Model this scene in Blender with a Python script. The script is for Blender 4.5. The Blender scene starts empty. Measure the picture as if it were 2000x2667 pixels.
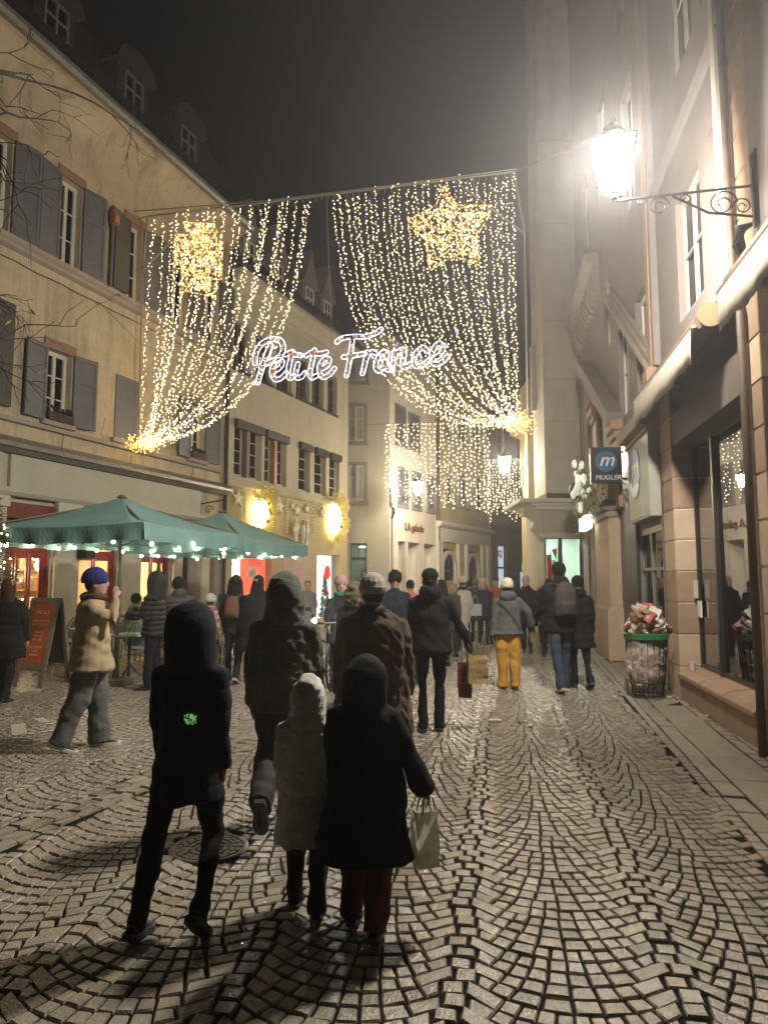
import bpy, bmesh, math, random
import numpy as np
from mathutils import Vector, Matrix
random.seed(7); RNG = np.random.default_rng(7)
S = bpy.context.scene; COL = S.collection
R = math.radians
# ------------------------------------------------------------------ camera
CAMH, FPX, CX, CY, PITCH = 1.6, 1800.0, 1000.0, 1333.5, math.atan(177/1800)
cd = bpy.data.cameras.new('camera'); cam = bpy.data.objects.new('camera', cd); COL.objects.link(cam)
cam.location = (0, 0, CAMH); cam.rotation_euler = (R(90)+PITCH, 0, 0)
cd.sensor_fit = 'VERTICAL'; cd.sensor_height = 24; cd.sensor_width = 18; cd.lens = 24*FPX/2667
cd.clip_start = .05; cd.clip_end = 400
S.camera = cam
# ------------------------------------------------------------------ night sky, exposure
W = bpy.data.worlds.new('World'); S.world = W; W.use_nodes = True
nt = W.node_tree; nt.nodes.clear()
sky = nt.nodes.new('ShaderNodeTexSky'); sky.sky_type = 'NISHITA'; sky.sun_disc = False
sky.sun_elevation = R(-2); sky.sun_rotation = R(200)
bg = nt.nodes.new('ShaderNodeBackground'); bg.inputs['Strength'].default_value = .005
wo = nt.nodes.new('ShaderNodeOutputWorld')
nt.links.new(sky.outputs[0], bg.inputs[0]); nt.links.new(bg.outputs[0], wo.inputs[0])
vs = S.view_settings; vs.view_transform = 'Standard'; vs.look = 'None'; vs.exposure = 0.22; vs.gamma = 1; vs.use_curve_mapping = False
cy = S.cycles; cy.use_denoising = True; cy.sample_clamp_indirect = 3; cy.max_bounces = 6
cy.diffuse_bounces = 3; cy.glossy_bounces = 3; cy.transparent_max_bounces = 12; cy.volume_bounces = 0
cy.caustics_reflective = False; cy.caustics_refractive = False; cy.use_light_tree = True
LAMP_MAIN, LAMP_FAR = 1150.0, 560.0
HAZE = .0042
# ------------------------------------------------------------------ picture geometry -> places in the street
cp, sp = math.cos(PITCH), math.sin(PITCH)
def ray(px, py):
    x = (px-CX)/FPX; z = (CY-py)/FPX
    return Vector((x, cp - z*sp, sp + z*cp))
def G(px, py, z=0.0):
    d = ray(px, py); t = (z-CAMH)/d.z
    return Vector((d.x*t, d.y*t, z))
def GD(px, dist):           # ground point seen in column px at distance dist
    return G(px, 1510 + CAMH*FPX/dist)
class Frame:
    """upright local frame of a wall: X along the wall (to the right seen from the street), Y into the wall, Z up"""
    def __init__(s, x, y, phi):
        s.o = Vector((x, y, 0)); s.phi = phi; c, n = math.cos(phi), math.sin(phi)
        s.X = Vector((c, n, 0)); s.Y = Vector((-n, c, 0))
    def hit(s, px, py, off=0.0):
        d = ray(px, py); o = s.o + s.Y*off; C = Vector((0, 0, CAMH))
        t = (o-C).dot(s.Y)/d.dot(s.Y); p = C + d*t
        return (p-s.o).dot(s.X), p.z
    def x(s, px, py=1400, off=0.0): return s.hit(px, py, off)[0]
    def z(s, px, py, off=0.0): return s.hit(px, py, off)[1]
    def w(s, x, y, z): return s.o + s.X*x + s.Y*y + Vector((0, 0, z))
# ------------------------------------------------------------------ materials
MATS = {}
def mat(name, col, rough=.7, var=.15, vscale=3.0, bump=.0, bscale=40., metal=0., emit=None, estr=0., spec=.5, alpha=1., trans=0., sheen=0., stain=None, sscale=1.2, coat=0., attr=False, samp=None):
    if name in MATS: return MATS[name]
    m = bpy.data.materials.new(name); m.use_nodes = True; MATS[name] = m
    t = m.node_tree; N = t.nodes; L = t.links; b = N['Principled BSDF']
    b.inputs['Roughness'].default_value = rough; b.inputs['Metallic'].default_value = metal
    b.inputs['Specular IOR Level'].default_value = spec; b.inputs['Alpha'].default_value = alpha
    b.inputs['Transmission Weight'].default_value = trans
    if sheen: b.inputs['Sheen Weight'].default_value = sheen
    if coat: b.inputs['Coat Weight'].default_value = coat; b.inputs['Coat Roughness'].default_value = .15
    tc = N.new('ShaderNodeTexCoord')
    if emit is None:
        n1 = N.new('ShaderNodeTexNoise'); n1.inputs['Scale'].default_value = vscale; n1.inputs['Detail'].default_value = 6; n1.inputs['Roughness'].default_value = .65
        L.new(tc.outputs['Object'], n1.inputs['Vector'])
        mr = N.new('ShaderNodeMapRange'); mr.inputs['From Min'].default_value = .3; mr.inputs['From Max'].default_value = .7
        mr.inputs['To Min'].default_value = 1-var; mr.inputs['To Max'].default_value = 1+var
        L.new(n1.outputs[0], mr.inputs['Value'])
        mx = N.new('ShaderNodeVectorMath'); mx.operation = 'SCALE'; mx.inputs[0].default_value = col[:3]
        L.new(mr.outputs[0], mx.inputs['Scale']); out = mx.outputs[0]
        if stain:
            n2 = N.new('ShaderNodeTexNoise'); n2.inputs['Scale'].default_value = sscale; n2.inputs['Detail'].default_value = 8; n2.inputs['Roughness'].default_value = .7
            mp = N.new('ShaderNodeMapping'); mp.inputs['Scale'].default_value = (1.8, 1.8, .28)
            L.new(tc.outputs['Object'], mp.inputs[0]); L.new(mp.outputs[0], n2.inputs['Vector'])
            r2 = N.new('ShaderNodeMapRange'); r2.inputs['From Min'].default_value = .48; r2.inputs['From Max'].default_value = .72; r2.inputs['To Max'].default_value = .75
            L.new(n2.outputs[0], r2.inputs['Value'])
            mm = N.new('ShaderNodeMix'); mm.data_type = 'RGBA'; L.new(r2.outputs[0], mm.inputs[0]); L.new(out, mm.inputs[6]); mm.inputs[7].default_value = (*stain, 1); out = mm.outputs[2]
        if attr:
            at = N.new('ShaderNodeAttribute'); at.attribute_name = 'tint'
            m2 = N.new('ShaderNodeVectorMath'); m2.operation = 'MULTIPLY'; L.new(out, m2.inputs[0]); L.new(at.outputs['Color'], m2.inputs[1]); out = m2.outputs[0]
        L.new(out, b.inputs['Base Color'])
    else:
        b.inputs['Base Color'].default_value = (*col[:3], 1)
        b.inputs['Emission Color'].default_value = (*emit[:3], 1); b.inputs['Emission Strength'].default_value = estr
    if bump:
        n3 = N.new('ShaderNodeTexNoise'); n3.inputs['Scale'].default_value = bscale; n3.inputs['Detail'].default_value = 5
        L.new(tc.outputs['Object'], n3.inputs['Vector'])
        bp = N.new('ShaderNodeBump'); bp.inputs['Strength'].default_value = bump; bp.inputs['Distance'].default_value = .02
        L.new(n3.outputs[0], bp.inputs['Height']); L.new(bp.outputs[0], b.inputs['Normal'])
    if samp: m.cycles.emission_sampling = samp
    return m
def glassmat(name, tint=(.6,.65,.65), refl=.45, rough=.01):
    if name in MATS: return MATS[name]
    m = bpy.data.materials.new(name); m.use_nodes = True; MATS[name] = m
    t = m.node_tree; N = t.nodes; L = t.links; N.clear()
    o = N.new('ShaderNodeOutputMaterial'); mx = N.new('ShaderNodeMixShader'); tr = N.new('ShaderNodeBsdfTransparent'); gl = N.new('ShaderNodeBsdfGlossy')
    tr.inputs[0].default_value = (*tint, 1); gl.inputs['Roughness'].default_value = rough; gl.inputs[0].default_value = (.95,.97,1,1)
    lw = N.new('ShaderNodeLayerWeight'); lw.inputs['Blend'].default_value = refl
    L.new(lw.outputs['Fresnel'], mx.inputs[0]); L.new(tr.outputs[0], mx.inputs[1]); L.new(gl.outputs[0], mx.inputs[2]); L.new(mx.outputs[0], o.inputs[0])
    return m
def M(n): return MATS[n]
# ------------------------------------------------------------------ mesh building
class MB:
    def __init__(s): s.v = []; s.f = []; s.m = []
    def add(s, vs, fs, m=0):
        b = len(s.v); s.v += [tuple(v) for v in vs]; s.f += [tuple(b+i for i in f) for f in fs]; s.m += [m]*len(fs); return s
    def box(s, x0, x1, y0, y1, z0, z1, m=0):
        if x0 > x1: x0, x1 = x1, x0
        if y0 > y1: y0, y1 = y1, y0
        if z0 > z1: z0, z1 = z1, z0
        return s.add([(x0,y0,z0),(x1,y0,z0),(x1,y1,z0),(x0,y1,z0),(x0,y0,z1),(x1,y0,z1),(x1,y1,z1),(x0,y1,z1)],
              [(0,3,2,1),(4,5,6,7),(0,1,5,4),(1,2,6,5),(2,3,7,6),(3,0,4,7)], m)
    def prism(s, prof, x0, x1, m=0):          # profile in (y,z), swept along x
        n = len(prof); vs = [(x0,y,z) for y,z in prof] + [(x1,y,z) for y,z in prof]
        return s.add(vs, [tuple(range(n-1,-1,-1)), tuple(range(n,2*n))] + [(i,(i+1)%n,n+(i+1)%n,n+i) for i in range(n)], m)
    def plate(s, prof, y0, y1, m=0):          # outline in (x,z), thickness along y
        n = len(prof); vs = [(x,y0,z) for x,z in prof] + [(x,y1,z) for x,z in prof]
        return s.add(vs, [tuple(range(n)), tuple(range(2*n-1,n-1,-1))] + [(i,n+i,n+(i+1)%n,(i+1)%n) for i in range(n)], m)
    def tube(s, pts, r, seg=6, m=0, closed=False):
        pts = [Vector(p) for p in pts]; n = len(pts); rr = r if hasattr(r, '__len__') else [r]*n
        vs = []; ref = Vector((0,0,1))
        for i, p in enumerate(pts):
            a = pts[(i-1) % n] if (closed or i > 0) else p; b = pts[(i+1) % n] if (closed or i < n-1) else p
            t = (b-a).normalized() if (b-a).length > 1e-9 else Vector((0,0,1))
            u = t.cross(ref)
            if u.length < .15: u = t.cross(Vector((0,1,0)))
            u.normalize(); w = u.cross(t)
            for k in range(seg):
                q = 2*math.pi*k/seg; vs.append(p + (u*math.cos(q) + w*math.sin(q))*rr[i])
        fs = [(i*seg+k, i*seg+(k+1)%seg, ((i+1)%n)*seg+(k+1)%seg, ((i+1)%n)*seg+k) for i in range(n if closed else n-1) for k in range(seg)]
        if not closed: fs += [tuple(range(seg-1,-1,-1)), tuple((n-1)*seg+k for k in range(seg))]
        return s.add(vs, fs, m)
    def lathe(s, prof, c=(0,0,0), seg=16, m=0, sx=1, sy=1):
        vs = [(c[0]+r*sx*math.cos(2*math.pi*k/seg), c[1]+r*sy*math.sin(2*math.pi*k/seg), c[2]+z) for r, z in prof for k in range(seg)]
        n = len(prof); fs = [(i*seg+k, i*seg+(k+1)%seg, (i+1)*seg+(k+1)%seg, (i+1)*seg+k) for i in range(n-1) for k in range(seg)]
        fs += [tuple(range(seg-1,-1,-1)), tuple((n-1)*seg+k for k in range(seg))]
        return s.add(vs, fs, m)
    def ball(s, c, r, seg=10, m=0, sx=1, sy=1, sz=1):
        n = max(4, seg//2+1)
        return s.lathe([(max(1e-4, r*math.sin(math.pi*i/n)), -r*sz*math.cos(math.pi*i/n)) for i in range(n+1)], c, seg, m, sx, sy)
    def octa(s, c, r, m=0):
        x, y, z = c
        return s.add([(x+r,y,z),(x-r,y,z),(x,y+r,z),(x,y-r,z),(x,y,z+r),(x,y,z-r)], [(0,2,4),(2,1,4),(1,3,4),(3,0,4),(2,0,5),(1,2,5),(3,1,5),(0,3,5)], m)
    def loft(s, rings, seg=12, m=0):          # rings: (centre, rx, ry, ref)
        vs = []; C = [Vector(r[0]) for r in rings]; n = len(C)
        for i, r in enumerate(rings):
            t = (C[min(i+1,n-1)] - C[max(i-1,0)]).normalized(); ref = Vector(r[3]) if len(r) > 3 else Vector((0,1,0))
            u = t.cross(ref); u.normalize(); w = u.cross(t)
            for k in range(seg):
                q = 2*math.pi*k/seg; vs.append(C[i] + u*math.cos(q)*r[1] + w*math.sin(q)*r[2])
        fs = [(i*seg+k, (i+1)*seg+k, (i+1)*seg+(k+1)%seg, i*seg+(k+1)%seg) for i in range(n-1) for k in range(seg)]
        fs += [tuple(range(seg)), tuple((n-1)*seg+k for k in range(seg-1,-1,-1))]
        return s.add(vs, fs, m)
    def mesh(s, name, mats, smooth=False, bevel=0):
        me = bpy.data.meshes.new(name); me.from_pydata(s.v, [], s.f)
        for mm in (mats if isinstance(mats, (list, tuple)) else [mats]): me.materials.append(mm)
        if any(s.m): me.polygons.foreach_set('material_index', s.m)
        bm = bmesh.new(); bm.from_mesh(me)
        if bevel: bmesh.ops.bevel(bm, geom=bm.edges[:], offset=bevel, segments=2, affect='EDGES', clamp_overlap=True)
        bmesh.ops.recalc_face_normals(bm, faces=bm.faces); bm.to_mesh(me); bm.free()
        if smooth: me.polygons.foreach_set('use_smooth', [True]*len(me.polygons))
        me.update(); return me
    def build(s, name, mats, parent=None, smooth=False, bevel=0, **kw):
        if not s.v: return None
        return link(name, s.mesh(name, mats, smooth, bevel), parent, **kw)
def link(name, data, parent=None, loc=None, rot=None, label=None, category=None, group=None, kind=None):
    o = bpy.data.objects.new(name, data); COL.objects.link(o)
    if parent is not None: o.parent = parent
    if loc is not None: o.location = loc
    if rot is not None: o.rotation_euler = rot
    if label: o['label'] = label
    if category: o['category'] = category
    if group: o['group'] = group
    if kind: o['kind'] = kind
    return o
def thing(name, label, cat, loc=(0,0,0), rz=0, group=None):
    return link(name, None, None, loc, (0,0,rz), label, cat, group)
def copy_tree(o, parent=None):
    c = o.copy(); COL.objects.link(c); c.parent = parent
    for ch in [x for x in KIDS.get(o.name, [])]: copy_tree_child(ch, c)
    return c
def copy_tree_child(o, parent):
    c = o.copy(); COL.objects.link(c); c.parent = parent
    for ch in KIDS.get(o.name, []): copy_tree_child(ch, c)
KIDS = {}
def index_kids(root):
    st = [root]
    allo = [o for o in bpy.data.objects if o.parent is not None]
    d = {}
    for o in allo: d.setdefault(o.parent.name, []).append(o)
    while st:
        o = st.pop(); KIDS[o.name] = d.get(o.name, []); st += KIDS[o.name]
PEND_TEXT = []
def text(body, name, m, parent, loc, size, rot=(math.pi/2,0,0), ext=.004, align='CENTER', sx=1.0, shear=0, spacing=1.0, bold=0, **kw):
    cu = bpy.data.curves.new(name, 'FONT'); cu.body = body; cu.size = size; cu.extrude = ext; cu.align_x = align; cu.align_y = 'CENTER'; cu.shear = shear; cu.space_character = spacing; cu.offset = bold
    cu.materials.append(m); cu.resolution_u = 3
    o = link(name, cu, parent, loc, rot, **kw); o.scale = (sx, 1, 1); PEND_TEXT.append(o); return o
PEND_MESH = []      # (object, voxel, smooth iterations, displacement function)
def organic(name, mb, m, parent, voxel, it=3, disp=None, **kw):
    me = bpy.data.meshes.new(name); me.from_pydata(mb.v, [], mb.f); me.materials.append(m)
    bm = bmesh.new(); bm.from_mesh(me); bmesh.ops.recalc_face_normals(bm, faces=bm.faces); bm.to_mesh(me); bm.free()
    o = link(name, me, parent, **kw)
    r = o.modifiers.new('r', 'REMESH'); r.mode = 'VOXEL'; r.voxel_size = voxel; r.use_smooth_shade = True
    if it: sm = o.modifiers.new('s', 'SMOOTH'); sm.factor = .5; sm.iterations = it
    PEND_MESH.append((o, disp)); return o
def finish_pending():
    bpy.context.view_layer.update(); dg = bpy.context.evaluated_depsgraph_get()
    res = [(o, d, bpy.data.meshes.new_from_object(o.evaluated_get(dg))) for o, d in PEND_MESH]
    rt = [(o, bpy.data.meshes.new_from_object(o.evaluated_get(dg))) for o in PEND_TEXT]
    for o, d, me in res:
        mm = o.data.materials[0]; o.modifiers.clear(); o.data = me
        if not me.materials: me.materials.append(mm)
        if d:
            n = len(me.vertices); co = np.empty(n*3); me.vertices.foreach_get('co', co); co = co.reshape(-1, 3)
            no = np.empty(n*3); me.vertices.foreach_get('normal', no); no = no.reshape(-1, 3)
            co = co + no*d(co)[:, None]; me.vertices.foreach_set('co', co.ravel())
        me.polygons.foreach_set('use_smooth', [True]*len(me.polygons)); me.update()
    for o, me in rt:
        nm = o.name; o.name = 'old'; q = link(nm, me, o.parent, o.location.copy(), o.rotation_euler.copy()); q.scale = o.scale
        for k in o.keys(): q[k] = o[k]
        bpy.data.objects.remove(o)
def wob(seed, freq, amp, zst=1.0):
    g = np.random.default_rng(seed); D = g.normal(size=(10, 3)); D[:, 2] *= zst; D = D/np.linalg.norm(D, axis=1)[:, None]*freq*g.uniform(.6, 1.7, (10, 1)); ph = g.uniform(0, 6.28, 10)
    return lambda co: amp*np.sin(co@D.T + ph + 1.3*np.sin((co@D[::-1].T)*.5)).sum(1)/3.2
def puff(seed, period, amp):
    w = wob(seed, 9, 1.0)
    return lambda co: amp*(np.abs(np.sin(math.pi*co[:, 2]/period + .25*w(co)))**.6 - .5) + .004*w(co*1.7)
def wall_mesh(x0, x1, z0, z1, holes, reveal=.18, m=0, mb=None):
    """front face of a wall at y=0 with rectangular openings, each with reveals going in"""
    mb = mb or MB(); hs = [(max(a,x0), min(b,x1), max(c,z0), min(d,z1)) for a, b, c, d in [(min(h[0],h[1]), max(h[0],h[1]), min(h[2],h[3]), max(h[2],h[3])) for h in holes]]
    xs = sorted({x0, x1} | {v for h in hs for v in h[:2]}); zs = sorted({z0, z1} | {v for h in hs for v in h[2:]})
    for i in range(len(xs)-1):
        for j in range(len(zs)-1):
            a, b, c, d = xs[i], xs[i+1], zs[j], zs[j+1]
            if b-a < 1e-6 or d-c < 1e-6: continue
            cx, cz = (a+b)/2, (c+d)/2
            if any(h[0] < cx < h[1] and h[2] < cz < h[3] for h in hs): continue
            mb.add([(a,0,c),(b,0,c),(b,0,d),(a,0,d)], [(0,1,2,3)], m)
    for a, b, c, d in hs:
        mb.add([(a,0,c),(a,reveal,c),(a,reveal,d),(a,0,d)], [(0,1,2,3)], m); mb.add([(b,0,c),(b,reveal,c),(b,reveal,d),(b,0,d)], [(3,2,1,0)], m)
        mb.add([(a,0,d),(a,reveal,d),(b,reveal,d),(b,0,d)], [(0,1,2,3)], m); mb.add([(a,0,c),(a,reveal,c),(b,reveal,c),(b,0,c)], [(3,2,1,0)], m)
    return mb
def wall_raw(mb, name, mats, parent, **kw):
    me = bpy.data.meshes.new(name); me.from_pydata(mb.v, [], mb.f)
    for mm in (mats if isinstance(mats, (list, tuple)) else [mats]): me.materials.append(mm)
    me.polygons.foreach_set('material_index', mb.m); me.update()
    return link(name, me, parent, **kw)
def window(parent, x0, x1, z0, z1, fm, gm, cols=2, rows=3, y=.12, fw=.05, mw=.025, sill=None, lintel=None, frame_m=None, curtain=None, surround=None):
    if x0 > x1: x0, x1 = x1, x0
    f = MB(); f.box(x0, x0+fw, y, y+.06, z0, z1).box(x1-fw, x1, y, y+.06, z0, z1).box(x0+fw, x1-fw, y, y+.06, z1-fw, z1).box(x0+fw, x1-fw, y, y+.06, z0, z0+fw)
    o = f.build('window', fm, parent)
    cw = (x1-x0-2*fw)/cols
    for c in range(cols):
        a = x0+fw+c*cw; b = a+cw
        k = MB(); s_ = .035; k.box(a+.004, a+s_, y-.01, y+.03, z0+fw, z1-fw).box(b-s_, b-.004, y-.01, y+.03, z0+fw, z1-fw)
        k.box(a+s_, b-s_, y-.01, y+.03, z0+fw, z0+fw+s_).box(a+s_, b-s_, y-.01, y+.03, z1-fw-s_, z1-fw)
        for r_ in range(1, rows):
            zz = z0+fw + (z1-z0-2*fw)*r_/rows; k.box(a+s_, b-s_, y-.005, y+.02, zz-mw/2, zz+mw/2)
        k.build('casement', fm, o)
    MB().box(x0+fw, x1-fw, y+.035, y+.04, z0+fw, z1-fw).build('pane', gm, o)
    if curtain: 
        for a, b in ((x0+fw, x0+fw+(x1-x0)*.27), (x1-fw-(x1-x0)*.27, x1-fw)):
            c = MB(); n = 12
            vs = []
            for i in range(n+1):
                xx = a+(b-a)*i/n; yy = y+.10+.012*math.sin(i*2.1); vs += [(xx, yy, z0+fw), (xx, yy, z1-fw)]
            c.add(vs, [(2*i, 2*i+2, 2*i+3, 2*i+1) for i in range(n)]); wall_raw(c, 'curtain', curtain, o)
    if surround:
        w = surround[1]; k = MB(); k.box(x0-w, x0, -.03, .0, z0, z1).box(x1, x1+w, -.03, .0, z0, z1).box(x0-w, x1+w, -.03, 0, z1, z1+w)
        k.build('window_surround', surround[0], parent)
    if sill: MB().box(x0-.1, x1+.1, -.1, .1, z0-.1, z0).build('window_sill', sill, parent, bevel=.008)
    if lintel: MB().box(x0-.08, x1+.08, -.035, .02, z1, z1+.2).build('lintel', lintel, parent, bevel=.006)
    return o
def shutter(parent, x0, x1, z0, z1, m, y=-.05, ang=0, louvre=False, pivot=0):
    """panel shutter; pivot 0 hinged at x0, 1 hinged at x1; ang swings it out from the wall"""
    if x0 > x1: x0, x1 = x1, x0
    w = x1-x0; hgt = z1-z0; k = MB(); a, b = (0, w) if pivot == 0 else (-w, 0)
    k.box(a, a+.06, -.02, .02, 0, hgt).box(b-.06, b, -.02, .02, 0, hgt)
    for c, d in ((0,.1), (hgt*.62, hgt*.62+.08), (hgt-.08, hgt)): k.box(a+.06, b-.06, -.02, .02, c, d)
    if louvre:
        for z_0, z_1 in ((.1, hgt*.62), (hgt*.62+.08, hgt-.08)):
            n = int((z_1-z_0)/.07)
            for i in range(n):
                z = z_0+(i+.5)*(z_1-z_0)/n
                k.add([(a+.06,-.018,z-.03),(b-.06,-.018,z-.03),(b-.06,.012,z+.02),(a+.06,.012,z+.02),(a+.06,-.012,z-.034),(b-.06,-.012,z-.034),(b-.06,.018,z+.016),(a+.06,.018,z+.016)],
                      [(0,1,2,3),(7,6,5,4),(0,4,5,1),(3,2,6,7),(0,3,7,4),(1,5,6,2)])
        k.box(a+.06, b-.06, .019, .0195, .1, hgt-.08)
    else: k.box(a+.06, b-.06, -.006, .01, .1, hgt*.62).box(a+.06, b-.06, -.006, .01, hgt*.62+.08, hgt-.08)
    k.build('shutter', m, parent, loc=(x0 if pivot == 0 else x1, y, z0), rot=(0,0,ang if pivot else -ang))
# ------------------------------------------------------------------ palette
mat('cobble', (.26,.23,.185), .22, .15, 16, .42, 70, attr=True, spec=.55)
mat('joint', (.006,.005,.004), .85, .4, 20, .4, 60, spec=.12)
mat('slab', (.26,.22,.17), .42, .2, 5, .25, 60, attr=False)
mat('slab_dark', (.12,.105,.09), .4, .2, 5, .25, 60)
mat('plaster_ochre', (.48,.40,.27), .85, .2, 1.3, .45, 12, stain=(.20,.155,.10), sscale=1.5)
mat('plaster_cream', (.50,.455,.34), .85, .07, 2, .12, 30, stain=(.38,.34,.25), sscale=.5)
mat('plaster_grey', (.38,.355,.29), .85, .08, 2, .12, 30)
mat('plaster_yellow', (.46,.38,.2), .85, .1, 2, .12, 30)
mat('plaster_white', (.60,.55,.46), .8, .1, 2, .12, 30, stain=(.45,.38,.3), sscale=.7)
mat('plaster_mauve', (.21,.18,.165), .85, .1, 2, .15, 25)
mat('plaster_mud', (.33,.285,.23), .85, .1, 2, .15, 25)
mat('stone_dark', (.13,.11,.09), .8, .3, 4, .4, 20)
mat('dormer_paint', (.17,.165,.155), .5)
mat('sandstone', (.33,.22,.145), .78, .16, 5, .3, 50, stain=(.28,.17,.11), sscale=2.5)
mat('sandstone_pale', (.50,.38,.26), .8, .12, 5, .25, 50)
mat('lintel_red', (.26,.16,.11), .8, .15, 6, .2, 40)
mat('shutter_grey', (.125,.125,.135), .55, .12, 4, .05, 60)
mat('shutter_dark', (.06,.055,.055), .55, .12, 4, .05, 60)
mat('shutter_pale', (.42,.41,.36), .6, .1, 4, .05, 60)
mat('paint_white', (.66,.62,.53), .5, .06, 5)
mat('paint_cream', (.50,.46,.37), .6, .1, 2, .05, 40)
mat('fascia_cream', (.42,.41,.32), .55, .08, 1.2, .04, 30)
mat('window_brown', (.13,.09,.065), .6, .15, 8)
mat('frame_dark', (.035,.03,.028), .35, .1, 8)
mat('reveal_dark', (.08,.065,.05), .8)
mat('roof_dark', (.035,.027,.024), .7, .4, 12, .6, 9)
mat('red_paint', (.34,.035,.025), .35, .15, 4)
mat('red_dark', (.16,.03,.02), .4, .15, 4)
mat('metal_black', (.02,.02,.02), .4, .1, 9, metal=.4)
mat('metal_grey', (.28,.26,.22), .4, .1, 9, metal=.5)
mat('zinc', (.22,.21,.19), .45, .2, 6, metal=.4)
mat('wire', (.3,.26,.2), .5)
glassmat('glass_dark', (.30,.32,.34), .25)
glassmat('glass_clear', (.9,.92,.9), .12)
glassmat('glass_shop', (.2,.21,.21), .82)
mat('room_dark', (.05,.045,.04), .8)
mat('curtain_white', (.55,.5,.42), .8, .1)
mat('awning_cream', (.36,.32,.26), .8, .08, 3, .1, 60)
mat('awning_metal', (.3,.27,.2), .45, .1, 4)
# ------------------------------------------------------------------ frames of the walls
FL1 = Frame(-6.8, 12.2, R(69)); _o = FL1.w(FL1.x(585, 1400), 0, 0)
FL2 = Frame(_o.x, _o.y, R(66.6)); FC = Frame(0, 26.5, 0); _c = FC.w(FC.x(1015, 1400), 0, 0)
FC2 = Frame(_c.x, _c.y, R(61)); _d = FC2.w(4.22, 0, 0); FD = Frame(_d.x, _d.y, R(61)); _d = FD.w(6.55, 0, 0); FE = Frame(_d.x, _d.y, R(53))
_a = G(1773, 1820); _b = G(2000, 1969); FR = Frame(_a.x, _a.y, math.atan2(_b.y-_a.y, _b.x-_a.x)); FR3 = Frame(0, 20.3, 0)
def building(name, label, F, cat='building'): return thing(name, label, cat, F.o, F.phi)
def room(parent, x0, x1, z0, z1, y0, y1, m, name='room'):
    """inside faces of a room behind an opening"""
    k = MB(); k.add([(x0,y0,z0),(x1,y0,z0),(x1,y1,z0),(x0,y1,z0),(x0,y0,z1),(x1,y0,z1),(x1,y1,z1),(x0,y1,z1)], [(0,1,2,3),(7,6,5,4),(1,5,6,2),(2,6,7,3),(3,7,4,0)])
    return wall_raw(k, name, m, parent)
# ================================================================== L1: ochre house with the cafe
b = building('ochre_house', 'ochre plastered house with grey shutters above the street cafe', FL1)
x0, x1 = -9.0, 6.94; ZC = 4.0
r2 = (7.86, 9.68); r1 = (4.66, 6.08)
up = [(-4.3,-3.4), (-2.3,-1.4), (FL1.x(-60,500), FL1.x(28,500)), (FL1.x(155,560), FL1.x(212,560)), (FL1.x(329,600), FL1.x(372,600)), (4.35,5.05), (5.75,6.4)]
lo = [(-4.3,-3.4), (-2.2,-1.3), (FL1.x(119,1000), FL1.x(186,1000)), (FL1.x(300,1050), FL1.x(360,1050)), (FL1.x(495,1100), FL1.x(532,1100))]
holes = [(a,c,*r2) for a,c in up] + [(a,c,*r1) for a,c in lo]
op = [(-3.2,-1.6), (FL1.x(5,1490), FL1.x(132,1490)), (FL1.x(200,1490), FL1.x(306,1490)), (FL1.x(362,1490), FL1.x(444,1490)), (FL1.x(470,1490), FL1.x(515,1490)), (FL1.x(540,1490), FL1.x(580,1490))]
wm = wall_mesh(x0, x1, 3.1, 10.35, holes, .3)
wall_raw(wm, 'wall', M('plaster_ochre'), b)
wm = wall_mesh(x0, x1, 0, 3.1, [(a,c,.0,2.75) for a,c in op], .3); wall_raw(wm, 'ground_floor_wall', M('paint_cream'), b)
k = MB(); k.add([(x1,0,0),(x1,9,0),(x1,9,10.35),(x1,0,10.35),(x0,0,0),(x0,9,0),(x0,9,10.35),(x0,0,10.35)], [(0,1,2,3),(7,6,5,4),(1,5,6,2)]); k.build('rear_wall', M('plaster_ochre'), b)
# cove and eave, gutter
cv = [(0,10.35)] + [(-.62*(1-math.cos(t)), 10.35+.95*math.sin(t)) for t in [i*math.pi/2/8 for i in range(1,9)]]
k = MB(); k.prism(cv + [(-.62,11.38),(0,11.38)], x0, x1); k.build('cove', M('plaster_ochre'), b)
k = MB(); k.prism([(-.62,11.28),(-.72,11.28),(-.78,11.34),(-.79,11.42),(-.62,11.42)], x0, x1); k.build('gutter', M('zinc'), b)
k = MB(); k.prism([(-.7,11.42),(-.62,11.5),(.9,14.2),(5,15.2),(5,11.42)], x0, x1+.1); rf = k.build('roof', M('roof_dark'), b)
k = MB()
for i in range(60):
    xx = x0+.2+i*.265; k.box(xx, xx+.012, -.66, -.63, 11.42, 11.72)
k.tube([(x0,-.645,11.72),(x1,-.645,11.72)], .012).tube([(x0,-.645,11.58),(x1,-.645,11.58)], .01); k.build('snow_guard', M('metal_black'), rf, kind='stuff')
for i, px in enumerate([(-40,60),(205,120),(352,310),(470,400)]):
    dx = [-1.8, .55, 2.75, 4.75][i]; w = .5
    k = MB(); k.box(dx-w, dx+w, -.1, 2.5, 11.6, 13.15); pr = [(dx-w-.12, 13.1)] + [(dx+(w+.12)*math.cos(math.pi-t), 13.1+.5*math.sin(t)) for t in [j*math.pi/8 for j in range(1,8)]] + [(dx+w+.12,13.1)]
    k.plate(pr, -.25, 2.6); dm = k.build('dormer', M('roof_dark'), b)
    f = MB(); 
    for a, c in ((dx-.3,dx-.25),(dx+.25,dx+.3),(dx-.025,dx+.025)): f.box(a, c, -.16, -.11, 11.85, 13.0)
    for z in (11.85,12.25,12.62,12.97): f.box(dx-.25, dx+.25, -.155, -.115, z, z+.04)
    f.build('dormer_window', M('dormer_paint'), dm); MB().box(dx-.26,dx+.26,-.112,-.104,11.9,12.95).build('pane', M('glass_dark'), dm)
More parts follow.
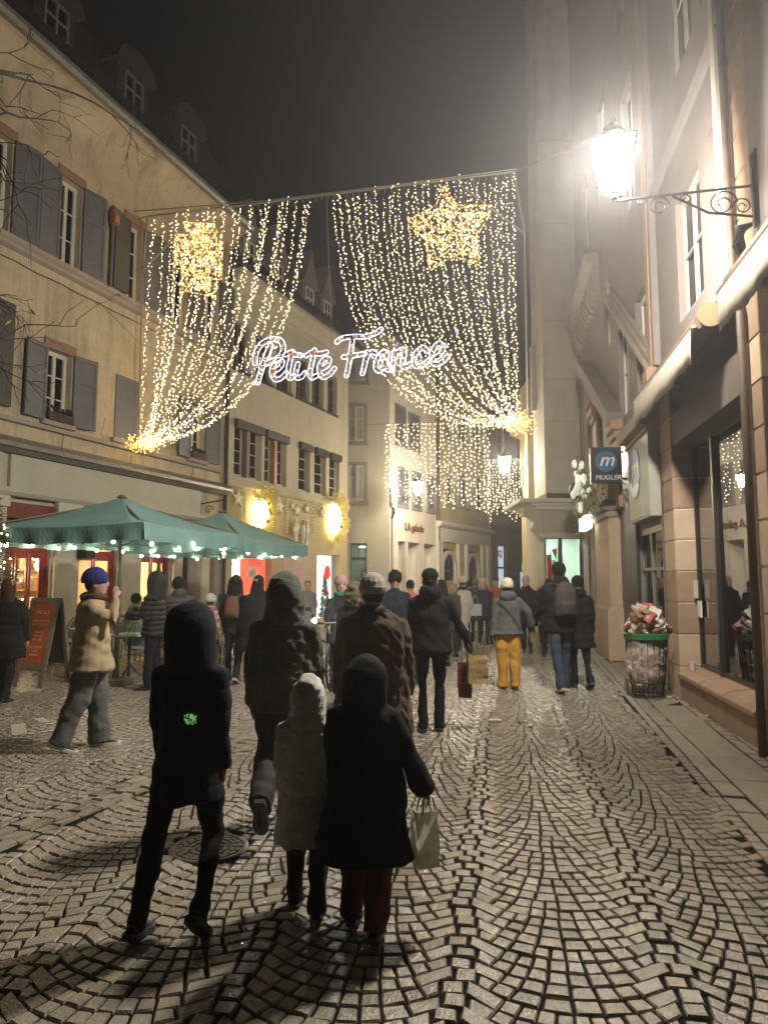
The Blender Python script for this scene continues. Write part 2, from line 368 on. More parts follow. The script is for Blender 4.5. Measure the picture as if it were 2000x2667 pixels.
k = MB(); k.box(6.2,6.6,.8,1.3,12.5,14.6); k.build('chimney', M('plaster_mauve'), rf)
for a, c in up:
    window(b, a, c, *r2, M('paint_white'), M('glass_dark'), 2, 3, curtain=M('curtain_white'), y=.14, lintel=M('lintel_red'))
for j, (a, c) in enumerate(lo):
    if j == 3:
        MB().box(a, c, -.02, .03, *r1).build('closed_shutter', M('shutter_grey'), b, bevel=.006)
        MB().box(a-.1, c+.1, -.1, .1, r1[0]-.1, r1[0]).build('window_sill', M('plaster_mud'), b)
    else:
        window(b, a, c, *r1, M('paint_white'), M('glass_dark'), 2, 3, curtain=M('curtain_white'), y=.14, lintel=M('lintel_red'), sill=M('plaster_mud'))
        k = MB(); k.box(a, c, -.13, .02, r1[0], r1[0]+.16)
        for q in range(26): k.octa((a+random.random()*(c-a), -.07+random.uniform(-.05,.05), r1[0]+.18+random.random()*.1), .04)
        k.build('window_box', M('roof_dark'), b, kind='stuff')
for (a, c), h, rows in [(q, r2, 0) for q in up[2:]] + [(q, r1, 1) for q in (lo[2], lo[4])]:
    w = .52
    shutter(b, a-w-.03, a-.02, h[0]-.02, h[1]+.02, M('shutter_grey'), ang=R(7), pivot=1)
    shutter(b, c+.02, c+w+.03, h[0]-.02, h[1]+.02, M('shutter_grey' if not rows else 'shutter_grey'), ang=R(10), pivot=0)
MB().box(FL1.x(0,950)-.6, FL1.x(26,950), -.09, -.045, 4.7, 6.6).build('shutter', M('shutter_dark'), b)
MB().box(FL1.x(288,560)+.02, FL1.x(288,560)+.48, -.16, -.115, 7.9, 9.6).build('shutter', M('shutter_dark'), b)
k = MB(); k.prism([(0,7.62),(-.10,7.66),(-.10,7.72),(-.16,7.76),(-.16,7.84),(0,7.86)], x0, x1); k.build('sill_band', M('plaster_mud'), b)
k = MB(); k.prism([(0,3.86),(-.10,3.88),(-.18,3.97),(-.24,3.97),(-.24,4.05),(-.16,4.12),(0,4.2)], x0, x1); k.build('cornice', M('zinc'), b)
k = MB(); k.prism([(0,4.44),(-.08,4.46),(-.08,4.54),(0,4.56)], x0, x1-.3); k.build('sill_band', M('plaster_mud'), b)
k = MB(); k.box(.1, 5.75, -.08, 0, 3.25, 3.86).box(-8, -.05, -.08, 0, 3.25, 3.86); k.build('signboard', M('fascia_cream'), b, bevel=.01)
k = MB(); k.prism([(0,3.1),(-.14,3.1),(-.18,3.17),(-.18,3.25),(0,3.25)], x0, x1-.3); k.build('moulding', M('fascia_cream'), b)
# pillars of the ground floor
for j in range(len(op)-1):
    a, c = op[j][1], op[j+1][0]
    k = MB(); k.box(a+.03, c-.03, -.1, 0, 0.25, 2.9).box(a, c, -.14, 0, 0, .25).box(a, c, -.14, 0, 2.9, 3.1); k.build('pillar', M('paint_cream'), b, bevel=.012)
# red framed cafe doors with lit room
CAFE_LIGHT = mat('cafe_globe', (1,.8,.5), emit=(1,.78,.45), estr=150)
mat('cafe_wall', (.72,.58,.38), .7, .2, 2); mat('wood_warm', (.32,.15,.06), .5, .2, 6); mat('bottle_green', (.05,.16,.07), .15, .3); mat('goods', (.45,.42,.3), .5, .5, 9)
room(b, -3.4, 4.6, .02, 2.95, .31, 3.2, M('cafe_wall'))
for j, (a, c) in enumerate(op[:4]):
    d = MB(); d.box(a, a+.09, .1, .2, 0, 2.75).box(c-.09, c, .1, .2, 0, 2.75).box(a+.09, c-.09, .1, .2, 2.6, 2.75).box(a+.09, c-.09, .1, .2, 2.1, 2.2)
    n = 2 if j != 1 else 3; w = (c-a-.18)/n
    fr = d.build('door_frame', M('red_paint'), b)
    for q in range(n):
        xa = a+.09+q*w; l = MB(); l.box(xa+.01, xa+.055, .13, .16, .02, 2.1).box(xa+w-.055, xa+w-.01, .13, .16, .02, 2.1).box(xa+.07, xa+w-.07, .12, .17, .02, .72).box(xa+.07, xa+w-.07, .12, .17, 2.0, 2.1)
        l.build('door_leaf', M('red_paint'), fr)
        if (q + j) % 4 == 1: MB().box(xa+.07, xa+w-.07, .135, .155, .72, 2.0).build('door_panel', M('wood_warm'), fr)
        else: MB().box(xa+.07, xa+w-.07, .14, .146, .72, 2.0).build('pane', M('glass_clear'), fr)
    MB().box(a+.09, c-.09, .14, .146, 2.2, 2.6).build('pane', M('glass_clear'), fr)
k = MB(); k.box(op[1][0]-.2, op[1][1]+.1, -.06, .02, 2.72, 3.0); k.build('name_panel', M('red_dark'), b)
sh = MB()
for z in (.9, 1.35, 1.8, 2.25): sh.box(-3.2, 4.4, 2.75, 3.15, z, z+.04)
sh.build('shelf', M('wood_warm'), b, kind='stuff')
for mm, sd in (('goods',1),('bottle_green',2),('red_dark',3),('wood_warm',4)):
    g = MB(); rr = random.Random(sd)
    for q in range(70):
        xx = rr.uniform(-3.1,4.3); z = rr.choice((.94,1.39,1.84,2.29)); h = rr.uniform(.12,.32); w = rr.uniform(.03,.09)
        g.box(xx-w, xx+w, 2.78, 2.95, z, z+h)
    g.build('shelf_goods', M(mm), b, kind='stuff')
for xx, yy, z in [(-2.4,1.2,2.1),(-.1,.9,1.75),(.75,1.6,2.2),(1.75,1.0,2.1),(2.3,1.5,1.9),(3.2,1.2,2.2),(3.9,.9,2.0)]:
    g = MB(); g.ball((xx,yy,z), .11, 12); q = g.build('globe_lamp', CAFE_LIGHT, b, smooth=True); MB().tube([(xx,yy,z+.11),(xx,yy,2.95)], .008).build('cord', M('metal_black'), q)
# seated guests indoors stay silhouettes behind the panes: hanging spot box on pillar
k = MB(); k.box(FL1.x(188,1455), FL1.x(215,1455), -.35, -.12, 2.02, 2.22).box(FL1.x(195,1455), FL1.x(200,1455), -.12, 0, 2.1, 2.14); k.build('spotlight_box', M('metal_black'), b, bevel=.01)
# wrought bracket near the end
k = MB(); xx = 5.85; k.tube([(xx,0,3.55),(xx,-.75,3.62)], .018).tube([(xx,0,3.05),(xx,0,3.6)], .018)
k.tube([(xx,-.1-.13*(1-t/14)*math.cos(t*.6)-.15, 3.38+.13*(1-t/14)*math.sin(t*.6)) for t in range(15)], .012); k.build('iron_bracket', M('metal_black'), b)
k = MB(); k.tube([(6.86,-.06,.1),(6.86,-.06,10.9)], .055, 8); k.build('downpipe', M('frame_dark'), b)
k = MB(); k.tube([(FL1.x(250,790),0,FL1.z(250,790)), (FL1.x(250,790),-.1,FL1.z(250,790)), (FL1.x(300,820)+.2,-.5,6.75), (FL1.x(345,850)+.4,-.9,6.55)], .01, 4); k.build('guy_wire', M('wire'), b)
rr = random.Random(33)
for q in range(9):
    x, z = rr.uniform(-.5,6.4), rr.choice((rr.uniform(6.5,7.5), rr.uniform(4.7,6), rr.uniform(9.75,10.2))); pts = [(x,-.002,z)]
    for i in range(6): x += rr.uniform(-.09,.09); z -= rr.uniform(.03,.13); pts.append((x,-.002,z))
    MB().tube(pts, .005, 4).build('wall_crack', M('reveal_dark'), b)
MB().tube([(-8+i*.5, -.03, 7.45-.05*math.sin(i*1.6)**2) for i in range(30)], .009, 4).build('facade_cable', M('reveal_dark'), b)
for x in (1.2, 3.1, 5.3): MB().tube([(x,-.1,4.05),(x-.02,-.14,4.3),(x+.02,-.12,4.45)], .008, 4).build('cable_hook', M('metal_black'), b)
# stains with shapes of their own and a nesting box on the shutter
k = MB(); xx, zz = FL1.hit(283, 575); k.box(xx-.07, xx+.07, -.26, -.12, zz-.12, zz+.1).prism([(-.28,zz+.08),(-.19,zz+.2),(-.1,zz+.08)], xx-.09, xx+.09); k.build('bird_box', M('wood_warm'), b)
# ================================================================== L2: cream house with the souvenir shop
b = building('cream_house', 'plain cream rendered house with the glowing Christmas wreaths on its ground floor', FL2)
x0, x1 = 0.0, 7.46
H1 = []
for pa, pb in ((610,682),(690,747)): H1.append((FL2.x(pa,1180), FL2.x(pb,1190), 4.5, 6.02))
for pa, pb in ((778,808),(819,849),(858,884)): H1.append((FL2.x(pa,1220), FL2.x(pb,1240), 4.5, 6.02))
H2 = []
for pa, pb, y in ((610,651,900),(667,710,930),(722,760,960),(772,806,990),(813,843,1010),(853,878,1030)): H2.append((FL2.x(pa,y), FL2.x(pb,y), 7.55, 8.95))
doors = [(FL2.x(604,1500), FL2.x(710,1500), .25, 2.35), (FL2.x(826,1500), FL2.x(886,1500), .3, 2.5)]
wm = wall_mesh(x0, x1, 4.25, 9.9, H1+H2, .28); wall_raw(wm, 'wall', M('plaster_cream'), b)
wm = wall_mesh(x0, x1, 0, 4.25, doors, .28); wall_raw(wm, 'shop_wall', M('plaster_yellow'), b)
k = MB(); k.add([(x1,0,0),(x1,7,0),(x1,7,9.9),(x1,0,9.9),(x0,0,10.4),(x0,7,10.4),(x0,7,9.9),(x0,0,9.9)], [(0,1,2,3),(7,6,5,4)]); k.build('end_wall', M('plaster_cream'), b)
k = MB(); k.prism([(0,4.18),(-.05,4.18),(-.09,4.25),(-.09,4.36),(0,4.4)], x0, x1); k.build('string_course', M('plaster_cream'), b)
k = MB(); k.prism([(0,9.7),(-.08,9.72),(-.1,9.85),(-.22,9.95),(-.3,10.12),(-.42,10.18),(-.42,10.3),(0,10.35)], x0, x1+.15); k.build('cornice', M('plaster_cream'), b)
k = MB(); k.prism([(-.45,10.3),(-.5,10.3),(-.52,10.4),(1.4,12.6),(6,13.6),(6,10.3)], x0, x1+.1); rf = k.build('roof', M('roof_dark'), b)
for j, (a, c, z0, z1) in enumerate(H1):
    if j < 2:
        mid = (a+c)/2; window(b, a, mid-.09, z0, z1-.02, M('paint_cream'), M('glass_dark'), 1, 4, y=.16); window(b, mid+.09, c, z0, z1-.02, M('paint_cream'), M('glass_dark'), 1, 4, y=.16)
        MB().box(mid-.08, mid+.08, .0, .2, z0, z1).build('window_post', M('window_brown' if j == 0 else 'wood_warm'), b)
    else: window(b, a, c, z0, z1-.02, M('paint_cream'), M('glass_dark'), 1, 4, y=.16)
    MB().box(a-.02, c+.02, -.12, .1, z1-.16, z1+.08).build('roller_housing', M('frame_dark'), b, bevel=.02)
for a, c, z0, z1 in H2:
    window(b, a, c, z0, z1, M('window_brown'), M('glass_dark'), 2, 3, y=.16); MB().box(a-.06, c+.06, -.05, .1, z0-.08, z0).build('window_sill', M('frame_dark'), b)
LITW = mat('lit_curtain', (.7,.8,.9), emit=(.62,.78,1), estr=.5)
a, c, z0, z1 = H1[2]; MB().box(a+.06, c-.06, .30, .31, z0+.06, z1-.06).build('lit_blind', LITW, b)
for dx, hh in ((4.6,1.0),(5.9,1.0),(2.6,.9),(1.0,.9)):
    k = MB(); k.box(dx-.42, dx+.42, .1, 2.5, 10.6, 11.7).plate([(dx-.55,11.68),(dx+.55,11.68),(dx+.12,12.5),(dx,12.95),(dx-.12,12.5)], 0, 2.6); dm = k.build('dormer', M('plaster_mauve'), b)
    f = MB(); f.box(dx-.26,dx-.21,.05,.1,10.8,11.6).box(dx+.21,dx+.26,.05,.1,10.8,11.6).box(dx-.02,dx+.02,.05,.1,10.8,11.6).box(dx-.21,dx+.21,.05,.1,11.2,11.24).box(dx-.21,dx+.21,.05,.1,11.55,11.6); f.build('dormer_window', M('paint_white'), dm); MB().box(dx-.22,dx+.22,.088,.095,10.82,11.56).build('pane', M('glass_dark'), dm)
# shop windows
LIT_WHITE = mat('lightbox_white', (1,1,1), emit=(.95,.97,1), estr=1.9); LIT_RED = mat('poster_red', (.8,.1,.06), emit=(.95,.11,.05), estr=1.0)
mat('poster_red_flat', (.6,.04,.03), .4); mat('poster_white', (.8,.78,.75), .4); mat('tree_green', (.03,.17,.08), .5, .5, 30); mat('bauble_red', (.6,.02,.02), .2)
a, c, z0, z1 = doors[0]
room(b, a-.3, c+.3, 0.02, 2.6, .29, 1.6, M('plaster_white'), 'shop_room')
MB().box(a+.1, a+(c-a)*.32, .2, .24, z0, z1-.05).build('door_leaf', LIT_WHITE, b)
pst = MB().box(a+(c-a)*.33, c-.12, .18, .22, z0, z1-.05).build('poster', LIT_RED, b)
blob = MB(); pc = a+(c-a)*.6
for q in range(9):
    t = q/9*6.28; blob.lathe([(.09,0),(.085,.006)], (0,0,0), 10)
blob = MB()
for (dx, z, r) in [(0,1.85,.17),(.12,1.78,.13),(-.12,1.75,.12),(.3,1.25,.11),(-.2,1.15,.1),(.1,1.2,.13)]:
    blob.plate([(pc+dx+r*math.cos(t*.52), z+r*math.sin(t*.52)) for t in range(12)], .172, .178)
blob.build('poster_figure', M('poster_white'), pst, kind='stuff')
text('OVER', 'poster_lettering', M('red_dark'), pst, (pc+.15,.172,2.08), .26, ext=.002)
text('HO', 'poster_lettering', M('red_dark'), pst, (pc-.12,.17,.95), .3, ext=.002, bold=.01)
k = MB(); k.plate([(a+.25+.07*math.cos(t), 2.05+.07*math.sin(t)) for t in (1.57,3.67,5.76)], .192, .198); k.build('door_mark', M('metal_black'), b)
MB().box(FL2.x(735,1500), FL2.x(805,1500), -.012, .0, .1, 2.5).build('wall_panel', mat('panel_pink', (.5,.36,.28), .7), b)
a, c, z0, z1 = doors[1]
room(b, a-.2, c+.3, 0.02, 2.7, .29, 1.5, M('plaster_white'), 'shop_room')
bl = MB().box(a+.02, c-.25, .24, .27, z0, z1-.05).build('backlit_panel', LIT_WHITE, b)
k = MB(); tc = a+(c-a)*.42
for q in range(420):
    z = random.random()**1.25; r = (1-z)*.42+.03; t = random.uniform(math.pi, 2*math.pi)
    k.octa((tc+r*math.cos(t)*random.random()**.3, .10+r*math.sin(t)*.22, .35+z*1.5), random.uniform(.03,.055))
k.build('window_tree', M('tree_green'), b, kind='stuff')
k = MB()
for q in range(26): z = random.random(); r = (1-z)*.4+.03; t = random.uniform(3.5, 5.9); k.ball((tc+r*math.cos(t), -.02+.1+r*math.sin(t)*.27, .35+z*1.45), .04, 6)
k.build('bauble', M('bauble_red'), b, kind='stuff', smooth=True)
k = MB(); k.plate([(tc+.12-.2,1.72),(tc+.12,1.6),(tc+.32,1.74),(tc+.28,2.05),(tc+.1,2.12),(tc-.02,2.02)], .02, .1); k.build('red_lantern', mat('lantern_red', (.7,.03,.02), emit=(.9,.04,.02), estr=.7), b, bevel=.02)
text('SALE', 'window_lettering', mat('letter_pink', (.7,.15,.2), .5), b, (tc-.05,.225,2.28), .22, ext=.002)
# ================================================================== C: tall beige corner house
b = building('beige_corner_house', 'tall beige corner house with louvred shutters and the gallery on its ground floor', FC)
xr = _c.x; hc = 11.2
wins = [(FC.x(901,1100)-.02, FC.x(948,1100), 6.95, 8.35), (FC.x(906,1260), FC.x(948,1260), 4.62, 6.02), (FC.x(901,950), FC.x(952,950), 9.35, 10.6), (FC.x(912,1480), FC.x(955,1480), .75, 3.0)]
wm = wall_mesh(-4, xr, 0, hc, wins, .2); wall_raw(wm, 'wall', M('plaster_grey'), b)
for j, (a, c, z0, z1) in enumerate(wins[:3]):
    k = MB(); k.box(a-.1,a,-.03,0,z0,z1).box(c,c+.12,-.03,0,z0,z1).box(a-.1,c+.12,-.03,0,z1,z1+.14).box(a-.1,c+.16,-.08,0,z0-.14,z0); k.build('window_surround', M('plaster_mauve'), b)
    shutter(b, a+.01, (a+c)/2, z0+.01, z1-.01, M('shutter_pale'), y=.0, ang=0, louvre=True); shutter(b, (a+c)/2, c-.01, z0+.01, z1-.01, M('shutter_pale'), ang=0, louvre=True)
    MB().box(a, c, .1, .12, z0, z1).build('blind', M('room_dark'), b)
a, c, z0, z1 = wins[3]
k = MB(); k.box(a,a+.05,.05,.1,z0,z1).box(c-.05,c,.05,.1,z0,z1).box(a+.05,c-.05,.05,.1,z1-.05,z1).box(a+.05,c-.05,.05,.1,2.35,2.47).box((a+c)/2-.02,(a+c)/2+.02,.05,.1,2.47,2.95); k.build('window', M('shutter_dark'), b)
MB().box(a+.05,c-.05,.08,.085,z0,z1).build('pane', M('glass_clear'), b)
room(b, a-.3, c+.3, .3, 3.1, .2, 1.8, mat('gallery_wall', (.55,.58,.5), .8)); MB().box(a+.3,a+.75,1.1,1.3,2.9,2.94).build('ceiling_lamp', mat('gallery_light', (1,1,1), emit=(.85,1,.85), estr=7), b)
MB().box(a+.38,a+.58,1.76,1.79,1.6,2.0).build('framed_print', M('frame_dark'), b); MB().box(a+.41,a+.55,1.75,1.758,1.64,1.96).build('print', M('poster_white'), b)
MB().box(-4, xr, 0, .0, hc, hc).build('x', M('zinc'), b) if False else None
k = MB(); k.prism([(-.05,hc),(-.35,hc),(-.4,hc+.12),(-.3,hc+.2),(1.6,hc+2.6),(6,hc+3),(6,hc)], -4, xr+.2); rf = k.build('roof', M('roof_dark'), b)
# the side of the same house along the next street
s2 = MB(); loc = lambda F, x, y, z: (F.w(x, y, z) - FC.o)
sd = thing('gallery_wing', 'pale wing of the corner house with deep splayed gallery windows under the wall lamp', 'building', FC2.o, FC2.phi); b2 = sd
Ls = 4.22
deep = [(FC2.x(1037,1440), FC2.x(1056,1440), .3, 3.12), (FC2.x(1063,1440), FC2.x(1093,1440), .3, 3.12), (FC2.x(1105,1440), FC2.x(1132,1440), .3, 3.12)]
upw = [(FC2.x(1030,1090), FC2.x(1054,1100), 7.0, 8.5), (FC2.x(1064,1100), FC2.x(1090,1100), 7.0, 8.4), (FC2.x(1038,1260), FC2.x(1060,1260), 4.55, 6.0), (FC2.x(1074,1260), FC2.x(1094,1260), 4.55, 6.0), (FC2.x(1112,1260), FC2.x(1130,1260), 4.55, 6.0)]
wm = wall_mesh(0, Ls, 0, hc, [(a+.0,c,z0,z1) for a,c,z0,z1 in deep]+upw, .22); wall_raw(wm, 'wall', M('plaster_white'), b2)
k = MB(); k.prism([(-.3,hc),(-.4,hc+.12),(-.3,hc+.2),(1.6,hc+2.6),(6,hc+2.6),(6,hc)], -.2, Ls); k.build('roof', M('roof_dark'), b2)
for a, c, z0, z1 in upw:
    shutter(b2, a+.01, c-.01, z0, z1, M('shutter_grey'), ang=0, louvre=True); k = MB(); k.box(a-.08,a,-.03,0,z0,z1).box(c,c+.08,-.03,0,z0,z1).box(a-.08,c+.08,-.03,0,z1,z1+.1).box(a-.1,c+.1,-.06,0,z0-.1,z0); k.build('window_surround', M('plaster_mauve'), b2)
GAL = mat('gallery_glow', (1,1,1), emit=(.75,.9,.8), estr=.55)
for a, c, z0, z1 in deep:
    k = MB(); w = .38   # splayed reveal
    k.add([(c,.2,z0),(c,.2,z1),(a+(c-a)*.55,.9,z1-.3),(a+(c-a)*.55,.9,z0)], [(0,1,2,3)]); k.add([(a,.2,z1),(c,.2,z1),(a+(c-a)*.55,.9,z1-.3),(a-.1,.9,z1-.3)], [(0,1,2,3)]); wall_raw(k, 'splay', M('plaster_white'), b2)
    f = MB(); xa, xb = a-.1, a+(c-a)*.55; f.box(xa,xa+.06,.86,.92,z0,z1-.3).box(xb-.06,xb,.86,.92,z0,z1-.3).box(xa+.06,xb-.06,.86,.92,2.1,2.22).box(xa+.06,xb-.06,.86,.92,z1-.37,z1-.3); fo = f.build('window', M('shutter_dark'), b2)
    MB().box(xa+.06,xb-.06,.9,.905,z0,z1-.37).build('pane', GAL, fo)
text('LA galerie', 'wall_lettering', mat('letter_brown', (.16,.06,.04), .5), b2, (FC2.x(1078,1380), -.03, 3.72), .42, ext=.02, bold=.008)
k = MB(); k.tube([(.12,-.07,.2),(.12,-.07,4.6)], .04, 6); k.build('downpipe', M('paint_cream'), b2)
# ================================================================== D: shuttered house with arched shopfront
b = building('arcade_house', 'shuttered house with pale arched shopfront beyond the gallery wing', FD)
Ld = 6.55; hd = 12.2
dw = []
for pa in (1170, 1208, 1247):
    for z0, z1 in ((5.05, 6.75), (8.1, 9.7)): dw.append((FD.x(pa-9,1300), FD.x(pa+9,1300), z0, z1))
wm = wall_mesh(0, Ld, 0, hd, dw + [(.55, 2.2, .2, 3.0), (3.45, 5.1, .2, 3.0), (2.55, 3.15, .0, 3.3)], .25); wall_raw(wm, 'wall', M('plaster_yellow'), b)
for a, c, z0, z1 in dw:
    window(b, a, c, z0, z1, M('window_brown'), M('glass_dark'), 2, 3, y=.12, sill=M('plaster_mauve'))
    shutter(b, a-.42, a-.02, z0, z1, M('shutter_pale'), ang=R(25), pivot=1, louvre=True); shutter(b, c+.02, c+.42, z0, z1, M('shutter_pale'), ang=R(12), pivot=0, louvre=True)
k = MB(); k.box(0,.45,-.14,0,0,3.3).box(5.3,5.6,-.14,0,0,3.3).box(6.1,Ld,-.14,0,0,3.3).box(2.25,2.5,-.14,0,0,3.3).box(3.2,3.42,-.14,0,0,3.3).box(0,Ld,-.12,0,3.3,3.9); k.prism([(0,3.9),(-.16,3.92),(-.3,4.02),(-.34,4.16),(0,4.2)], -.05, Ld+.05); k.build('shopfront', M('paint_white'), b)
for a, c in ((.55,2.2),(3.45,5.1)):
    m = (a+c)/2; r = (c-a)/2-.15; k = MB(); n = 14
    pr = [(m+r*math.cos(math.pi*i/n), 2.1+r*math.sin(math.pi*i/n)) for i in range(n+1)]; po = [(m+(r+.16)*math.cos(math.pi*i/n), 2.1+(r+.16)*math.sin(math.pi*i/n)) for i in range(n+1)]
    for i in range(n): k.plate([pr[i], pr[i+1], po[i+1], po[i]], -.08, .05)
    k.box(m-r-.16,m-r,-.08,.05,.2,2.1).box(m+r,m+r+.16,-.08,.05,.2,2.1); k.build('arch', M('paint_white'), b)
    MB().box(m-r, m+r, .12, .14, .2, 3.0).build('pane', M('glass_dark'), b); MB().box(m-r,m+r,.05,.12,1.95,2.05).build('transom', M('shutter_dark'), b)
MB().box(2.55,3.15,.1,.16,0,3.3).build('door', M('window_brown'), b)
k = MB(); k.prism([(-.1,hd),(-.5,hd),(-.55,hd+.12),(1.6,hd+2.6),(6,hd+2.6),(6,hd)], -.1, Ld+.1); k.build('roof', M('roof_dark'), b)
k = MB(); k.box(Ld-.1, Ld, -.1, 0, 4.2, hd); k.build('quoin', M('plaster_mauve'), b)
MB().tube([(.1,-.09,.2),(.1,-.09,11)], .06, 6).build('downpipe', M('metal_black'), b)
# ================================================================== E: dark stone house at the bend
b = building('dark_stone_house', 'dark stone house with arched lit shop door at the bend of the street', FE)
ee = [(1.0,2.05,.3,3.4), (3.6,4.7,.2,2.1), (-.0+.2,.75,.2,3.3)] + [(x,x+.8,z,z+1.7) for x in (1.1,3.3,5.4) for z in (5.3,8.4)]
wm = wall_mesh(0, 11, 0, 12.5, ee, .3); wall_raw(wm, 'wall', M('stone_dark'), b)
PB = mat('window_pale_blue', (1,1,1), emit=(.62,.78,.95), estr=.6)
k = MB().box(1.0,2.05,.2,.22,.3,2.2).box(1.0,2.05,.2,.22,2.3,3.4).build('lit_window', PB, b)
MB().box(1.0,1.06,.1,.2,.3,3.4).box(1.99,2.05,.1,.2,.3,3.4).box(1.06,1.99,.1,.2,2.2,2.3).build('window_frame', M('shutter_dark'), b)
text('SQ', 'window_lettering', M('metal_black'), b, (1.5,.19,3.0), .5, ext=.004, bold=.015)
k = MB(); n = 12; m, r = 4.15, .55
k.plate([(m+r*math.cos(math.pi*i/n), 2.1+.9*math.sin(math.pi*i/n)) for i in range(n+1)], -.01, .02); k.box(m-r,m+r,.2,.22,.2,2.1); k.build('lit_window', PB, b)
k = MB(); po = [(m+(r+.3)*math.cos(math.pi*i/n), 2.1+1.2*math.sin(math.pi*i/n)) for i in range(n+1)]; pr = [(m+(r)*math.cos(math.pi*i/n), 2.1+.9*math.sin(math.pi*i/n)) for i in range(n+1)]
for i in range(n): k.plate([pr[i],pr[i+1],po[i+1],po[i]], -.1, .0)
k.box(m-.03,m+.03,-.06,-.01,.2,3.0).box(m-r,m+r,-.05,-.01,2.05,2.15); k.build('arch', M('stone_dark'), b)
for x, z in [(x,z) for x in (1.1,3.3,5.4) for z in (5.3,8.4)]: window(b, x, x+.8, z, z+1.7, M('window_brown'), M('glass_dark'), 2, 3, y=.15, sill=M('stone_dark'))
k = MB(); k.prism([(0,4.3),(-.25,4.4),(-.3,4.6),(0,4.65)], 0, 11); k.build('cornice', M('stone_dark'), b)
k = MB(); k.prism([(0,12.5),(-.5,12.5),(-.5,12.7),(2,15),(6,15),(6,12.5)], 0, 11); k.build('roof', M('roof_dark'), b)
k = MB()
for i in range(9): k.box(2.3+i*.16, 2.3+i*.16+.02, -.05,-.02, 3.6, 4.2)
k.build('railing', M('metal_black'), b, kind='stuff')
# ================================================================== yellow gabled house with the far lamp
FY = Frame(4.87, 23.2, FR.phi)
b = thing('yellow_house', 'narrow yellow house half hidden behind the tall pale house, carrying a wall lamp', 'building', (4.87,23.2,0), 0)
k = MB(); k.box(0,5,0,1.2,0,6.6); k.build('wall', M('plaster_yellow'), b)
k = MB(); n = 10; k.plate([(0,6.6),(-.35,6.75),(-.4,7.0),(-.2,7.15),(0,7.4),(0.0,8.4),(.5,8.9),(5,8.9),(5,6.6)], 0, 1.2); k.build('gable', M('plaster_yellow'), b)
# ================================================================== R3: tall pale house, narrow end towards us
b = building('tall_pale_house', 'tall narrow pale house on the right, lit shop window below its flat white canopy', FR3)
xl, xr_ = 4.78, 6.3
k = MB(); k.box(xl, xr_, 0, 1.5, 4.16, 21); k.build('wall', M('plaster_white'), b)
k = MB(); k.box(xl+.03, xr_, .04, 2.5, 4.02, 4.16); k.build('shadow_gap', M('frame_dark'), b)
k = MB(); k.box(3.95, 6.05, -.25, 2.4, 3.86, 3.98).box(4.35, 6.05, -.14, 2.4, 3.78, 3.86).box(4.45, 6.05, -.08, 2.4, 3.66, 3.78); k.build('canopy', M('paint_white'), b, bevel=.01)
wm = wall_mesh(4.68, 6.1, 0, 3.66, [(4.72,5.78,.4,2.84)], .1); wall_raw(wm, 'shop_wall', M('fascia_cream'), b)
k = MB(); k.box(4.55, 5.85, -.12, 0, 2.86, 2.96).box(4.6,5.82,-.08,0,2.82,2.86); k.build('window_hood', M('paint_white'), b)
k = MB(); k.add([(4.68,0,0),(4.68,2.4,0),(4.68,2.4,3.66),(4.68,0,3.66)], [(0,1,2,3)]); wall_raw(k, 'side_wall', M('fascia_cream'), b)
k = MB(); pr = [(4.68,3.75),(4.1,3.75),(4.12,3.6),(4.3,3.5),(4.42,3.3),(4.35,3.1),(4.5,2.95),(4.6,2.75),(4.68,2.7)]; k.plate(pr, .02, .3); k.build('scroll_bracket', M('paint_cream'), b, bevel=.02)
room(b, 4.7, 6.2, .3, 3.0, .1, 2.2, mat('shop_green', (.62,.72,.64), .6, .15, 2), 'shop_room')
k = MB(); k.box(4.8,5.7,.8,1.0,2.9,2.93); k.build('ceiling_lamp', mat('shop_tube', (1,1,1), emit=(.9,1,.93), estr=120), b)
k = MB(); k.box(4.72,4.76,.02,.08,.4,2.84).box(5.74,5.78,.02,.08,.4,2.84).box(4.76,5.74,.02,.08,2.8,2.84).box(5.13,5.24,.06,.2,1.2,2.8); k.build('window_frame', M('shutter_grey'), b)
MB().box(4.76,5.74,.05,.055,.4,2.8).build('pane', M('glass_clear'), b)
k = MB(); k.box(4.84,4.98,.3,.34,1.6,2.35).plate([(5.0,2.5),(5.12,2.2),(5.15,2.55)], .3,.36).box(4.82,5.05,.3,.5,.6,1.1); k.build('red_goods', M('bauble_red'), b)
k = MB(); k.box(5.3,5.68,1.9,1.96,1.0,2.5); k.build('green_banner', mat('banner_green', (.1,.45,.25), .5, .2, 3), b)
k = MB(); k.box(5.02,5.12,.4,.44,1.2,2.2).box(5.3,5.42,.5,.55,1.1,1.9); k.build('white_goods', M('poster_white'), b)
for xx, mm in ((5.86,'lintel_red'),(5.93,'frame_dark'),(6.0,'shutter_dark')): MB().tube([(xx,-.05,.1),(xx,-.05,3.6)], .022, 6).build('cable_pipe', M(mm), b)
k = MB(); k.tube([(5.85,-.08,3.4),(5.88,-.1,3.0),(5.8,-.12,2.78),(5.72,-.1,2.85),(5.78,-.1,3.2),(5.9,-.08,3.4)], .012, 4); k.build('loose_cable', M('metal_black'), b)
for z in (6.3, 7.6, 9.4, 12.5, 15.2): MB().tube([(xl,-.01,z),(xl+.6,-.012,z+.03),(xr_-.5,-.01,z-.02)], .006, 4).build('wall_crack', M('plaster_mud'), b)
k = MB(); k.box(xl-.12, xl+.02, 1.0, 1.25, 6.9, 9.0); k.build('side_shutter', M('shutter_pale'), b)
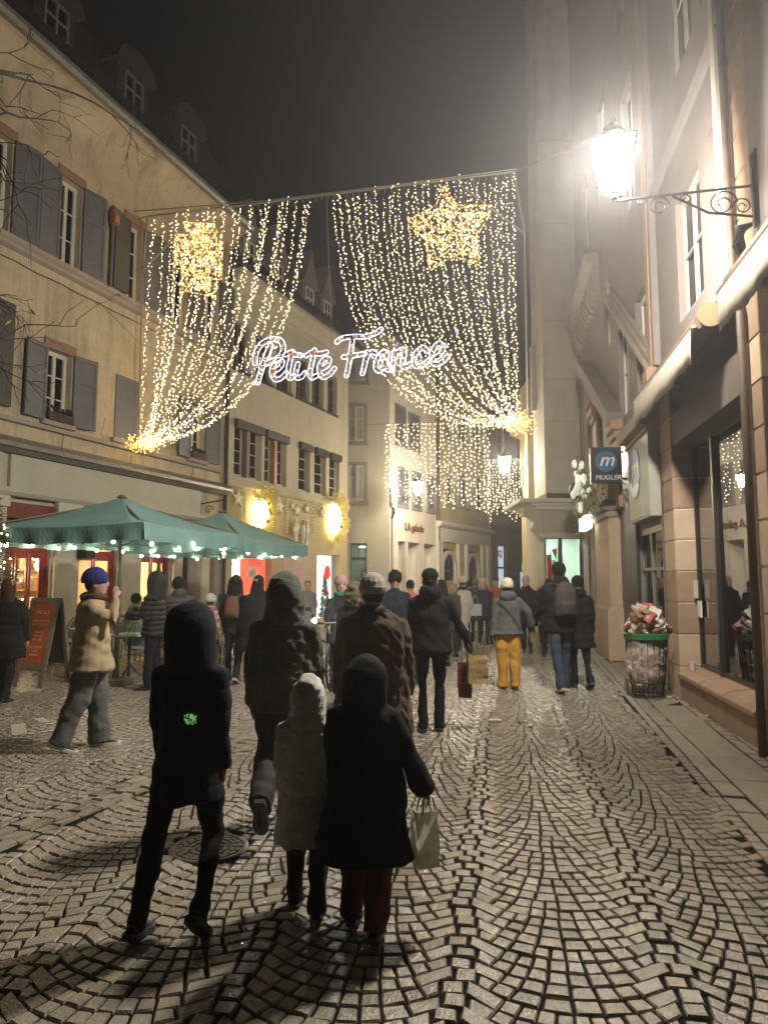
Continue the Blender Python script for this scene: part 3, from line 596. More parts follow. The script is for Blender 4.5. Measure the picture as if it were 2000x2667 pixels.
# cornice with stepped corbels along its street side (seen obliquely)
def seen(F, pts, off=0.): return [F.hit(px, py, off) for px, py in pts]
b = building('corniced_house', 'brown corniced house with corbels and raking mouldings, left of the sandstone shop', FR)
XA, XB = -10.6, -.62
open_ = [(-9.0+.9, -6.5, .1, 2.75), (-3.4, -2.45, 0, 4.15), (-2.4, -.75, .0, 2.45)]
wins = [(-8.9,-7.9,4.6,6.2), (-7.2,-6.2,4.6,6.2), (-3.9,-2.9,4.7,6.5), (-2.1,-1.2,4.7,6.4), (-8.6,-7.6,10.2,12.2), (-5.6,-4.6,10.2,12.4), (-2.8,-1.7,8.2,10.6), (-5.6,-4.7,6.6,8.2), (-2.8,-1.7,12,14.4)]
wm = wall_mesh(XA, XB, 0, 22, open_+wins, .3); wall_raw(wm, 'wall', M('plaster_mauve'), b)
for a, c, z0, z1 in wins: window(b, a, c, z0, z1, M('paint_white'), M('glass_dark'), 2, 2, y=.1, fw=.07)
k = MB(); k.prism([(0,8.7),(-.12,8.72),(-.14,8.9),(-.3,9.0),(-.34,9.15),(0,9.2)], XA, -5.9); k.build('cornice', M('plaster_mud'), b)
for i in range(13):
    xx = -10.3+i*.36; k = MB(); k.prism([(0,8.15),(-.1,8.2),(-.2,8.45),(-.22,8.7),(0,8.7)], xx, xx+.15); k.build('corbel', M('plaster_mud'), b)
def rake(name, m, p, q, w=.16, d=.22, n=1):
    (xa, za), (xb, zb) = FR.hit(*p), FR.hit(*q); k = MB(); L_ = math.hypot(xb-xa, zb-za); ux, uz = -(zb-za)/L_, (xb-xa)/L_
    for i in range(n):
        o1 = i*w*1.25; k.plate([(xa+ux*o1,za+uz*o1),(xb+ux*o1,zb+uz*o1),(xb+ux*(o1+w),zb+uz*(o1+w)),(xa+ux*(o1+w),za+uz*(o1+w))], -d+.05*i, 0)
    k.build(name, m, b, bevel=.008)
rake('raking_moulding', M('plaster_mauve'), (1534,970), (1620,1111), .3, .3)
rake('raking_moulding', M('plaster_mud'), (1593,786), (1710,970), .075, .16, 3)
k = MB(); xx = FR.x(1716,980); k.box(xx-.25, xx+.12, -.2, 0, 4.35, 4.75).box(xx-.18, xx+.06, -.12, 0, 4.75, 22); k.build('pilaster', M('sandstone'), b, bevel=.02)
for pa, za, zb in ((1560, 4.4, 6.6), (1615, 3.4, 4.9)):
    xx = FR.x(pa, 1180); k = MB(); k.box(xx-.3,xx+.3,-.1,0,3.0,za+1.1).box(xx-.42,xx+.42,-.22,0,za+1.1,za+1.3).box(xx-.36,xx+.36,-.16,0,za+.95,za+1.1); k.build('pilaster', M('sandstone'), b, bevel=.02)
# ground floor: stone pillars, roller shutter, dark post, door
k = MB(); k.box(-10.0,-9.05,-.05,.3,0,4.3).box(-10.1,-9.0,-.1,.3,0,1.0); k.build('pillar', M('sandstone'), b, bevel=.02)
k = MB(); k.box(-6.4,-4.3,-.22,.1,.0,4.0).box(-6.5,-4.2,-.3,.1,0,1.05); k.build('pillar', M('sandstone_pale'), b, bevel=.03)
k = MB(); k.box(-6.5,-4.2,-.35,0,3.0,3.2).box(-6.45,-4.25,-.28,0,2.85,3.0); k.build('capital', M('plaster_mud'), b, bevel=.03)
k = MB()
for i in range(30): k.prism([(.12,.1+i*.09),(.08,.13+i*.09),(.12,.18+i*.09)], -8.1, -6.5)
k.box(-8.1,-6.5,.12,.14,.1,2.8); k.build('roller_shutter', M('zinc'), b, kind='stuff')
k = MB(); k.box(-3.55,-2.42,-.06,.25,0,4.2); k.build('dark_panel', M('frame_dark'), b, bevel=.01)
k = MB(); k.box(-2.4,-2.33,.02,.1,0,2.45).box(-.83,-.75,.02,.1,0,2.45).box(-1.62,-1.55,.02,.1,0,2.45).box(-2.33,-.83,.02,.1,2.35,2.45).box(-2.33,-.83,.02,.1,1.75,1.8); fr = k.build('door_frame', M('metal_grey'), b)
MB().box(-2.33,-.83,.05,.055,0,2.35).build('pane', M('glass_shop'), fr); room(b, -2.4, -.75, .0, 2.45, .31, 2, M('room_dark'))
# fascia sign with the blue disc
DISC = mat('disc_blue', (.03,.10,.19), .3, .1); mat('sign_grey', (.30,.31,.25), .5, .08)
k = MB(); k.box(-2.35,-.7,-.16,.0,2.55,3.85); sg = k.build('sign_panel', M('sign_grey'), b, bevel=.01)
k = MB(); xm, zm = -1.75, 3.35; k.plate([(xm+.42*math.cos(t*.2618), zm+.42*math.sin(t*.2618)) for t in range(24)], -.175, -.16); k.build('sign_disc', DISC, sg)
text('m', 'sign_letter', M('paint_white'), sg, (xm,-.18,zm+.03), .75, shear=.3, ext=.004)
k = MB(); k.box(-2.3,-1.2,-.168,-.16,2.6,2.85); k.build('price_plate', M('paint_cream'), sg)
k = MB(); k.prism([(0,3.9),(-.3,3.95),(-.34,4.1),(0,4.15)], -2.4, -.65); k.build('fascia_cornice', M('plaster_mud'), b)
k = MB(); k.box(-2.4,-.65,-.2,0,3.85,3.9).box(-2.4,-.65,-.1,0,4.15,4.3); k.build('fascia_board', M('sandstone_pale'), b)
# lit flower decoration over the roller shutter door
fd = thing('flower_decoration', 'glowing white flowers and green sprays above the roller shutter door', 'decoration', FR.w(-4.9,-.40,3.5), FR.phi)
mat('leaf_lit', (.22,.30,.08), .6, .4, 20); FL = mat('flower_white', (.8,.8,.72), .5, emit=(.95,1,.85), estr=.4)
k = MB(); rr = random.Random(3)
for q in range(420):
    x, z = rr.uniform(-1.4,1.5), rr.gauss(0,.32); y = rr.uniform(-.3,.1); a = rr.uniform(0,6.28); L_ = rr.uniform(.08,.22)
    dx, dz = math.cos(a)*L_, math.sin(a)*L_; k.add([(x,y,z),(x+dx*.5-dz*.2,y-.03,z+dz*.5+dx*.2),(x+dx,y-.06,z+dz),(x+dx*.5+dz*.2,y-.02,z+dz*.5-dx*.2)], [(0,1,2,3)])
k.build('leaf', M('leaf_lit'), fd, kind='stuff')
k = MB()
for q in range(26):
    x, z = rr.uniform(-1.3,1.4), rr.gauss(.05,.25); k.ball((x,rr.uniform(-.4,-.2),z), rr.uniform(.05,.11), 7, sy=.6)
k.build('flower', FL, fd, kind='stuff')
k = MB(); k.box(-2.1,-.9,-.1,.05,-.75,-.45); k.build('light_box', mat('box_glow', (1,1,1), emit=(.95,1,.8), estr=2.2), fd)
# projecting square sign and round sign
sx, sz = 1583, 1210
P = FR.w(FR.x(1628,1205), 0, 0); p0 = GD(1583, 15.2); 
dd = 12.8
xa = (1540-1000)/1800*dd; xb = (1625-1000)/1800*dd
zz = CAMH + (1510-1210)/1800*dd
sgn = thing('square_shop_sign', 'black square projecting shop sign with blue disc and white lettering', 'sign', ((xa+xb)/2, dd, zz), R(-4))
w = (xb-xa)/2
MB().box(-w+.02, w-.02, -.05, .05, -.34, .34).build('sign_board', mat('sign_black', (.012,.014,.018), .3, .1), sgn, bevel=.012)
MB().plate([(.0+.2*math.cos(t*.2618), .07+.2*math.sin(t*.2618)) for t in range(24)], -.058, -.05).build('sign_disc', DISC, sgn)
text('m', 'sign_letter', M('paint_white'), sgn, (0,-.062,.09), .36, shear=.35, ext=.003)
text('MUGLER', 'sign_lettering', M('paint_white'), sgn, (.03,-.056,-.235), .125, shear=.15, ext=.003)
MB().tube([(w-.03,0,.25),(w+.62,0,.25)], .018).tube([(w-.03,0,-.25),(w+.62,0,-.25)], .018).build('sign_arm', M('metal_black'), sgn)
dd = 17.0; xa = (1517-1000)/1800*dd; zz = CAMH+(1510-1277)/1800*dd
sgn = thing('round_shop_sign', 'dark round hanging sign with faint script below the square sign', 'sign', (xa, dd, zz), R(-6))
k = MB(); k.plate([(.29*math.cos(t*.2244), .29*math.sin(t*.2244)) for t in range(28)], -.03, .03); k.build('sign_board', mat('sign_charcoal', (.03,.033,.036), .35, .1), sgn, bevel=.006)
text('Coup de', 'sign_lettering', mat('letter_grey', (.4,.4,.38), .5), sgn, (0,-.035,-.02), .11, shear=.3, ext=.002)
MB().tube([(0,0,.29),(0,0,.45),(.75,0,.45)], .016).build('sign_arm', M('metal_black'), sgn)
# ================================================================== R1: sandstone shop
b = building('sandstone_shop', 'sandstone shop with large display window, awnings and stepped stone sill', FR)
mat('joint_pale', (.72,.62,.5), .8)
ZT = 5.0
# pilaster cores with separate blocks
def pier(xa, xb, z0, z1, yb=.32, hgt=.43, seed=1):
    MB().box(xa+.012, xb-.012, .012, yb, z0, z1).build('pier', M('joint_pale'), b)
    z = z0; rr = random.Random(seed); n = 0
    while z < z1-.05:
        h = min(hgt, z1-z); j = .009
        o = MB().box(xa, xb, 0, yb-.004, z+j, z+h-j).build('stone_block', M('sandstone' if rr.random() < .7 else 'sandstone_pale'), b, bevel=.006); z += h; n += 1
pier(-.6, 0, 0, 4.35, seed=2)
pier(2.86, 3.42, 0, 9.0, yb=.5, seed=5)
# sill ledge and plinth under the window
for xa, xb in ((0,.98),(.99,1.9),(1.91,2.86)):
    k = MB(); k.prism([(.0,.0),(.0,.26),(-.03,.29),(-.03,.34),(.05,.39),(.3,.43),(.34,.43),(.34,0)], xa+.004, xb-.004); k.build('sill_stone', M('sandstone'), b, bevel=.006)
k = MB(); k.prism([(.0,.5),(.34,.5),(.34,.43),(.08,.43)], 0, 2.86)
# display window
k = MB(); gy = .3
k.box(0,.04,gy-.03,gy+.05,.43,3.46).box(.88,.96,gy-.05,gy+.06,.43,3.46).box(2.82,2.86,gy-.03,gy+.05,.43,3.46).box(.04,.88,gy-.03,gy+.05,3.40,3.46).box(.96,2.82,gy-.03,gy+.05,3.40,3.46).box(.04,.88,gy-.03,gy+.05,.43,.48).box(.96,2.82,gy-.03,gy+.05,.43,.48); wf = k.build('display_window', M('frame_dark'), b, bevel=.004)
MB().box(.04,.88,gy,gy+.008,.48,3.4).build('pane', M('glass_shop'), wf); MB().box(.96,2.82,gy,gy+.008,.48,3.4).build('pane', M('glass_shop'), wf)
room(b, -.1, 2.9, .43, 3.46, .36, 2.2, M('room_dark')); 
k = MB(); k.box(-.1,2.9,2.15,2.2,.43,2.6); k.build('display_back', M('plaster_mauve'), b)
k = MB(); k.box(-.0,2.86,.02,.3,3.46,3.9).box(-.0,2.86,.14,.3,3.9,4.35); k.build('roller_case', M('reveal_dark'), b)
k = MB(); k.box(.055,.075,.2,.26,1.35,1.6); k.build('intercom', M('paint_cream'), b, bevel=.004) ; k = MB(); k.box(.03,.18,gy-.05,gy-.03,1.1,1.32); k.build('notice', M('poster_white'), b)
# upper wall
up = [(.75,1.85,4.95,6.6), (2.2,2.75,4.95,6.6), (.75,1.85,8.2,10.2), (2.2,2.75,8.2,10.2)]
wm = wall_mesh(-.6, 2.86, 4.35, 20, up, .3); wall_raw(wm, 'wall', M('plaster_mauve'), b)
wm = wall_mesh(3.42, 9, 4.35, 20, [], .3); wall_raw(wm, 'wall', M('plaster_mauve'), b)
for a, c, z0, z1 in up: window(b, a, c, z0, z1, M('paint_cream'), M('glass_dark'), 2, 2, y=.08, fw=.07)
k = MB(); k.box(-.6,-.35,-.1,0,4.75,20); k.build('pilaster', M('plaster_mauve'), b, bevel=.01)
for z in (7.3, 10.9): k = MB(); k.prism([(0,z),(-.04,z+.03),(-.08,z+.12),(0,z+.16)], -.6, 2.86); k.build('string_course', M('plaster_mauve'), b)
k = MB(); k.box(2.72,2.86,-.09,0,4.35,14); k.build('window_jamb', M('paint_white'), b)
# near bay beyond the second pilaster
k = MB(); k.box(3.42,9,0.1,.4,0,.5); k.build('plinth', M('sandstone'), b); MB().box(3.42,9,.3,.31,.5,3.4).build('pane', M('glass_shop'), b); MB().box(3.42,9,.1,.5,3.4,4.35).build('roller_case', M('reveal_dark'), b)
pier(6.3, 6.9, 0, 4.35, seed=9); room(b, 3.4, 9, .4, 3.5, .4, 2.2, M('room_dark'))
MB().tube([(3.14,-.06,.0),(3.14,-.06,4.2),(3.0,-.06,4.45),(3.0,-.06,12)], .04, 8).build('downpipe', M('window_brown'), b, smooth=True)
# awnings: cassette and hanging valance
def awning(xa, xb, lab, cap=True):
    t = thing('awning', lab, 'awning', FR.w(0,0,0), FR.phi)
    k = MB(); k.prism([(0,4.36),(-.06,4.3),(-.3,4.22),(-.34,4.28),(-.32,4.36),(-.1,4.52),(0,4.52)], xa, xb); k.build('cassette', M('window_brown'), t)
    k = MB(); k.prism([(-.32,4.215),(-.37,4.215),(-.385,4.245),(-.36,4.27),(-.32,4.26)], xa-.02, xb+.02); k.build('front_bar', M('awning_metal'), t, bevel=.01)
    k = MB(); n = 60; vs = []
    for i in range(n+1):
        x = xa+.02+(xb-xa-.04)*i/n; d = .010*math.sin(i*.5)+.004*math.sin(i*1.7); zb = 3.86+.018*math.sin(i*.27)+.01*math.sin(i*.8)
        vs += [(x,-.37,4.22),(x,-.375+d*.5,4.02),(x,-.37+d,zb)]
    k.add(vs, [(3*i+j, 3*i+3+j, 3*i+4+j, 3*i+1+j) for i in range(n) for j in (0,1)]); o = wall_raw(k, 'valance', M('awning_cream'), t)
    o.data.polygons.foreach_set('use_smooth', [True]*len(o.data.polygons)); so = o.modifiers.new('t','SOLIDIFY'); so.thickness = .004
    if cap: k = MB(); k.plate([(-.19+.13*math.cos(t_*.31), 4.35+.13*math.sin(t_*.31)) for t_ in range(20)], xb+.03, xb+.05); me = k.mesh('end_cap', mat('cap_yellow', (.2,.165,.09), .5)); o = link('end_cap', me, t, rot=(0,0,0)); 
    if cap:
        for v in o.data.vertices: v.co = (v.co.y, v.co.x, v.co.z)
        o.data.flip_normals()
awning(-.55, 2.62, 'long awning with crumpled cream valance above the display window')
awning(3.5, 6.2, 'nearest awning at the right edge, only its end in view', False)
# ================================================================== street lamps
LAMPR = mat('lamp_glass_dimmed', (1,1,1), emit=(1,.86,.66), estr=14)
LAMPG = mat('lamp_glass_bright', (1,1,1), emit=(1,.92,.80), estr=LAMP_MAIN); LAMPF = mat('lamp_glass_far', (1,1,1), emit=(1,.86,.66), estr=LAMP_FAR)
def lantern(loc, rz, label, gm, L_, s=1.0, ornate=True, wire=False):
    t = thing('street_lamp', label, 'street lamp', loc, rz, 'wall mounted street lamps')
    # local x = from the lantern towards the wall
    w0, w1, h = .115*s, .19*s, .44*s
    g = MB(); g.add([(-w0,-w0,0),(w0,-w0,0),(w0,w0,0),(-w0,w0,0),(-w1,-w1,h),(w1,-w1,h),(w1,w1,h),(-w1,w1,h)], [(0,3,2,1),(0,1,5,4),(2,3,7,6),(3,0,4,7)]); wall_raw(g, 'lantern_glass', gm, t)
    g2 = MB(); g2.add([(w0,-w0,0),(w0,w0,0),(w1,w1,h),(w1,-w1,h)], [(0,1,2,3)]); g2.add([(-w1,-w1,h),(w1,-w1,h),(w1,w1,h),(-w1,w1,h)], [(0,1,2,3)]); wall_raw(g2, 'dimmed_house_pane', LAMPR, t)  # dim pane added to hold lamp glare off the house wall
    f = MB(); r = .011*s
    for sx, sy in ((-1,-1),(1,-1),(1,1),(-1,1)):
        f.tube([(sx*(w0+.012),sy*(w0+.012),-.01),(sx*(w1+.012),sy*(w1+.012),h)], r, 4); f.tube([(sx*(w0+.012),sy*(w0+.012),-.01),(sx*w0*.9,sy*w0*.9,-.07*s),(0,0,-.13*s)], r, 4)
    q = [(-1,-1),(1,-1),(1,1),(-1,1)]
    f.tube([(a*(w0+.02)*1.12,c*(w0+.02)*1.12,h*.12) for a,c in q], r*1.1, 4, closed=True); f.tube([(a*(w0+.014),c*(w0+.014),-.01) for a,c in q], r*1.1, 4, closed=True); f.tube([(a*(w1+.014),c*(w1+.014),h) for a,c in q], r*1.3, 4, closed=True)
    f.lathe([(.02,-.2*s),(.035,-.16*s),(.02,-.12*s),(.04,-.1*s)], (0,0,0), 8); f.build('lantern_frame', M('metal_black'), t)
    c = MB(); c.lathe([(w1*1.35,h+.01),(w1*1.2,h+.03),(w1*.75,h+.12*s),(w1*.5,h+.17*s),(w1*.55,h+.2*s),(.03,h+.26*s),(.025,h+.3*s),(.001,h+.33*s)], (0,0,0), 8); c.build('lantern_roof', M('metal_black'), t)
    a = MB(); a.tube([(-.02,0,-.2*s),(L_,0,-.16*s)], .014*s, 6).tube([(L_,0,-.55*s),(L_,0,.18*s)], .022*s, 6); 
    if ornate: a.tube([(L_*.42,0,-.2*s),(L_*.68,0,-.42*s),(L_,0,-.5*s)], .013*s, 6)
    ar = a.build('bracket', M('metal_black'), t)
    MB().box(L_+.01, L_+.04, -.05, .05, -.6*s, .22*s).build('wall_plate', M('metal_black'), t)
    def scroll(cx, cz, R0, turns, sgn, name='scroll'):
        k = MB(); n = 34; k.tube([(cx+sgn*R0*(1-.8*i/n)*math.cos(turns*6.283*i/n), 0, cz+R0*(1-.8*i/n)*math.sin(turns*6.283*i/n)) for i in range(n+1)], .0085*s, 5); k.build(name, M('metal_black'), t)
    scroll(L_*.32, -.30*s, .115*s, 1.7, 1); scroll(L_*.78, -.33*s, .15*s, 1.7, 1); 
    if ornate:
        scroll(L_*.52, -.25*s, .06*s, 1.3, -1); scroll(L_*.92, -.38*s, .10*s, 1.5, -1); scroll(L_*.2, -.24*s, .05*s, 1.2, -1)
        k = MB(); k.tube([(L_*.98,0,-.58*s),(L_*.9,0,-.62*s),(L_*.88,0,-.8*s),(L_*.93,0,-1.0*s),(L_*1.0,0,-1.08*s)], [.02,.05,.06,.04,.015], 8); k.build('ballast', M('metal_black'), t)
    return t
wl = FR.w(3.13, 0, 0); dv = -FR.Y; base = wl + dv*1.28
zl = CAMH + (1510-488)/1800*base.y - .0
_h = FR.hit(1600, 478, -1.25); base = FR.w(_h[0], -1.25, 0)
lantern((base.x, base.y, _h[1]), FR.phi+R(90), 'blazing near street lamp on ornate bracket at the upper right', LAMPG, 1.22, .88)
lantern((4.24, 24.0, CAMH+(1510-1222)/1800*24.0), R(0), 'bright far street lamp on thin bracket beside the tall pale house', LAMPF, .62, 1.0)
pc = FC2.w(.3, 0, 0)
lantern((1.25, 25.6, CAMH+(1510-1283)/1800*25.6), R(176), 'small street lamp on scrolled bracket at the gallery corner', mat('lamp_glass_corner', (1,1,1), emit=(1,.86,.66), estr=LAMP_FAR*.5), 1.0, .9)
# ================================================================== ground
ground = link('ground', MB().add([(-60,-20,-.013),(60,-20,-.013),(60,90,-.013),(-60,90,-.013)], [(0,1,2,3)]).mesh('ground', M('joint')), kind='structure')
street = link('cobbled_street', None, kind='structure')
DR = -FR.X; DR = Vector((DR.x, DR.y)); UR = Vector((DR.y, -DR.x))         # along and across the street
gl0, gl1 = G(388,2054).xy, G(0,2215).xy; DL = (gl0-gl1).normalized(); UL = Vector((DL.y, -DL.x))
rs0, rs1 = G(1722,1900).xy, G(1912,2110).xy; DS = (rs0-rs1).normalized(); US = Vector((DS.y, -DS.x))
MAN = G(545,2205).xy
def cobbles(O, D, U, w, ks, v0, v1, keep, pitch=.091, seed=1, amax=47, st=.095):
    """fans of setts: rows bulge towards the viewer, cross joints run square to the rows, courses meet in cusps"""
    g = np.random.default_rng(seed); out = []; A = math.radians(amax); h = w/2; Rr = h/math.sin(A); cA = Rr*math.cos(A)
    arc = lambda u: -(math.sqrt(max(0, Rr*Rr-min(abs(u),h)**2))-cA)
    n0 = int(v0/pitch); n1 = int(v1/pitch)
    ph = 0; off = g.uniform(-.012,.034,(len(ks)+1, n1-n0+2))*np.where(np.arange(n1-n0+2)%2, 1, -1)[None]
    for ki, k in enumerate(ks):
        hh = h-.046; J = [-hh+2*hh*i/8+g.uniform(-.01,.01)*(0<i<8) for i in range(9)]
        for j in range(n0, n1):
            vb = j*pitch+ph; mp = [u - pitch*(u/Rr)*math.sqrt(1-(u/Rr)**2)*.92 for u in J]; J[0] = -hh+off[ki,j-n0]; J[-1] = hh+off[ki+1,j-n0]; mp[0] = J[0]+.010; mp[-1] = J[-1]-.010
            if ki < len(ks)-1: z_ = off[ki+1,j-n0]; t_ = vb+arc(hh)+g.uniform(-.01,.01); q = np.array([(hh+z_+.006,t_+.006),(w-hh+z_-.006,t_+.006),(w-hh+z_-.006,t_+pitch-.007),(hh+z_+.006,t_+pitch-.007)]); out.append(q+[(k+.5)*w,0])
            for i in range(len(J)-1):
                if J[i+1]-J[i] < .03: continue
                q = [(J[i], vb+arc(J[i])), (J[i+1], vb+arc(J[i+1])), (mp[i+1], vb+pitch+arc(mp[i+1])), (mp[i], vb+pitch+arc(mp[i]))]
                q = np.array(q)
                a, b_, c_, d_ = q; n = q - q.mean(0); L_ = np.linalg.norm(n, axis=1, keepdims=True)
                if L_.min() < .018: continue
                q = q.mean(0) + n*(L_-.0078)/L_; out.append(q + [(k+.5)*w, 0])
            N_ = [-hh] + [m_ + g.uniform(-.008,.008) for m_ in mp if -hh+.045 < m_ < hh-.045] + [hh]
            K_ = [N_[0]]
            for m_ in N_[1:-1]:
                if m_ - K_[-1] < .068: continue
                if m_ - K_[-1] > .126: K_.append((m_+K_[-1])/2)
                K_.append(m_)
            if hh - K_[-1] < .045 and len(K_) > 1: K_.pop()
            if hh - K_[-1] > .126: K_.append((hh+K_[-1])/2)
            K_.append(hh); J = [K_[0]] + [K_[i] + .22*((K_[i-1]+K_[i+1])/2-K_[i]) for i in range(1, len(K_)-1)] + [K_[-1]]
    q = np.array(out); q = q + g.uniform(-.0028,.0028,q.shape)
    P = q[..., :1]*np.array([U.x, U.y]) + q[..., 1:]*np.array([D.x, D.y]) + np.array([O.x, O.y])
    c = P.mean(1); return P[keep(c)]
def side(c, p, U): return (c - np.array([p.x, p.y]))@np.array([U.x, U.y])
def vis(c): return (c[:,1] > 2.0) & (np.abs(c[:,0]) < c[:,1]*.60+.35)
man = lambda c: np.hypot(c[:,0]-MAN.x, c[:,1]-MAN.y) > .25
c0 = G(1705,2412).xy; wR = abs((G(1207,2412).xy - c0).dot(UR))
PR = cobbles(c0, DR, UR, wR, range(-16, 3), -2.5, 24, lambda c: vis(c) & (side(c, gl0, UL) > .02) & (side(c, rs0, US) < -.112) & man(c), seed=3)
PL = cobbles(gl0, DL, UL, .95, range(-9, 0), -6, 17, lambda c: vis(c) & (side(c, gl0, UL) < -.33) & (c[:,1] < 24), seed=5)
# gutter: three straight courses between the two fans; pavement courses by the wall
def courses(O, D, U, rows, v0, v1, seed, gap=.007):
    g = np.random.default_rng(seed); res = []
    for u0, u1, L_ in rows:
        v = v0 + g.uniform(0, L_)
        while v < v1:
            l = L_*g.uniform(.82,1.18); res.append([(u0+gap, v+gap), (u1-gap, v+gap), (u1-gap, v+l-gap), (u0+gap, v+l-gap)]); v += l
    q = np.array(res); q = q + g.uniform(-.003,.003,q.shape)
    P = q[..., :1]*np.array([U.x, U.y]) + q[..., 1:]*np.array([D.x, D.y]) + np.array([O.x, O.y]); return P[vis(P.mean(1))]
PG = courses(gl0, DL, UL, [(-.33,-.215,.19),(-.215,-.10,.19),(-.10,0.0,.17)], -5, 18, 8)
P1 = courses(rs0, DS, US, [(-.09,0,.11),(0,.17,.42)], -6, 12, 9); P2 = courses(rs0, DS, US, [(.17,.56,.85)], -6, 12, 10); P3 = courses(rs0, DS, US, [(.56,.68,.2),(.68,.80,.22),(.80,.92,.2),(.92,1.2,.3)], -6, 12, 11)
def stones(P, z=0., dome=.006, tilt=.003, inset=.0045, seed=0, tone=.25):
    """each stone: worn rim and slightly raised, tilted top -> vertex array, face array, tint"""
    g = np.random.default_rng(seed); n = len(P); c = P.mean(1, keepdims=True); d = P-c; L_ = np.linalg.norm(d, axis=2, keepdims=True)
    def ring(s, zz): 
        xy = c + d*(L_-s)/L_; return np.concatenate([xy, np.broadcast_to(np.asarray(zz).reshape(-1 if np.ndim(zz) else 1, *( [1,1] if np.ndim(zz)==1 else [1,1])), (n,4,1)) if np.ndim(zz) < 2 else zz[..., None]], 2)
    til = g.normal(0, tilt, (n, 2)); base = z + g.normal(0, .002, n)
    tz = base[:,None] + (d*til[:,None,:]).sum(2)/.05
    low = ring(0, np.full((n,4), -.055)); rim = ring(0, tz-dome*1.2-.004); top = ring(inset*1.6, tz)
    mid = np.concatenate([c[:,0], (tz.mean(1)+dome*.35)[:,None]], 1)[:,None]
    V = np.concatenate([low, rim, top, mid], 1)
    f = []
    for i in range(4): j=(i+1)%4; f += [(i,j,4+j,4+i),(4+i,4+j,8+j,8+i),(8+i,8+j,12,12)]
    F = np.array(f); t = 1+g.normal(0, tone, n).clip(-.5,.6); tint = np.stack([t*g.uniform(.95,1.08,n), t, t*g.uniform(.88,1.05,n)], 1)
    return V, F, tint
def stone_mesh(name, V, F, tint, m):
    n = len(V); vv = V.reshape(-1,3); faces = []
    for k in range(n):
        b_ = 13*k
        for f in F: faces.append((b_+f[0], b_+f[1], b_+f[2], b_+f[3]) if f[2] != f[3] else (b_+f[0], b_+f[1], b_+f[2]))
    me = bpy.data.meshes.new(name); me.from_pydata(vv.tolist(), [], faces); me.materials.append(m)
    at = me.attributes.new('tint', 'FLOAT_COLOR', 'POINT'); col = np.ones((n*13, 4)); col[:, :3] = np.repeat(tint, 13, 0); at.data.foreach_set('color', col.ravel())
    me.update(); return me
def lay(P, name, m, parent, limit, seed, **kw):
    V, F, T = stones(P, seed=seed, **kw); c = P.mean(1); inview = (c[:,1] > 2.45) & (np.abs(c[:,0]) < c[:,1]*.56)
    key = c[:,1] + np.where(inview, 0, 1000); order = np.argsort(key); near = order[:limit]; far = order[limit:]
    for i in near: link(name, stone_mesh(name, V[i:i+1], F, T[i:i+1], m), parent)
    if len(far): link(name, stone_mesh(name, V[far], F, T[far], m), parent, kind='stuff')
fans = np.concatenate([PR, PL])
lay(fans, 'cobblestone', M('cobble'), street, 300, 1, dome=.003, tilt=.0014, tone=.09)
lay(PG, 'gutter_stone', M('cobble'), street, 110, 2, tone=.12)
mat('slab', (.26,.22,.17)); lay(P1, 'kerb_stone', M('slab'), street, 160, 3, tone=.1, tilt=.001, dome=.003); lay(P2, 'paving_slab', M('slab'), street, 60, 4, tone=.15, tilt=.0008, dome=.002); lay(P3, 'paving_sett', M('slab'), street, 120, 5, tone=.18, tilt=.003)
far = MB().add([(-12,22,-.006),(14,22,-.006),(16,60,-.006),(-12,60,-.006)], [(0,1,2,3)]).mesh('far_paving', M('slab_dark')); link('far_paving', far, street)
mc = thing('manhole_cover', 'round ribbed iron manhole cover between the black parka and the green hooded jacket', 'manhole cover', (MAN.x, MAN.y, 0))
k = MB(); k.lathe([(.235,-.05),(.235,-.004),(.225,.001),(.205,.001),(.2,-.006),(.195,-.006),(.0005,-.006)], (0,0,0), 40); k.build('cover', mat('iron_wet', (.10,.085,.07), .32, .25, 20, .3, 60, metal=.5), mc)
for r in (.03,.07,.11,.15,.18):
    k = MB(); n = max(6, int(r*110)); 
    for i in range(n):
        a0, a1 = 2*math.pi*(i+.08)/n, 2*math.pi*(i+.92)/n
        k.add([(q*math.cos(a), q*math.sin(a), z) for z in (-.006,.0015) for q, a in ((r-.012,a0),(r-.012,a1),(r+.014,a1),(r+.014,a0))], [(0,1,2,3),(4,5,6,7),(0,1,5,4),(1,2,6,5),(2,3,7,6),(3,0,4,7)])
    k.build('rib_ring', M('iron_wet'), mc, kind='stuff')
# white painted marking on the stones near the menu board
k = MB(); rr = random.Random(5)
def mark(a, b2_, w):
    p, q = G(*a).xy, G(*b2_).xy; n = max(2, int((q-p).length/.06)); t = (q-p)/n; u = Vector((-t.y, t.x)).normalized()*w
    for i in range(n):
        if rr.random() < .12: continue
        a_ = p+t*i+t*.1; c_ = p+t*(i+.88); j = rr.uniform(-.006,.006); k.add([(*(a_-u),.009),(*(c_-u),.009),(*(c_+u),.009),(*(a_+u),.009)], [(0,1,2,3)])
mark((35,1917),(195,1897),.03); mark((48,1885),(52,1915),.07); mark((100,1872),(130,1888),.05); mark((150,1878),(200,1868),.035)
o = k.build('painted_marking', mat('road_paint', (.6,.56,.46), .6, .3, 30), street, kind='stuff')
# drain grates on the right
for a in ((1640,1722),(1760,1760)):
    p = G(*a); k = MB(); k.box(-.25,.25,-.35,.35,-.02,.008); 
    for i in range(9): k.box(-.22,.22,-.31+i*.07,-.285+i*.07,.008,.012)
    k.build('utility_cover', M('slab_dark'), street, loc=(p.x,p.y,0), rot=(0,0,FR.phi))
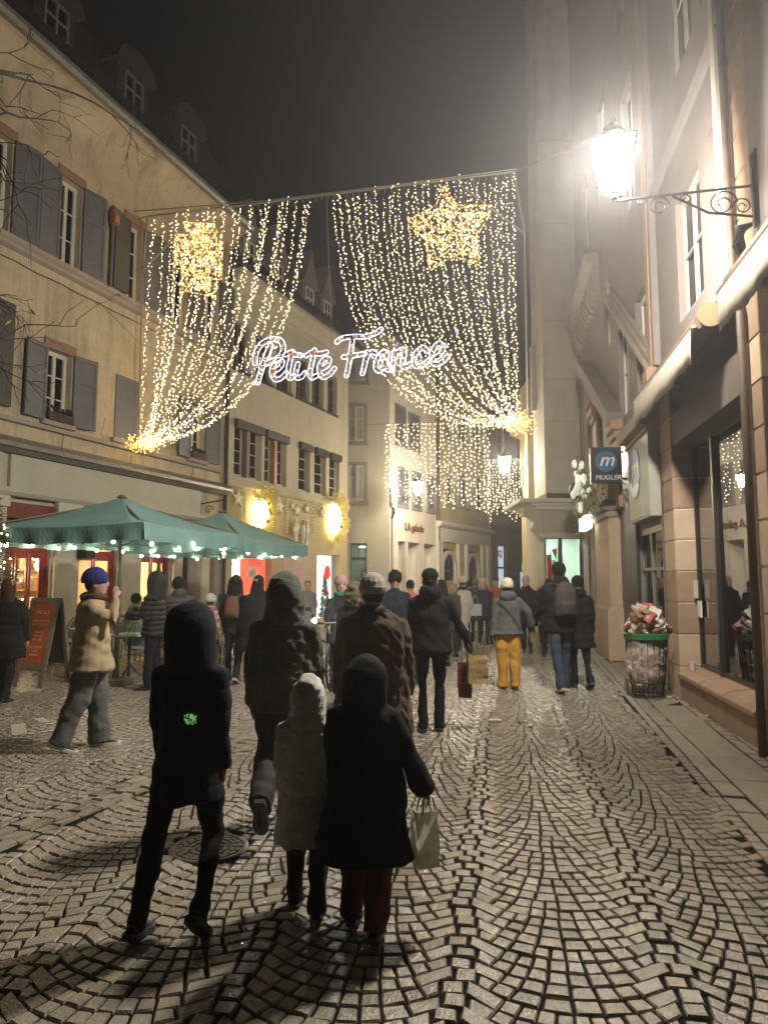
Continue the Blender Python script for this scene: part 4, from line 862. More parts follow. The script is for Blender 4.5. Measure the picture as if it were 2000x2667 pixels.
# ================================================================== festive light curtains
BW = mat('led_warm', (1,1,1), emit=(1,.74,.38), estr=10, samp='NONE'); BG = mat('led_gold', (1,.8,.4), emit=(1,.55,.13), estr=2.6, samp='NONE'); BB = mat('led_blue', (.2,.2,1), emit=(.16,.2,1), estr=9, samp='NONE')
ROPE = mat('rope_blue_white', (1,1,1), emit=(.34,.52,1), estr=2.6, samp='NONE'); RB = mat('rope_bead', (1,1,1), emit=(.6,.78,1), estr=2.6, samp='NONE'); BO = mat('led_orange', (1,.5,.2), emit=(1,.42,.18), estr=2.6, samp='NONE')
kl, kr = GD(370,14.6), GD(1368,13.2); FK = Frame(kl.x, kl.y, math.atan2(kr.y-kl.y, kr.x-kl.x))
ytop = lambda x: 563-(x-385)*.1245
def bez(p0, p1, p2, n): return [tuple((1-t)**2*a+2*t*(1-t)*b_+t*t*c for a,b_,c in zip(p0,p1,p2)) for t in [i/n for i in range(n+1)]]
def drape(tops, ctl, tie, label, seed):
    t = thing('light_curtain', label, 'light curtain', FK.o, FK.phi, 'gathered curtains of warm lights over the street'); rr = random.Random(seed); blue = MB()
    for i, xt in enumerate(tops):
        f = i/(len(tops)-1); cx, cy_ = ctl(f); e = (tie[0]+rr.uniform(-14,14), tie[1]+rr.uniform(-12,12)+14*(1-abs(2*f-1)))
        px = bez((xt+rr.uniform(-3,3), ytop(xt)+6), (cx+rr.uniform(-8,8), cy_+rr.uniform(-16,16)), e, 26)
        yy = rr.uniform(-.22,.22); pts = []
        for (a, c) in px: x, z = FK.hit(a, c); pts.append(Vector((x, yy, z)))
        st = MB().tube(pts, .004, 3).build('strand', M('wire'), t)
        bl = MB(); acc = rr.uniform(.0,.1)
        for a, c in zip(pts[:-1], pts[1:]):
            L_ = (c-a).length; d = acc
            while d < L_:
                p = a+(c-a)*d/L_ + Vector((rr.uniform(-.035,.035), rr.uniform(-.03,.03), rr.uniform(-.03,.03)))
                (blue if rr.random() < .022 else bl).octa(p, rr.choice((.007,.009,.011,.013))); d += rr.uniform(.03,.085)
            acc = d-L_
        bl.build('bulb', BW, st, kind='stuff')
    if blue.v: blue.build('blue_bulb', BB, t, kind='stuff')
    # gathered end
    g = MB()
    for q in range(260):
        x, z = FK.hit(tie[0]+rr.gauss(0,20), tie[1]+rr.gauss(4,11)); g.octa((x, rr.uniform(-.2,.2), z), .017)
    g.build('gathered_end', BG, t, kind='stuff'); return t
c1 = drape([402+i*16.1 for i in range(26)], lambda f: (386+f**.9*362, 860+f**.8*275), (376,1152), 'left gathered curtain of warm light strings tied back towards the ochre house', 1)
c2 = drape([868+i*15.7 for i in range(31)], lambda f: (912+(f**1.1)*425, 1150-f**1.3*330), (1345,1095), 'right gathered curtain of warm light strings tied back near the tall pale house', 2)
fr = thing('curtain_frame', 'thin metal frame and cables carrying the gathered light curtains across the street', 'frame', FK.o, FK.phi)
def pl(pts, off=0.): return [Vector((FK.hit(a,c)[0], off, FK.hit(a,c)[1])) for a, c in pts]
MB().tube(pl([(330,552),(700,522),(1000,485),(1345,440)]), .012, 5).build('top_cable', M('metal_grey'), fr)
MB().tube(pl([(385,563),(700,526),(1000,489),(1340,447)]), .016, 5).build('top_bar', M('metal_grey'), fr)
MB().tube(pl([(385,563),(372,700),(362,1150)]), .022, 6).build('side_pole', M('metal_grey'), fr); MB().tube(pl([(1340,447),(1366,610),(1374,1105)]), .022, 6).build('side_pole', M('metal_grey'), fr)
MB().tube(pl([(525,548),(372,705)]), .016, 6).build('brace', M('metal_grey'), fr); MB().tube(pl([(1182,470),(1366,608)]), .016, 6).build('brace', M('metal_grey'), fr)
MB().tube(pl([(850,505),(865,905)]), .006, 4).build('hanger_wire', M('metal_grey'), fr); MB().tube(pl([(700,942),(1000,920),(1130,905)],.03), .012, 5).build('sign_bar', M('metal_grey'), fr)
k = MB(); 
for i in range(58): 
    xx = 395+i*16.4; a, c = FK.hit(xx, ytop(xx)), FK.hit(xx+8, ytop(xx)+14); k.tube([(a[0],0,a[1]),(a[0]+.005,0,a[1]-.13)], .007, 3); d_ = FK.hit(xx+16.4, ytop(xx+16.4)); k.tube([(a[0],0,a[1]-.01),(.5*(a[0]+d_[0]),0,.5*(a[1]+d_[1])-.045),(d_[0],0,d_[1]-.01)], .007, 3)
k.build('cable_loop', M('wire'), fr, kind='stuff')
# anchoring cables to both sides
MB().tube([pl([(385,563)])[0], Vector((-1.2,.4,9.9))], .008, 4).build('anchor_cable', M('metal_grey'), fr); MB().tube([pl([(1340,447)])[0], Vector((10.6,-.5,10.6))], .008, 4).build('anchor_cable', M('metal_grey'), fr)
def inpoly(x, y, P):
    r = False; j = len(P)-1
    for i in range(len(P)):
        if (P[i][1] > y) != (P[j][1] > y) and x < (P[j][0]-P[i][0])*(y-P[i][1])/(P[j][1]-P[i][1])+P[i][0]: r = not r
        j = i
    return r
def lightshape(name, label, cat, polys, counts, seed, dep=.16):
    t = thing(name, label, cat, FK.o, FK.phi); rr = random.Random(seed)
    for P_, n in zip(polys, counts):
        xs = [p[0] for p in P_]; ys = [p[1] for p in P_]; g = MB(); w = MB(); c_ = 0; F_ = MB()
        lp = [Vector((FK.hit(a,c)[0], 0, FK.hit(a,c)[1])) for a, c in P_]
        for off in (-dep, dep): F_.tube([p+Vector((0,off,0)) for p in lp], .012, 4, closed=True)
        for p in lp: F_.tube([p+Vector((0,-dep,0)), p+Vector((0,dep,0))], .01, 4)
        body = F_.build('frame', mat('tinsel_gold', (.5,.3,.08), .35, .3, 30, metal=.7), t)
        while c_ < n:
            a, c = rr.uniform(min(xs),max(xs)), rr.uniform(min(ys),max(ys))
            if not inpoly(a, c, P_): continue
            x, z = FK.hit(a, c); (w if rr.random() < .2 else g).octa((x, rr.choice((-dep,dep))+rr.uniform(-.02,.02), z), rr.choice((.012,.016,.021))); c_ += 1
        for i in range(len(P_)):
            a, c = lp[i], lp[(i+1) % len(P_)]; m_ = int((c-a).length/.03)
            for q in range(m_):
                p = a+(c-a)*q/m_; g.octa((p.x, rr.choice((-dep,dep)), p.z), .016)
        g.build('gold_bulb', BG, body, kind='stuff'); w.build('white_bulb', BW, body, kind='stuff')
        # loose gold netting between the two faces
        k = MB()
        for q in range(n//4):
            a, c = rr.uniform(min(xs),max(xs)), rr.uniform(min(ys),max(ys)); e, f = a+rr.uniform(-22,22), c+rr.uniform(-22,22)
            if inpoly(a,c,P_) and inpoly(e,f,P_): x, z = FK.hit(a,c); x2, z2 = FK.hit(e,f); k.tube([(x,rr.uniform(-dep,dep),z),(x2,rr.uniform(-dep,dep),z2)], .006, 3)
        k.build('netting', mat('net_gold', (.8,.5,.15), emit=(.8,.42,.08), estr=.55, samp='NONE'), body, kind='stuff')
    return t
lightshape('light_star', 'golden five pointed star of lights hanging in the right light curtain', 'light star', [[(1159,494),(1190,545),(1277,545),(1240,605),(1248,682),(1178,658),(1118,696),(1110,617),(1065,583),(1137,545)]], [560], 4)
lightshape('light_candy', 'golden wrapped sweet of lights hanging in the left light curtain', 'light ornament', [[(466,618),(572,628),(570,722),(466,706)],[(487,588),(560,592),(541,624),(502,620)],[(504,708),(474,750),(553,766),(536,716)]], [330,90,110], 5)
# lettering "Petite France": outlined ropes with orange bulbs inside, one part per letter
CS = 650/1659; cv = lambda a, c: (600+a*CS, 800+c*CS)
LET = [
 ([[(165,372),(172,300),(215,240),(280,212),(335,225),(352,280),(325,335),(265,365),(205,390)], [(268,255),(238,330),(208,415),(183,500)]]),
 ([[(288,428),(332,400),(346,362),(318,350),(285,392),(276,445),(302,482),(345,468),(372,436)]]),
 ([[(412,295),(398,360),(384,430),(394,472),(425,458)], [(368,316),(402,302),(440,318),(470,322)]]),
 ([[(450,378),(436,430),(440,468),(470,466),(496,436)], [(462,318),(466,322)]]),
 ([[(560,285),(545,360),(530,430),(540,470),(572,456)], [(505,322),(545,300),(590,310),(638,300)]]),
 ([[(602,412),(645,388),(658,350),(628,342),(598,382),(592,432),(616,466),(660,446),(692,408)]]),
 ([[(708,232),(745,206),(820,196),(900,196),(965,172),(1002,148)], [(812,205),(802,290),(788,380),(772,455)], [(752,332),(820,322),(892,310)]]),
 ([[(908,300),(898,360),(878,440)], [(896,360),(920,312),(948,296),(962,306)]]),
 ([[(1040,308),(1012,300),(978,345),(966,400),(988,424),(1020,385),(1042,315),(1030,380),(1044,416),(1066,400)]]),
 ([[(1092,295),(1084,350),(1074,410)], [(1084,352),(1118,296),(1150,282),(1156,315),(1142,375),(1160,400),(1192,378)]]),
 ([[(1306,292),(1280,268),(1238,300),(1218,352),(1234,392),(1280,384),(1322,350)]]),
 ([[(1350,345),(1396,312),(1412,262),(1382,242),(1348,282),(1336,340),(1358,380),(1402,368),(1442,330)]])]
sg = thing('light_lettering', 'glowing script lettering Petite France hanging between the two light curtains', 'light sign', FK.o, FK.phi)
def smooth(pts):
    if len(pts) < 3: return pts
    P_ = [pts[0]]+pts+[pts[-1]]; out = []
    for i in range(1, len(P_)-2):
        for t in (0,.25,.5,.75):
            out.append(tuple(.5*((2*P_[i][k])+(-P_[i-1][k]+P_[i+1][k])*t+(2*P_[i-1][k]-5*P_[i][k]+4*P_[i+1][k]-P_[i+2][k])*t*t+(-P_[i-1][k]+3*P_[i][k]-3*P_[i+1][k]+P_[i+2][k])*t**3) for k in (0,1)))
    return out+[pts[-1]]
for li, strokes in enumerate(LET):
    segs = []
    for s_ in strokes:
        q = [FK.hit(*cv(a,c)) for a, c in smooth(s_)]; segs += list(zip(q[:-1], q[1:]))
    sA = np.array(segs); wd = .047 if li != 0 else .054; st = .011
    lo_, hi_ = sA.min((0,1))-.09, sA.max((0,1))+.09; gx = np.arange(lo_[0], hi_[0], st); gz = np.arange(lo_[1], hi_[1], st)
    X_, Z_ = np.meshgrid(gx, gz, indexing='ij'); D_ = np.full(X_.shape, 9.)
    for (a, c) in sA:
        d = c-a; l2 = max(1e-9, d@d); t = np.clip(((X_-a[0])*d[0]+(Z_-a[1])*d[1])/l2, 0, 1); D_ = np.minimum(D_, np.hypot(X_-a[0]-t*d[0], Z_-a[1]-t*d[1]))
    D_ -= wd; k = MB(); bd = MB(); last = []
    for i in range(len(gx)-1):
        for j in range(len(gz)-1):
            v = [D_[i,j], D_[i+1,j], D_[i+1,j+1], D_[i,j+1]]; s4 = [q < 0 for q in v]
            if all(s4) or not any(s4): continue
            cr = []; cn = [(i,j),(i+1,j),(i+1,j+1),(i,j+1)]
            for e in range(4):
                if s4[e] != s4[(e+1)%4]:
                    t = v[e]/(v[e]-v[(e+1)%4]); A_, B_ = cn[e], cn[(e+1)%4]; cr.append((gx[0]+st*(A_[0]+(B_[0]-A_[0])*t), gz[0]+st*(A_[1]+(B_[1]-A_[1])*t)))
            for q in range(0, len(cr)-1, 2):
                k.tube([(cr[q][0],0,cr[q][1]),(cr[q+1][0],0,cr[q+1][1])], .0078, 4)
                m_ = ((cr[q][0]+cr[q+1][0])/2, (cr[q][1]+cr[q+1][1])/2)
                if all((m_[0]-a)**2+(m_[1]-b_)**2 > .0011 for a, b_ in last): last.append(m_); bd.octa((m_[0],-.012,m_[1]), .0085)
    lt = k.build('letter', ROPE, sg, kind='stuff'); lt['kind'] = 'stuff'; del lt['kind']; bd.build('rope_bead', RB, lt, kind='stuff')
    g = MB(); rr = random.Random(li); ins = np.argwhere(D_ < -.018)
    for q in rr.sample(range(len(ins)), min(len(ins), int(len(ins)*.05))):
        i, j = ins[q]; g.octa((gx[i], rr.uniform(-.02,.04), gz[j]), rr.choice((.009,.013)))
    g.build('fill_bulb', BO, lt, kind='stuff')
# two straight far curtains
def straight(pa, pb, dist, y0, y1f, step, label, seed, r=.017):
    a, c = GD(pa, dist), GD(pb, dist*.97); F_ = Frame(a.x, a.y, math.atan2(c.y-a.y, c.x-a.x)); t = thing('light_curtain', label, 'light curtain', F_.o, F_.phi); rr = random.Random(seed)
    n = int((pb-pa)/step); bl = MB()
    L0, L1_ = F_.hit(pa, y0(pa)), F_.hit(pb, y0(pb)); MB().tube([(L0[0]-1.2,0,L0[1]+.02),(L0[0],0,L0[1]),(L1_[0],0,L1_[1]),(L1_[0]+.8,0,L1_[1]+.1)], .012, 4).build('carrier_cable', M('metal_grey'), t)
    for i in range(n):
        px = pa+i*step; x, z0 = F_.hit(px, y0(px)); _, z1 = F_.hit(px, y1f(px)+rr.uniform(-22,22)); yy = rr.uniform(-.1,.1)
        st = MB().tube([(x,yy,z0),(x+.02,yy,(z0+z1)/2),(x,yy,z1)], .004, 3).build('strand', M('wire'), t); k = MB(); z = z0-.05
        while z > z1:
            k.octa((x+rr.uniform(-.05,.05), yy, z), rr.choice((.55,.8,1))*r); z -= rr.uniform(.08,.17)
        k.build('bulb', BW, st, kind='stuff')
straight(1006, 1292, 23.5, lambda x: 1104-(x-1006)*.03, lambda x: 1300+(x-1006)*.07, 11.5, 'straight curtain of light strings in front of the gallery wing', 11, .024)
straight(1268, 1400, 29.5, lambda x: 1196-(x-1268)*.02, lambda x: 1345, 7.5, 'farthest light curtain beside the far lamp', 12, .026)
# ================================================================== people
mat('skin', (.42,.25,.18), .55, .06, 8); mat('skin_pale', (.5,.33,.25), .55, .06, 8); mat('eye_dark', (.02,.015,.012), .3); mat('lip', (.3,.1,.09), .5)
mat('sole_white', (.62,.6,.54), .6, .1, 20); mat('sole_dark', (.03,.03,.03), .6)
def cloth(name, col, rough=.85, bump=.25, bs=160, sheen=.0, var=.14, vs=5): return mat('cloth_'+name, col, rough, var, vs, bump, bs, sheen=sheen, spec=.25)
def person(label, p, h=1.72, face=0., coat=('black',(.015,.015,.017)), hem=.78, wid=1.0, flare=1.0, trou=((.02,.02,.025)), tw=1.0, shoe=(.02,.02,.02), sole=None, head='beanie', headcol=(.02,.02,.02),
           legs=((.30,.05),(-.30,.25)), arms=((-.15,.15,.14),(.15,.15,.14)), hood=None, scarf=None, style='cloth', lean=0.0, vox=.014, seed=0, sk='skin', hands=True, group=None, seat=None, belly=1.0, gloves=None, eyes=True, hide_legs=False, spread=(0,0)):
    s = h/1.75; g = 1.0; sy = 1
    rz = -face        # face: 0 walks away from the camera (+y), pi looks at it, positive turns to the right
    J = {}; hipz = .92
    for k_, (a, b_), sx in (('L', legs[0], -1), ('R', legs[1], 1)):
        hip = Vector((sx*.085,0,hipz)); kn = hip + .44*Vector((0, math.sin(a), -math.cos(a))); an = kn + .41*Vector((0, math.sin(a-b_), -math.cos(a-b_)))
        q_ = spread[0 if sx < 0 else 1]; kn.x = sx*.095+q_*.55; an.x = sx*.09+q_; J['hip'+k_], J['kn'+k_], J['an'+k_] = hip, kn, an; J['fa'+k_] = a-b_
    low = min(J['anL'].z - (.075 + max(0,-math.sin(J['faL']))*.10), J['anR'].z - (.075 + max(0,-math.sin(J['faR']))*.10))
    dz = -low
    sh = Vector((0,0,0)); tl = lambda v: Vector((v[0], v[1]+(v[2]-hipz)*math.tan(lean), v[2]))
    for k_, am, sx in (('L', arms[0], -1), ('R', arms[1], 1)):
        S0 = tl((sx*.160*(.5+.5*wid), 0, 1.375))
        if len(am) == 3:
            a, b_, c = am; el = S0 + .28*Vector((sx*math.sin(c), math.sin(a)*math.cos(c), -math.cos(a)*math.cos(c))); wr = el + .25*Vector((sx*math.sin(c)*.25, math.sin(a+b_), -math.cos(a+b_)))
        else: el, wr = Vector(am[0]), Vector(am[1])
        J['sh'+k_], J['el'+k_], J['wr'+k_] = S0, el, wr
    for k_ in J:
        if not k_.startswith('fa'): J[k_] = J[k_]+Vector((0,0,dz))
    T = lambda z, y=0.: Vector((0, (z-hipz)*math.tan(lean)+y, z+dz))
    root = thing('person', label, 'person', (p[0], p[1], 0), rz, group); root.scale = (s, s, s)
    hc = T(1.612, .012); HS = 1.13
    def sc(mb, c, k, i0=0):
        for i in range(i0, len(mb.v)): v_ = Vector(mb.v[i]); mb.v[i] = tuple(c+(v_-c)*k)
    B = MB()    # ---- one continuous body
    B.loft([(T(.84),.10,.07),(T(.93),.125,.09),(T(1.08),.105,.08),(T(1.25),.125,.09),(T(1.36),.125,.08),(T(1.45),.07,.065),(T(1.5),.055,.058),(T(1.56),.052,.058)], 14)
    i_h = len(B.v)
    hd = [(-.128,.028,.03,.05),(-.112,.05,.052,.035),(-.075,.062,.078,.018),(-.03,.070,.09,.006),(.02,.075,.097,-.004),(.06,.073,.094,-.008),(.095,.056,.07,-.008),(.115,.03,.038,-.008),(.122,.008,.01,-.008)]
    B.loft([(hc+Vector((0,yo,z)), rx, ry) for z, rx, ry, yo in hd], 16)
    B.loft([(hc+Vector((0,.09,.022)),.009,.01),(hc+Vector((0,.103,-.012)),.012,.014),(hc+Vector((0,.100,-.034)),.017,.012)], 8)   # nose
    B.ball(hc+Vector((0,.086,-.062)), .018, 8, sx=1.2, sz=.5); B.ball(hc+Vector((0,.082,.035)), .02, 8, sx=2.3, sz=.5)
    for sx in (-1,1): B.ball(hc+Vector((sx*.074,-.008,-.01)), .02, 8, sx=.45, sz=1.5)
    sc(B, hc, HS, i_h); lw = min(1, tw)*.88
    for k_, sx in (('L',-1),('R',1)):
        B.loft([(J['hip'+k_],.07,.075),(J['kn'+k_],.045*lw,.049*lw),((J['kn'+k_]*.6+J['an'+k_]*.4),.040*lw,.046*lw),(J['an'+k_],.032*lw,.036*lw)], 10)
        B.loft([(J['sh'+k_]-Vector((J['sh'+k_].x*.12,0,.01)),.036,.036),(J['el'+k_],.031,.032),(J['wr'+k_],.026,.023)], 10)
        if hands:
            dr = (J['wr'+k_]-J['el'+k_]).normalized(); sd = Vector((0,1,0)) if abs(dr.z) > .5 else Vector((0,0,1)); sd = (sd - dr*sd.dot(dr)).normalized(); nr = dr.cross(sd)
            w = J['wr'+k_]; pm = w+dr*.05; B.loft([(w,.026,.022,nr),(w+dr*.03,.036,.016,nr),(w+dr*.085,.038,.015,nr)], 10)
            inw = Vector((-sx,0,0))
            for q, (o_, L_) in enumerate(((-.028,.062),(-.0095,.072),(.0095,.068),(.028,.052))):
                b0 = w+dr*.082+sd*o_; b1 = b0+dr*L_*.5+inw*.012; b2 = b1+dr*L_*.28+inw*.028; B.loft([(b0,.0088,.0088,nr),(b1,.0082,.0082,nr),(b2,.0065,.0065,nr)], 6)
            t0 = w+dr*.02+sd*.022; t1 = t0+dr*.035+sd*.026+inw*.01; B.loft([(t0,.013,.012,nr),(t1,.011,.010,nr),(t1+dr*.03+inw*.008,.008,.008,nr)], 6)
    organic('body', B, M(sk), root, min(vox, .011) if vox < .016 else vox, 2)
    if eyes:
        for sx in (-1,1): MB().ball(hc+Vector((sx*.034,.100,.014)), .0105, 8).build('eye', M('eye_dark'), root, smooth=True)
        MB().ball(hc+Vector((0,.106,-.068)), .015, 8, sx=1.5, sz=.3, sy=.7).build('mouth', M('lip'), root, smooth=True)
    # ---- trousers
    tm = cloth('trouser_%d' % seed, trou, .85, .3, 140); Tm = MB()
    Tm.loft([(T(.80),.125,.095),(T(.90),.155,.12),(T(1.0),.15,.115),(T(1.06),.13,.10)], 14)
    for k_ in 'LR':
        kn, an, hp = J['kn'+k_], J['an'+k_], J['hip'+k_]; Tm.loft([(hp+Vector((0,0,.02)),.09*tw**.4,.10),(hp*.5+kn*.5,.078*tw**.7,.085*tw**.7),(kn,.060*tw,.067*tw),(kn*.5+an*.5,.056*tw,.064*tw),(an+Vector((0,0,.0)),.052*tw,.062*tw),(an+(an-kn).normalized()*.035,.054*tw,.066*tw)], 12)
    w1 = wob(seed+40, 13, .011, 1.0); w2 = wob(seed+90, 34, .005, 1.6); organic('trousers', Tm, tm, root, vox, 2, lambda co: .004+w1(co)+w2(co))
    # ---- shoes
    shm = cloth('shoe_%d' % seed, shoe, .5, .1, 60)
    for k_ in 'LR':
        an = J['an'+k_]; fa = J['fa'+k_]; fp = min(0, fa)*.9; f = Vector((0, math.cos(fp), math.sin(fp))); u = Vector((0, -math.sin(fp), math.cos(fp))); o_ = an-u*.045
        K = MB(); K.loft([(o_-f*.075,.025,.025,u),(o_-f*.06,.034,.036,u),(o_-f*.0+u*.006,.036,.045,u),(o_+f*.07-u*.004,.042,.036,u),(o_+f*.13-u*.012,.044,.026,u),(o_+f*.175-u*.016,.034,.018,u),(o_+f*.19-u*.018,.012,.01,u)], 12); K.loft([(an+u*.03,.045,.05),(an-u*.02,.042,.052)], 10)
        so = organic('shoe', K, shm, root, .012, 1)
        Z = MB(); oo = an-u*.07; vs = []
        for dy, hw in ((-.092,.030),(-.055,.044),(.03,.044),(.11,.053),(.175,.043),(.207,.016)): vs += [oo+f*dy+Vector((hw,0,0)), oo+f*dy-Vector((hw,0,0))]
        n = len(vs)//2; low_ = [v-u*.008 for v in vs]; up_ = [v+u*.024 for v in vs]; ring = [2*i for i in range(n)]+[2*i+1 for i in range(n-1,-1,-1)]
        pts = [low_[i] for i in ring]+[up_[i] for i in ring]; m_ = len(ring); Z.add(pts, [tuple(range(m_)), tuple(range(2*m_-1,m_-1,-1))]+[(i,m_+i,m_+(i+1)%m_,(i+1)%m_) for i in range(m_)])
        Z.build('sole', cloth('sole_%d' % seed, sole, .6, .05) if sole else M('sole_dark'), so)
    # ---- coat
    cm = cloth(coat[0], coat[1], .55 if style == 'puffer' else .92, {'fur':.9,'fleece':.8}.get(style,.3), {'fur':90,'fleece':110}.get(style,170), sheen=.25 if style in ('fur','fleece') else .0, var=.3 if style in ('fur','fleece') else .14)
    C = MB(); W_ = wid; rg = []
    hz = hem
    prof = [(1.485,.07,.07),(1.46,.092,.085),(1.43,.122,.098),(1.395,.155,.112),(1.34,.178,.124),(1.27,.186,.135),(1.15,.178,.138*belly),(1.02,.178,.145*belly),(.92,.19,.152)]
    for z, rx, ry in prof:
        if z > hz+.03: rg.append((T(z), rx*W_, ry*(.5+.5*W_)))
    if hz < .92:
        n = max(2, int((.9-hz)/.1)); 
        for i in range(1, n+1): f_ = i/n; z = .92+(hz-.92)*f_; rg.append((T(z)-Vector((0,(z-.92)*math.tan(lean),0)), (.19+.02*f_)*W_*(1+(flare-1)*f_), (.152+.02*f_)*(.5+.5*W_)*(1+(flare-1)*f_)))
    else: rg.append((T(hz), .178*W_, .14*(.5+.5*W_)))
    C.loft(rg, 20)
    ar = 1.18 if style in ('puffer','fleece','fur') else 1.0
    for k_ in 'LR':
        S0, el, wr = J['sh'+k_], J['el'+k_], J['wr'+k_]; C.loft([(S0-Vector((S0.x*.45,0,-.025)),.055*ar,.07*ar),(S0-Vector((0,0,.005)),.068*ar,.078*ar),(S0*.45+el*.55,.064*ar,.07*ar),(el,.058*ar,.062*ar),(el*.5+wr*.5,.052*ar,.056*ar),(wr,.044*ar,.046*ar),(wr+(wr-el).normalized()*.012,.044*ar,.045*ar)], 12)
    if hood == 'up':
        C.loft([(T(1.40,-.02),.155,.125),(T(1.47,-.025),.142,.13),(T(1.55,-.02),.140,.14),(T(1.63,-.02),.139,.148),(T(1.70,-.028),.122,.135),(T(1.755,-.036),.085,.10),(T(1.785,-.045),.035,.05)], 18)
    elif hood == 'down': C.loft([(T(1.44,-.06),.12,.08),(T(1.50,-.075),.125,.085),(T(1.545,-.085),.09,.06),(T(1.55,-.085),.03,.03)], 14); C.loft([(T(1.43,.0),.10,.10),(T(1.51,.0),.085,.09)], 12)
    else: C.loft([(T(1.42,.0),.10,.10),(T(1.475,.0),.085,.088),(T(1.515,.0),.074,.08)], 12)
    if style == 'puffer': pf_ = puff(seed, .075, .020); zc = T(1.42).z; dsp = lambda co: pf_(co)*np.clip((zc-co[:,2])/.03, 0, 1)+.006
    elif style == 'quilt': pf_ = puff(seed, .13, .007); w9 = wob(seed, 24, .006); zc = T(1.42).z; dsp = lambda co: pf_(co)*np.clip((zc-co[:,2])/.03, .25, 1)+w9(co)+.006
    elif style in ('fur','fleece'): a_, b2_ = wob(seed, 26, .007), wob(seed+5, 80, .005); dsp = lambda co: a_(co)+b2_(co)
    else: a_, b2_ = wob(seed, 10, .016, 1.6), wob(seed+5, 32, .006, 2.6); dsp = lambda co: .006+a_(co)+b2_(co)
    cn = 'coat' if hem < .8 else 'jacket'
    organic(cn, C, cm, root, vox, 3, dsp)
    if gloves:
        gm = cloth('glove_%d' % seed, gloves, .8, .2)
        for k_ in 'LR':
            w = J['wr'+k_]; dr = (w-J['el'+k_]).normalized(); K = MB(); K.loft([(w-dr*.02,.034,.034),(w+dr*.04,.045,.03),(w+dr*.1,.046,.028),(w+dr*.155,.03,.02)], 10); K.loft([(w+dr*.03+Vector((0,.03,0)),.016,.016),(w+dr*.08+Vector((0,.055,0)),.014,.014)], 8); organic('glove', K, gm, root, .012, 2)
    # ---- head wear and hair
    hm = cloth('%s_%d' % (head, seed), headcol, .95, .7, 60 if head == 'beanie' else 120)
    H = MB()
    _org = organic
    def organic_h(n_, mb_, *a, **k): sc(mb_, hc, HS); return _org(n_, mb_, *a, **k)
    if head == 'beanie':
        H.loft([(hc+Vector((0,-.012,.012)),.088,.108),(hc+Vector((0,-.012,.05)),.092,.112),(hc+Vector((0,-.014,.09)),.083,.10),(hc+Vector((0,-.016,.125)),.058,.07),(hc+Vector((0,-.018,.146)),.025,.03)], 18)
        H.loft([(hc+Vector((0,-.012,.0)),.090,.110),(hc+Vector((0,-.012,.045)),.098,.118)], 18)
        n_ = 17; organic_h('knit_hat', H, hm, root, .011, 2, lambda co: .0022*np.sin(np.arctan2(co[:,1]-hc.y, co[:,0])*n_*1.0))
        K = MB(); K.loft([(hc+Vector((0,-.035,-.06)),.06,.05),(hc+Vector((0,-.03,.0)),.076,.072),(hc+Vector((0,-.02,.03)),.07,.07)], 12); organic_h('hair', K, cloth('hairb_%d' % seed, (.05,.03,.02), .7, .5), root, .013, 2)
    elif head == 'cap':
        H.loft([(hc+Vector((0,-.01,.03)),.086,.106),(hc+Vector((0,-.01,.07)),.084,.104),(hc+Vector((0,-.012,.105)),.062,.078),(hc+Vector((0,-.012,.125)),.02,.03)], 16); H.loft([(hc+Vector((0,.05,.045)),.07,.012),(hc+Vector((0,.15,.03)),.05,.006)], 12); organic_h('cap', H, hm, root, .011, 2)
        K = MB(); K.loft([(hc+Vector((0,-.035,-.06)),.055,.05),(hc+Vector((0,-.03,.03)),.078,.075)], 12); organic_h('hair', K, cloth('hairc_%d' % seed, (.04,.025,.02), .7, .5), root, .013, 2)
    elif head in ('short', 'curly', 'bald'):
        e = {'short':.008,'curly':.022,'bald':.001}[head]
        H.loft([(hc+Vector((0,-.045,-.05)),.058,.045),(hc+Vector((0,-.034,.0)),.074+e,.072+e),(hc+Vector((0,-.022,.05)),.078+e,.082+e),(hc+Vector((0,-.014,.092)),.066+e,.08+e),(hc+Vector((0,-.012,.12+e)),.03,.045)], 14)
        fz = wob(seed, 60, .008 if head == 'curly' else .003); organic_h('hair', H, hm, root, .012, 2, fz)
    elif head == 'long':
        H.loft([(hc+Vector((0,-.10,-.34)),.10,.035),(hc+Vector((0,-.085,-.2)),.115,.05),(hc+Vector((0,-.05,-.06)),.098,.072),(hc+Vector((0,-.03,.02)),.09,.086),(hc+Vector((0,-.018,.09)),.07,.085),(hc+Vector((0,-.014,.13)),.03,.045)], 16)
        a3, b3 = wob(seed, 50, .006, .2), wob(seed+1, 16, .008, .3); organic_h('hair', H, hm, root, .013, 2, lambda co: a3(co)+b3(co))
    elif head == 'furhood':
        H.loft([(T(1.45,-.03),.15,.12),(T(1.52,-.04),.17,.135),(T(1.6,-.05),.15,.13),(T(1.7,-.04),.115,.12),(T(1.76,-.04),.05,.06)], 16); a3 = wob(seed, 70, .014); organic('fur_hood', H, hm, root, .014, 1, a3)
    if scarf:
        K = MB(); n = 16
        pts = [T(1.475+.012*math.sin(i*1.3), .0)+Vector((.085*math.cos(6.283*i/n), .09*math.sin(6.283*i/n), 0)) for i in range(n)]; K.tube(pts, .038, 8, closed=True); a4 = wob(seed+8, 30, .008); organic('scarf', K, cloth('scarf_%d' % seed, scarf, .95, .5), root, .014, 2, a4)
    root['_j'] = 0; del root['_j']
    JW = {k_: (Matrix.Rotation(rz, 3, 'Z') @ (v*s) + Vector((p[0], p[1], 0))) for k_, v in J.items() if not k_.startswith('fa')}
    return root, JW, dz*s
def GF(px, py): v = G(px, py); return (v.x, v.y)
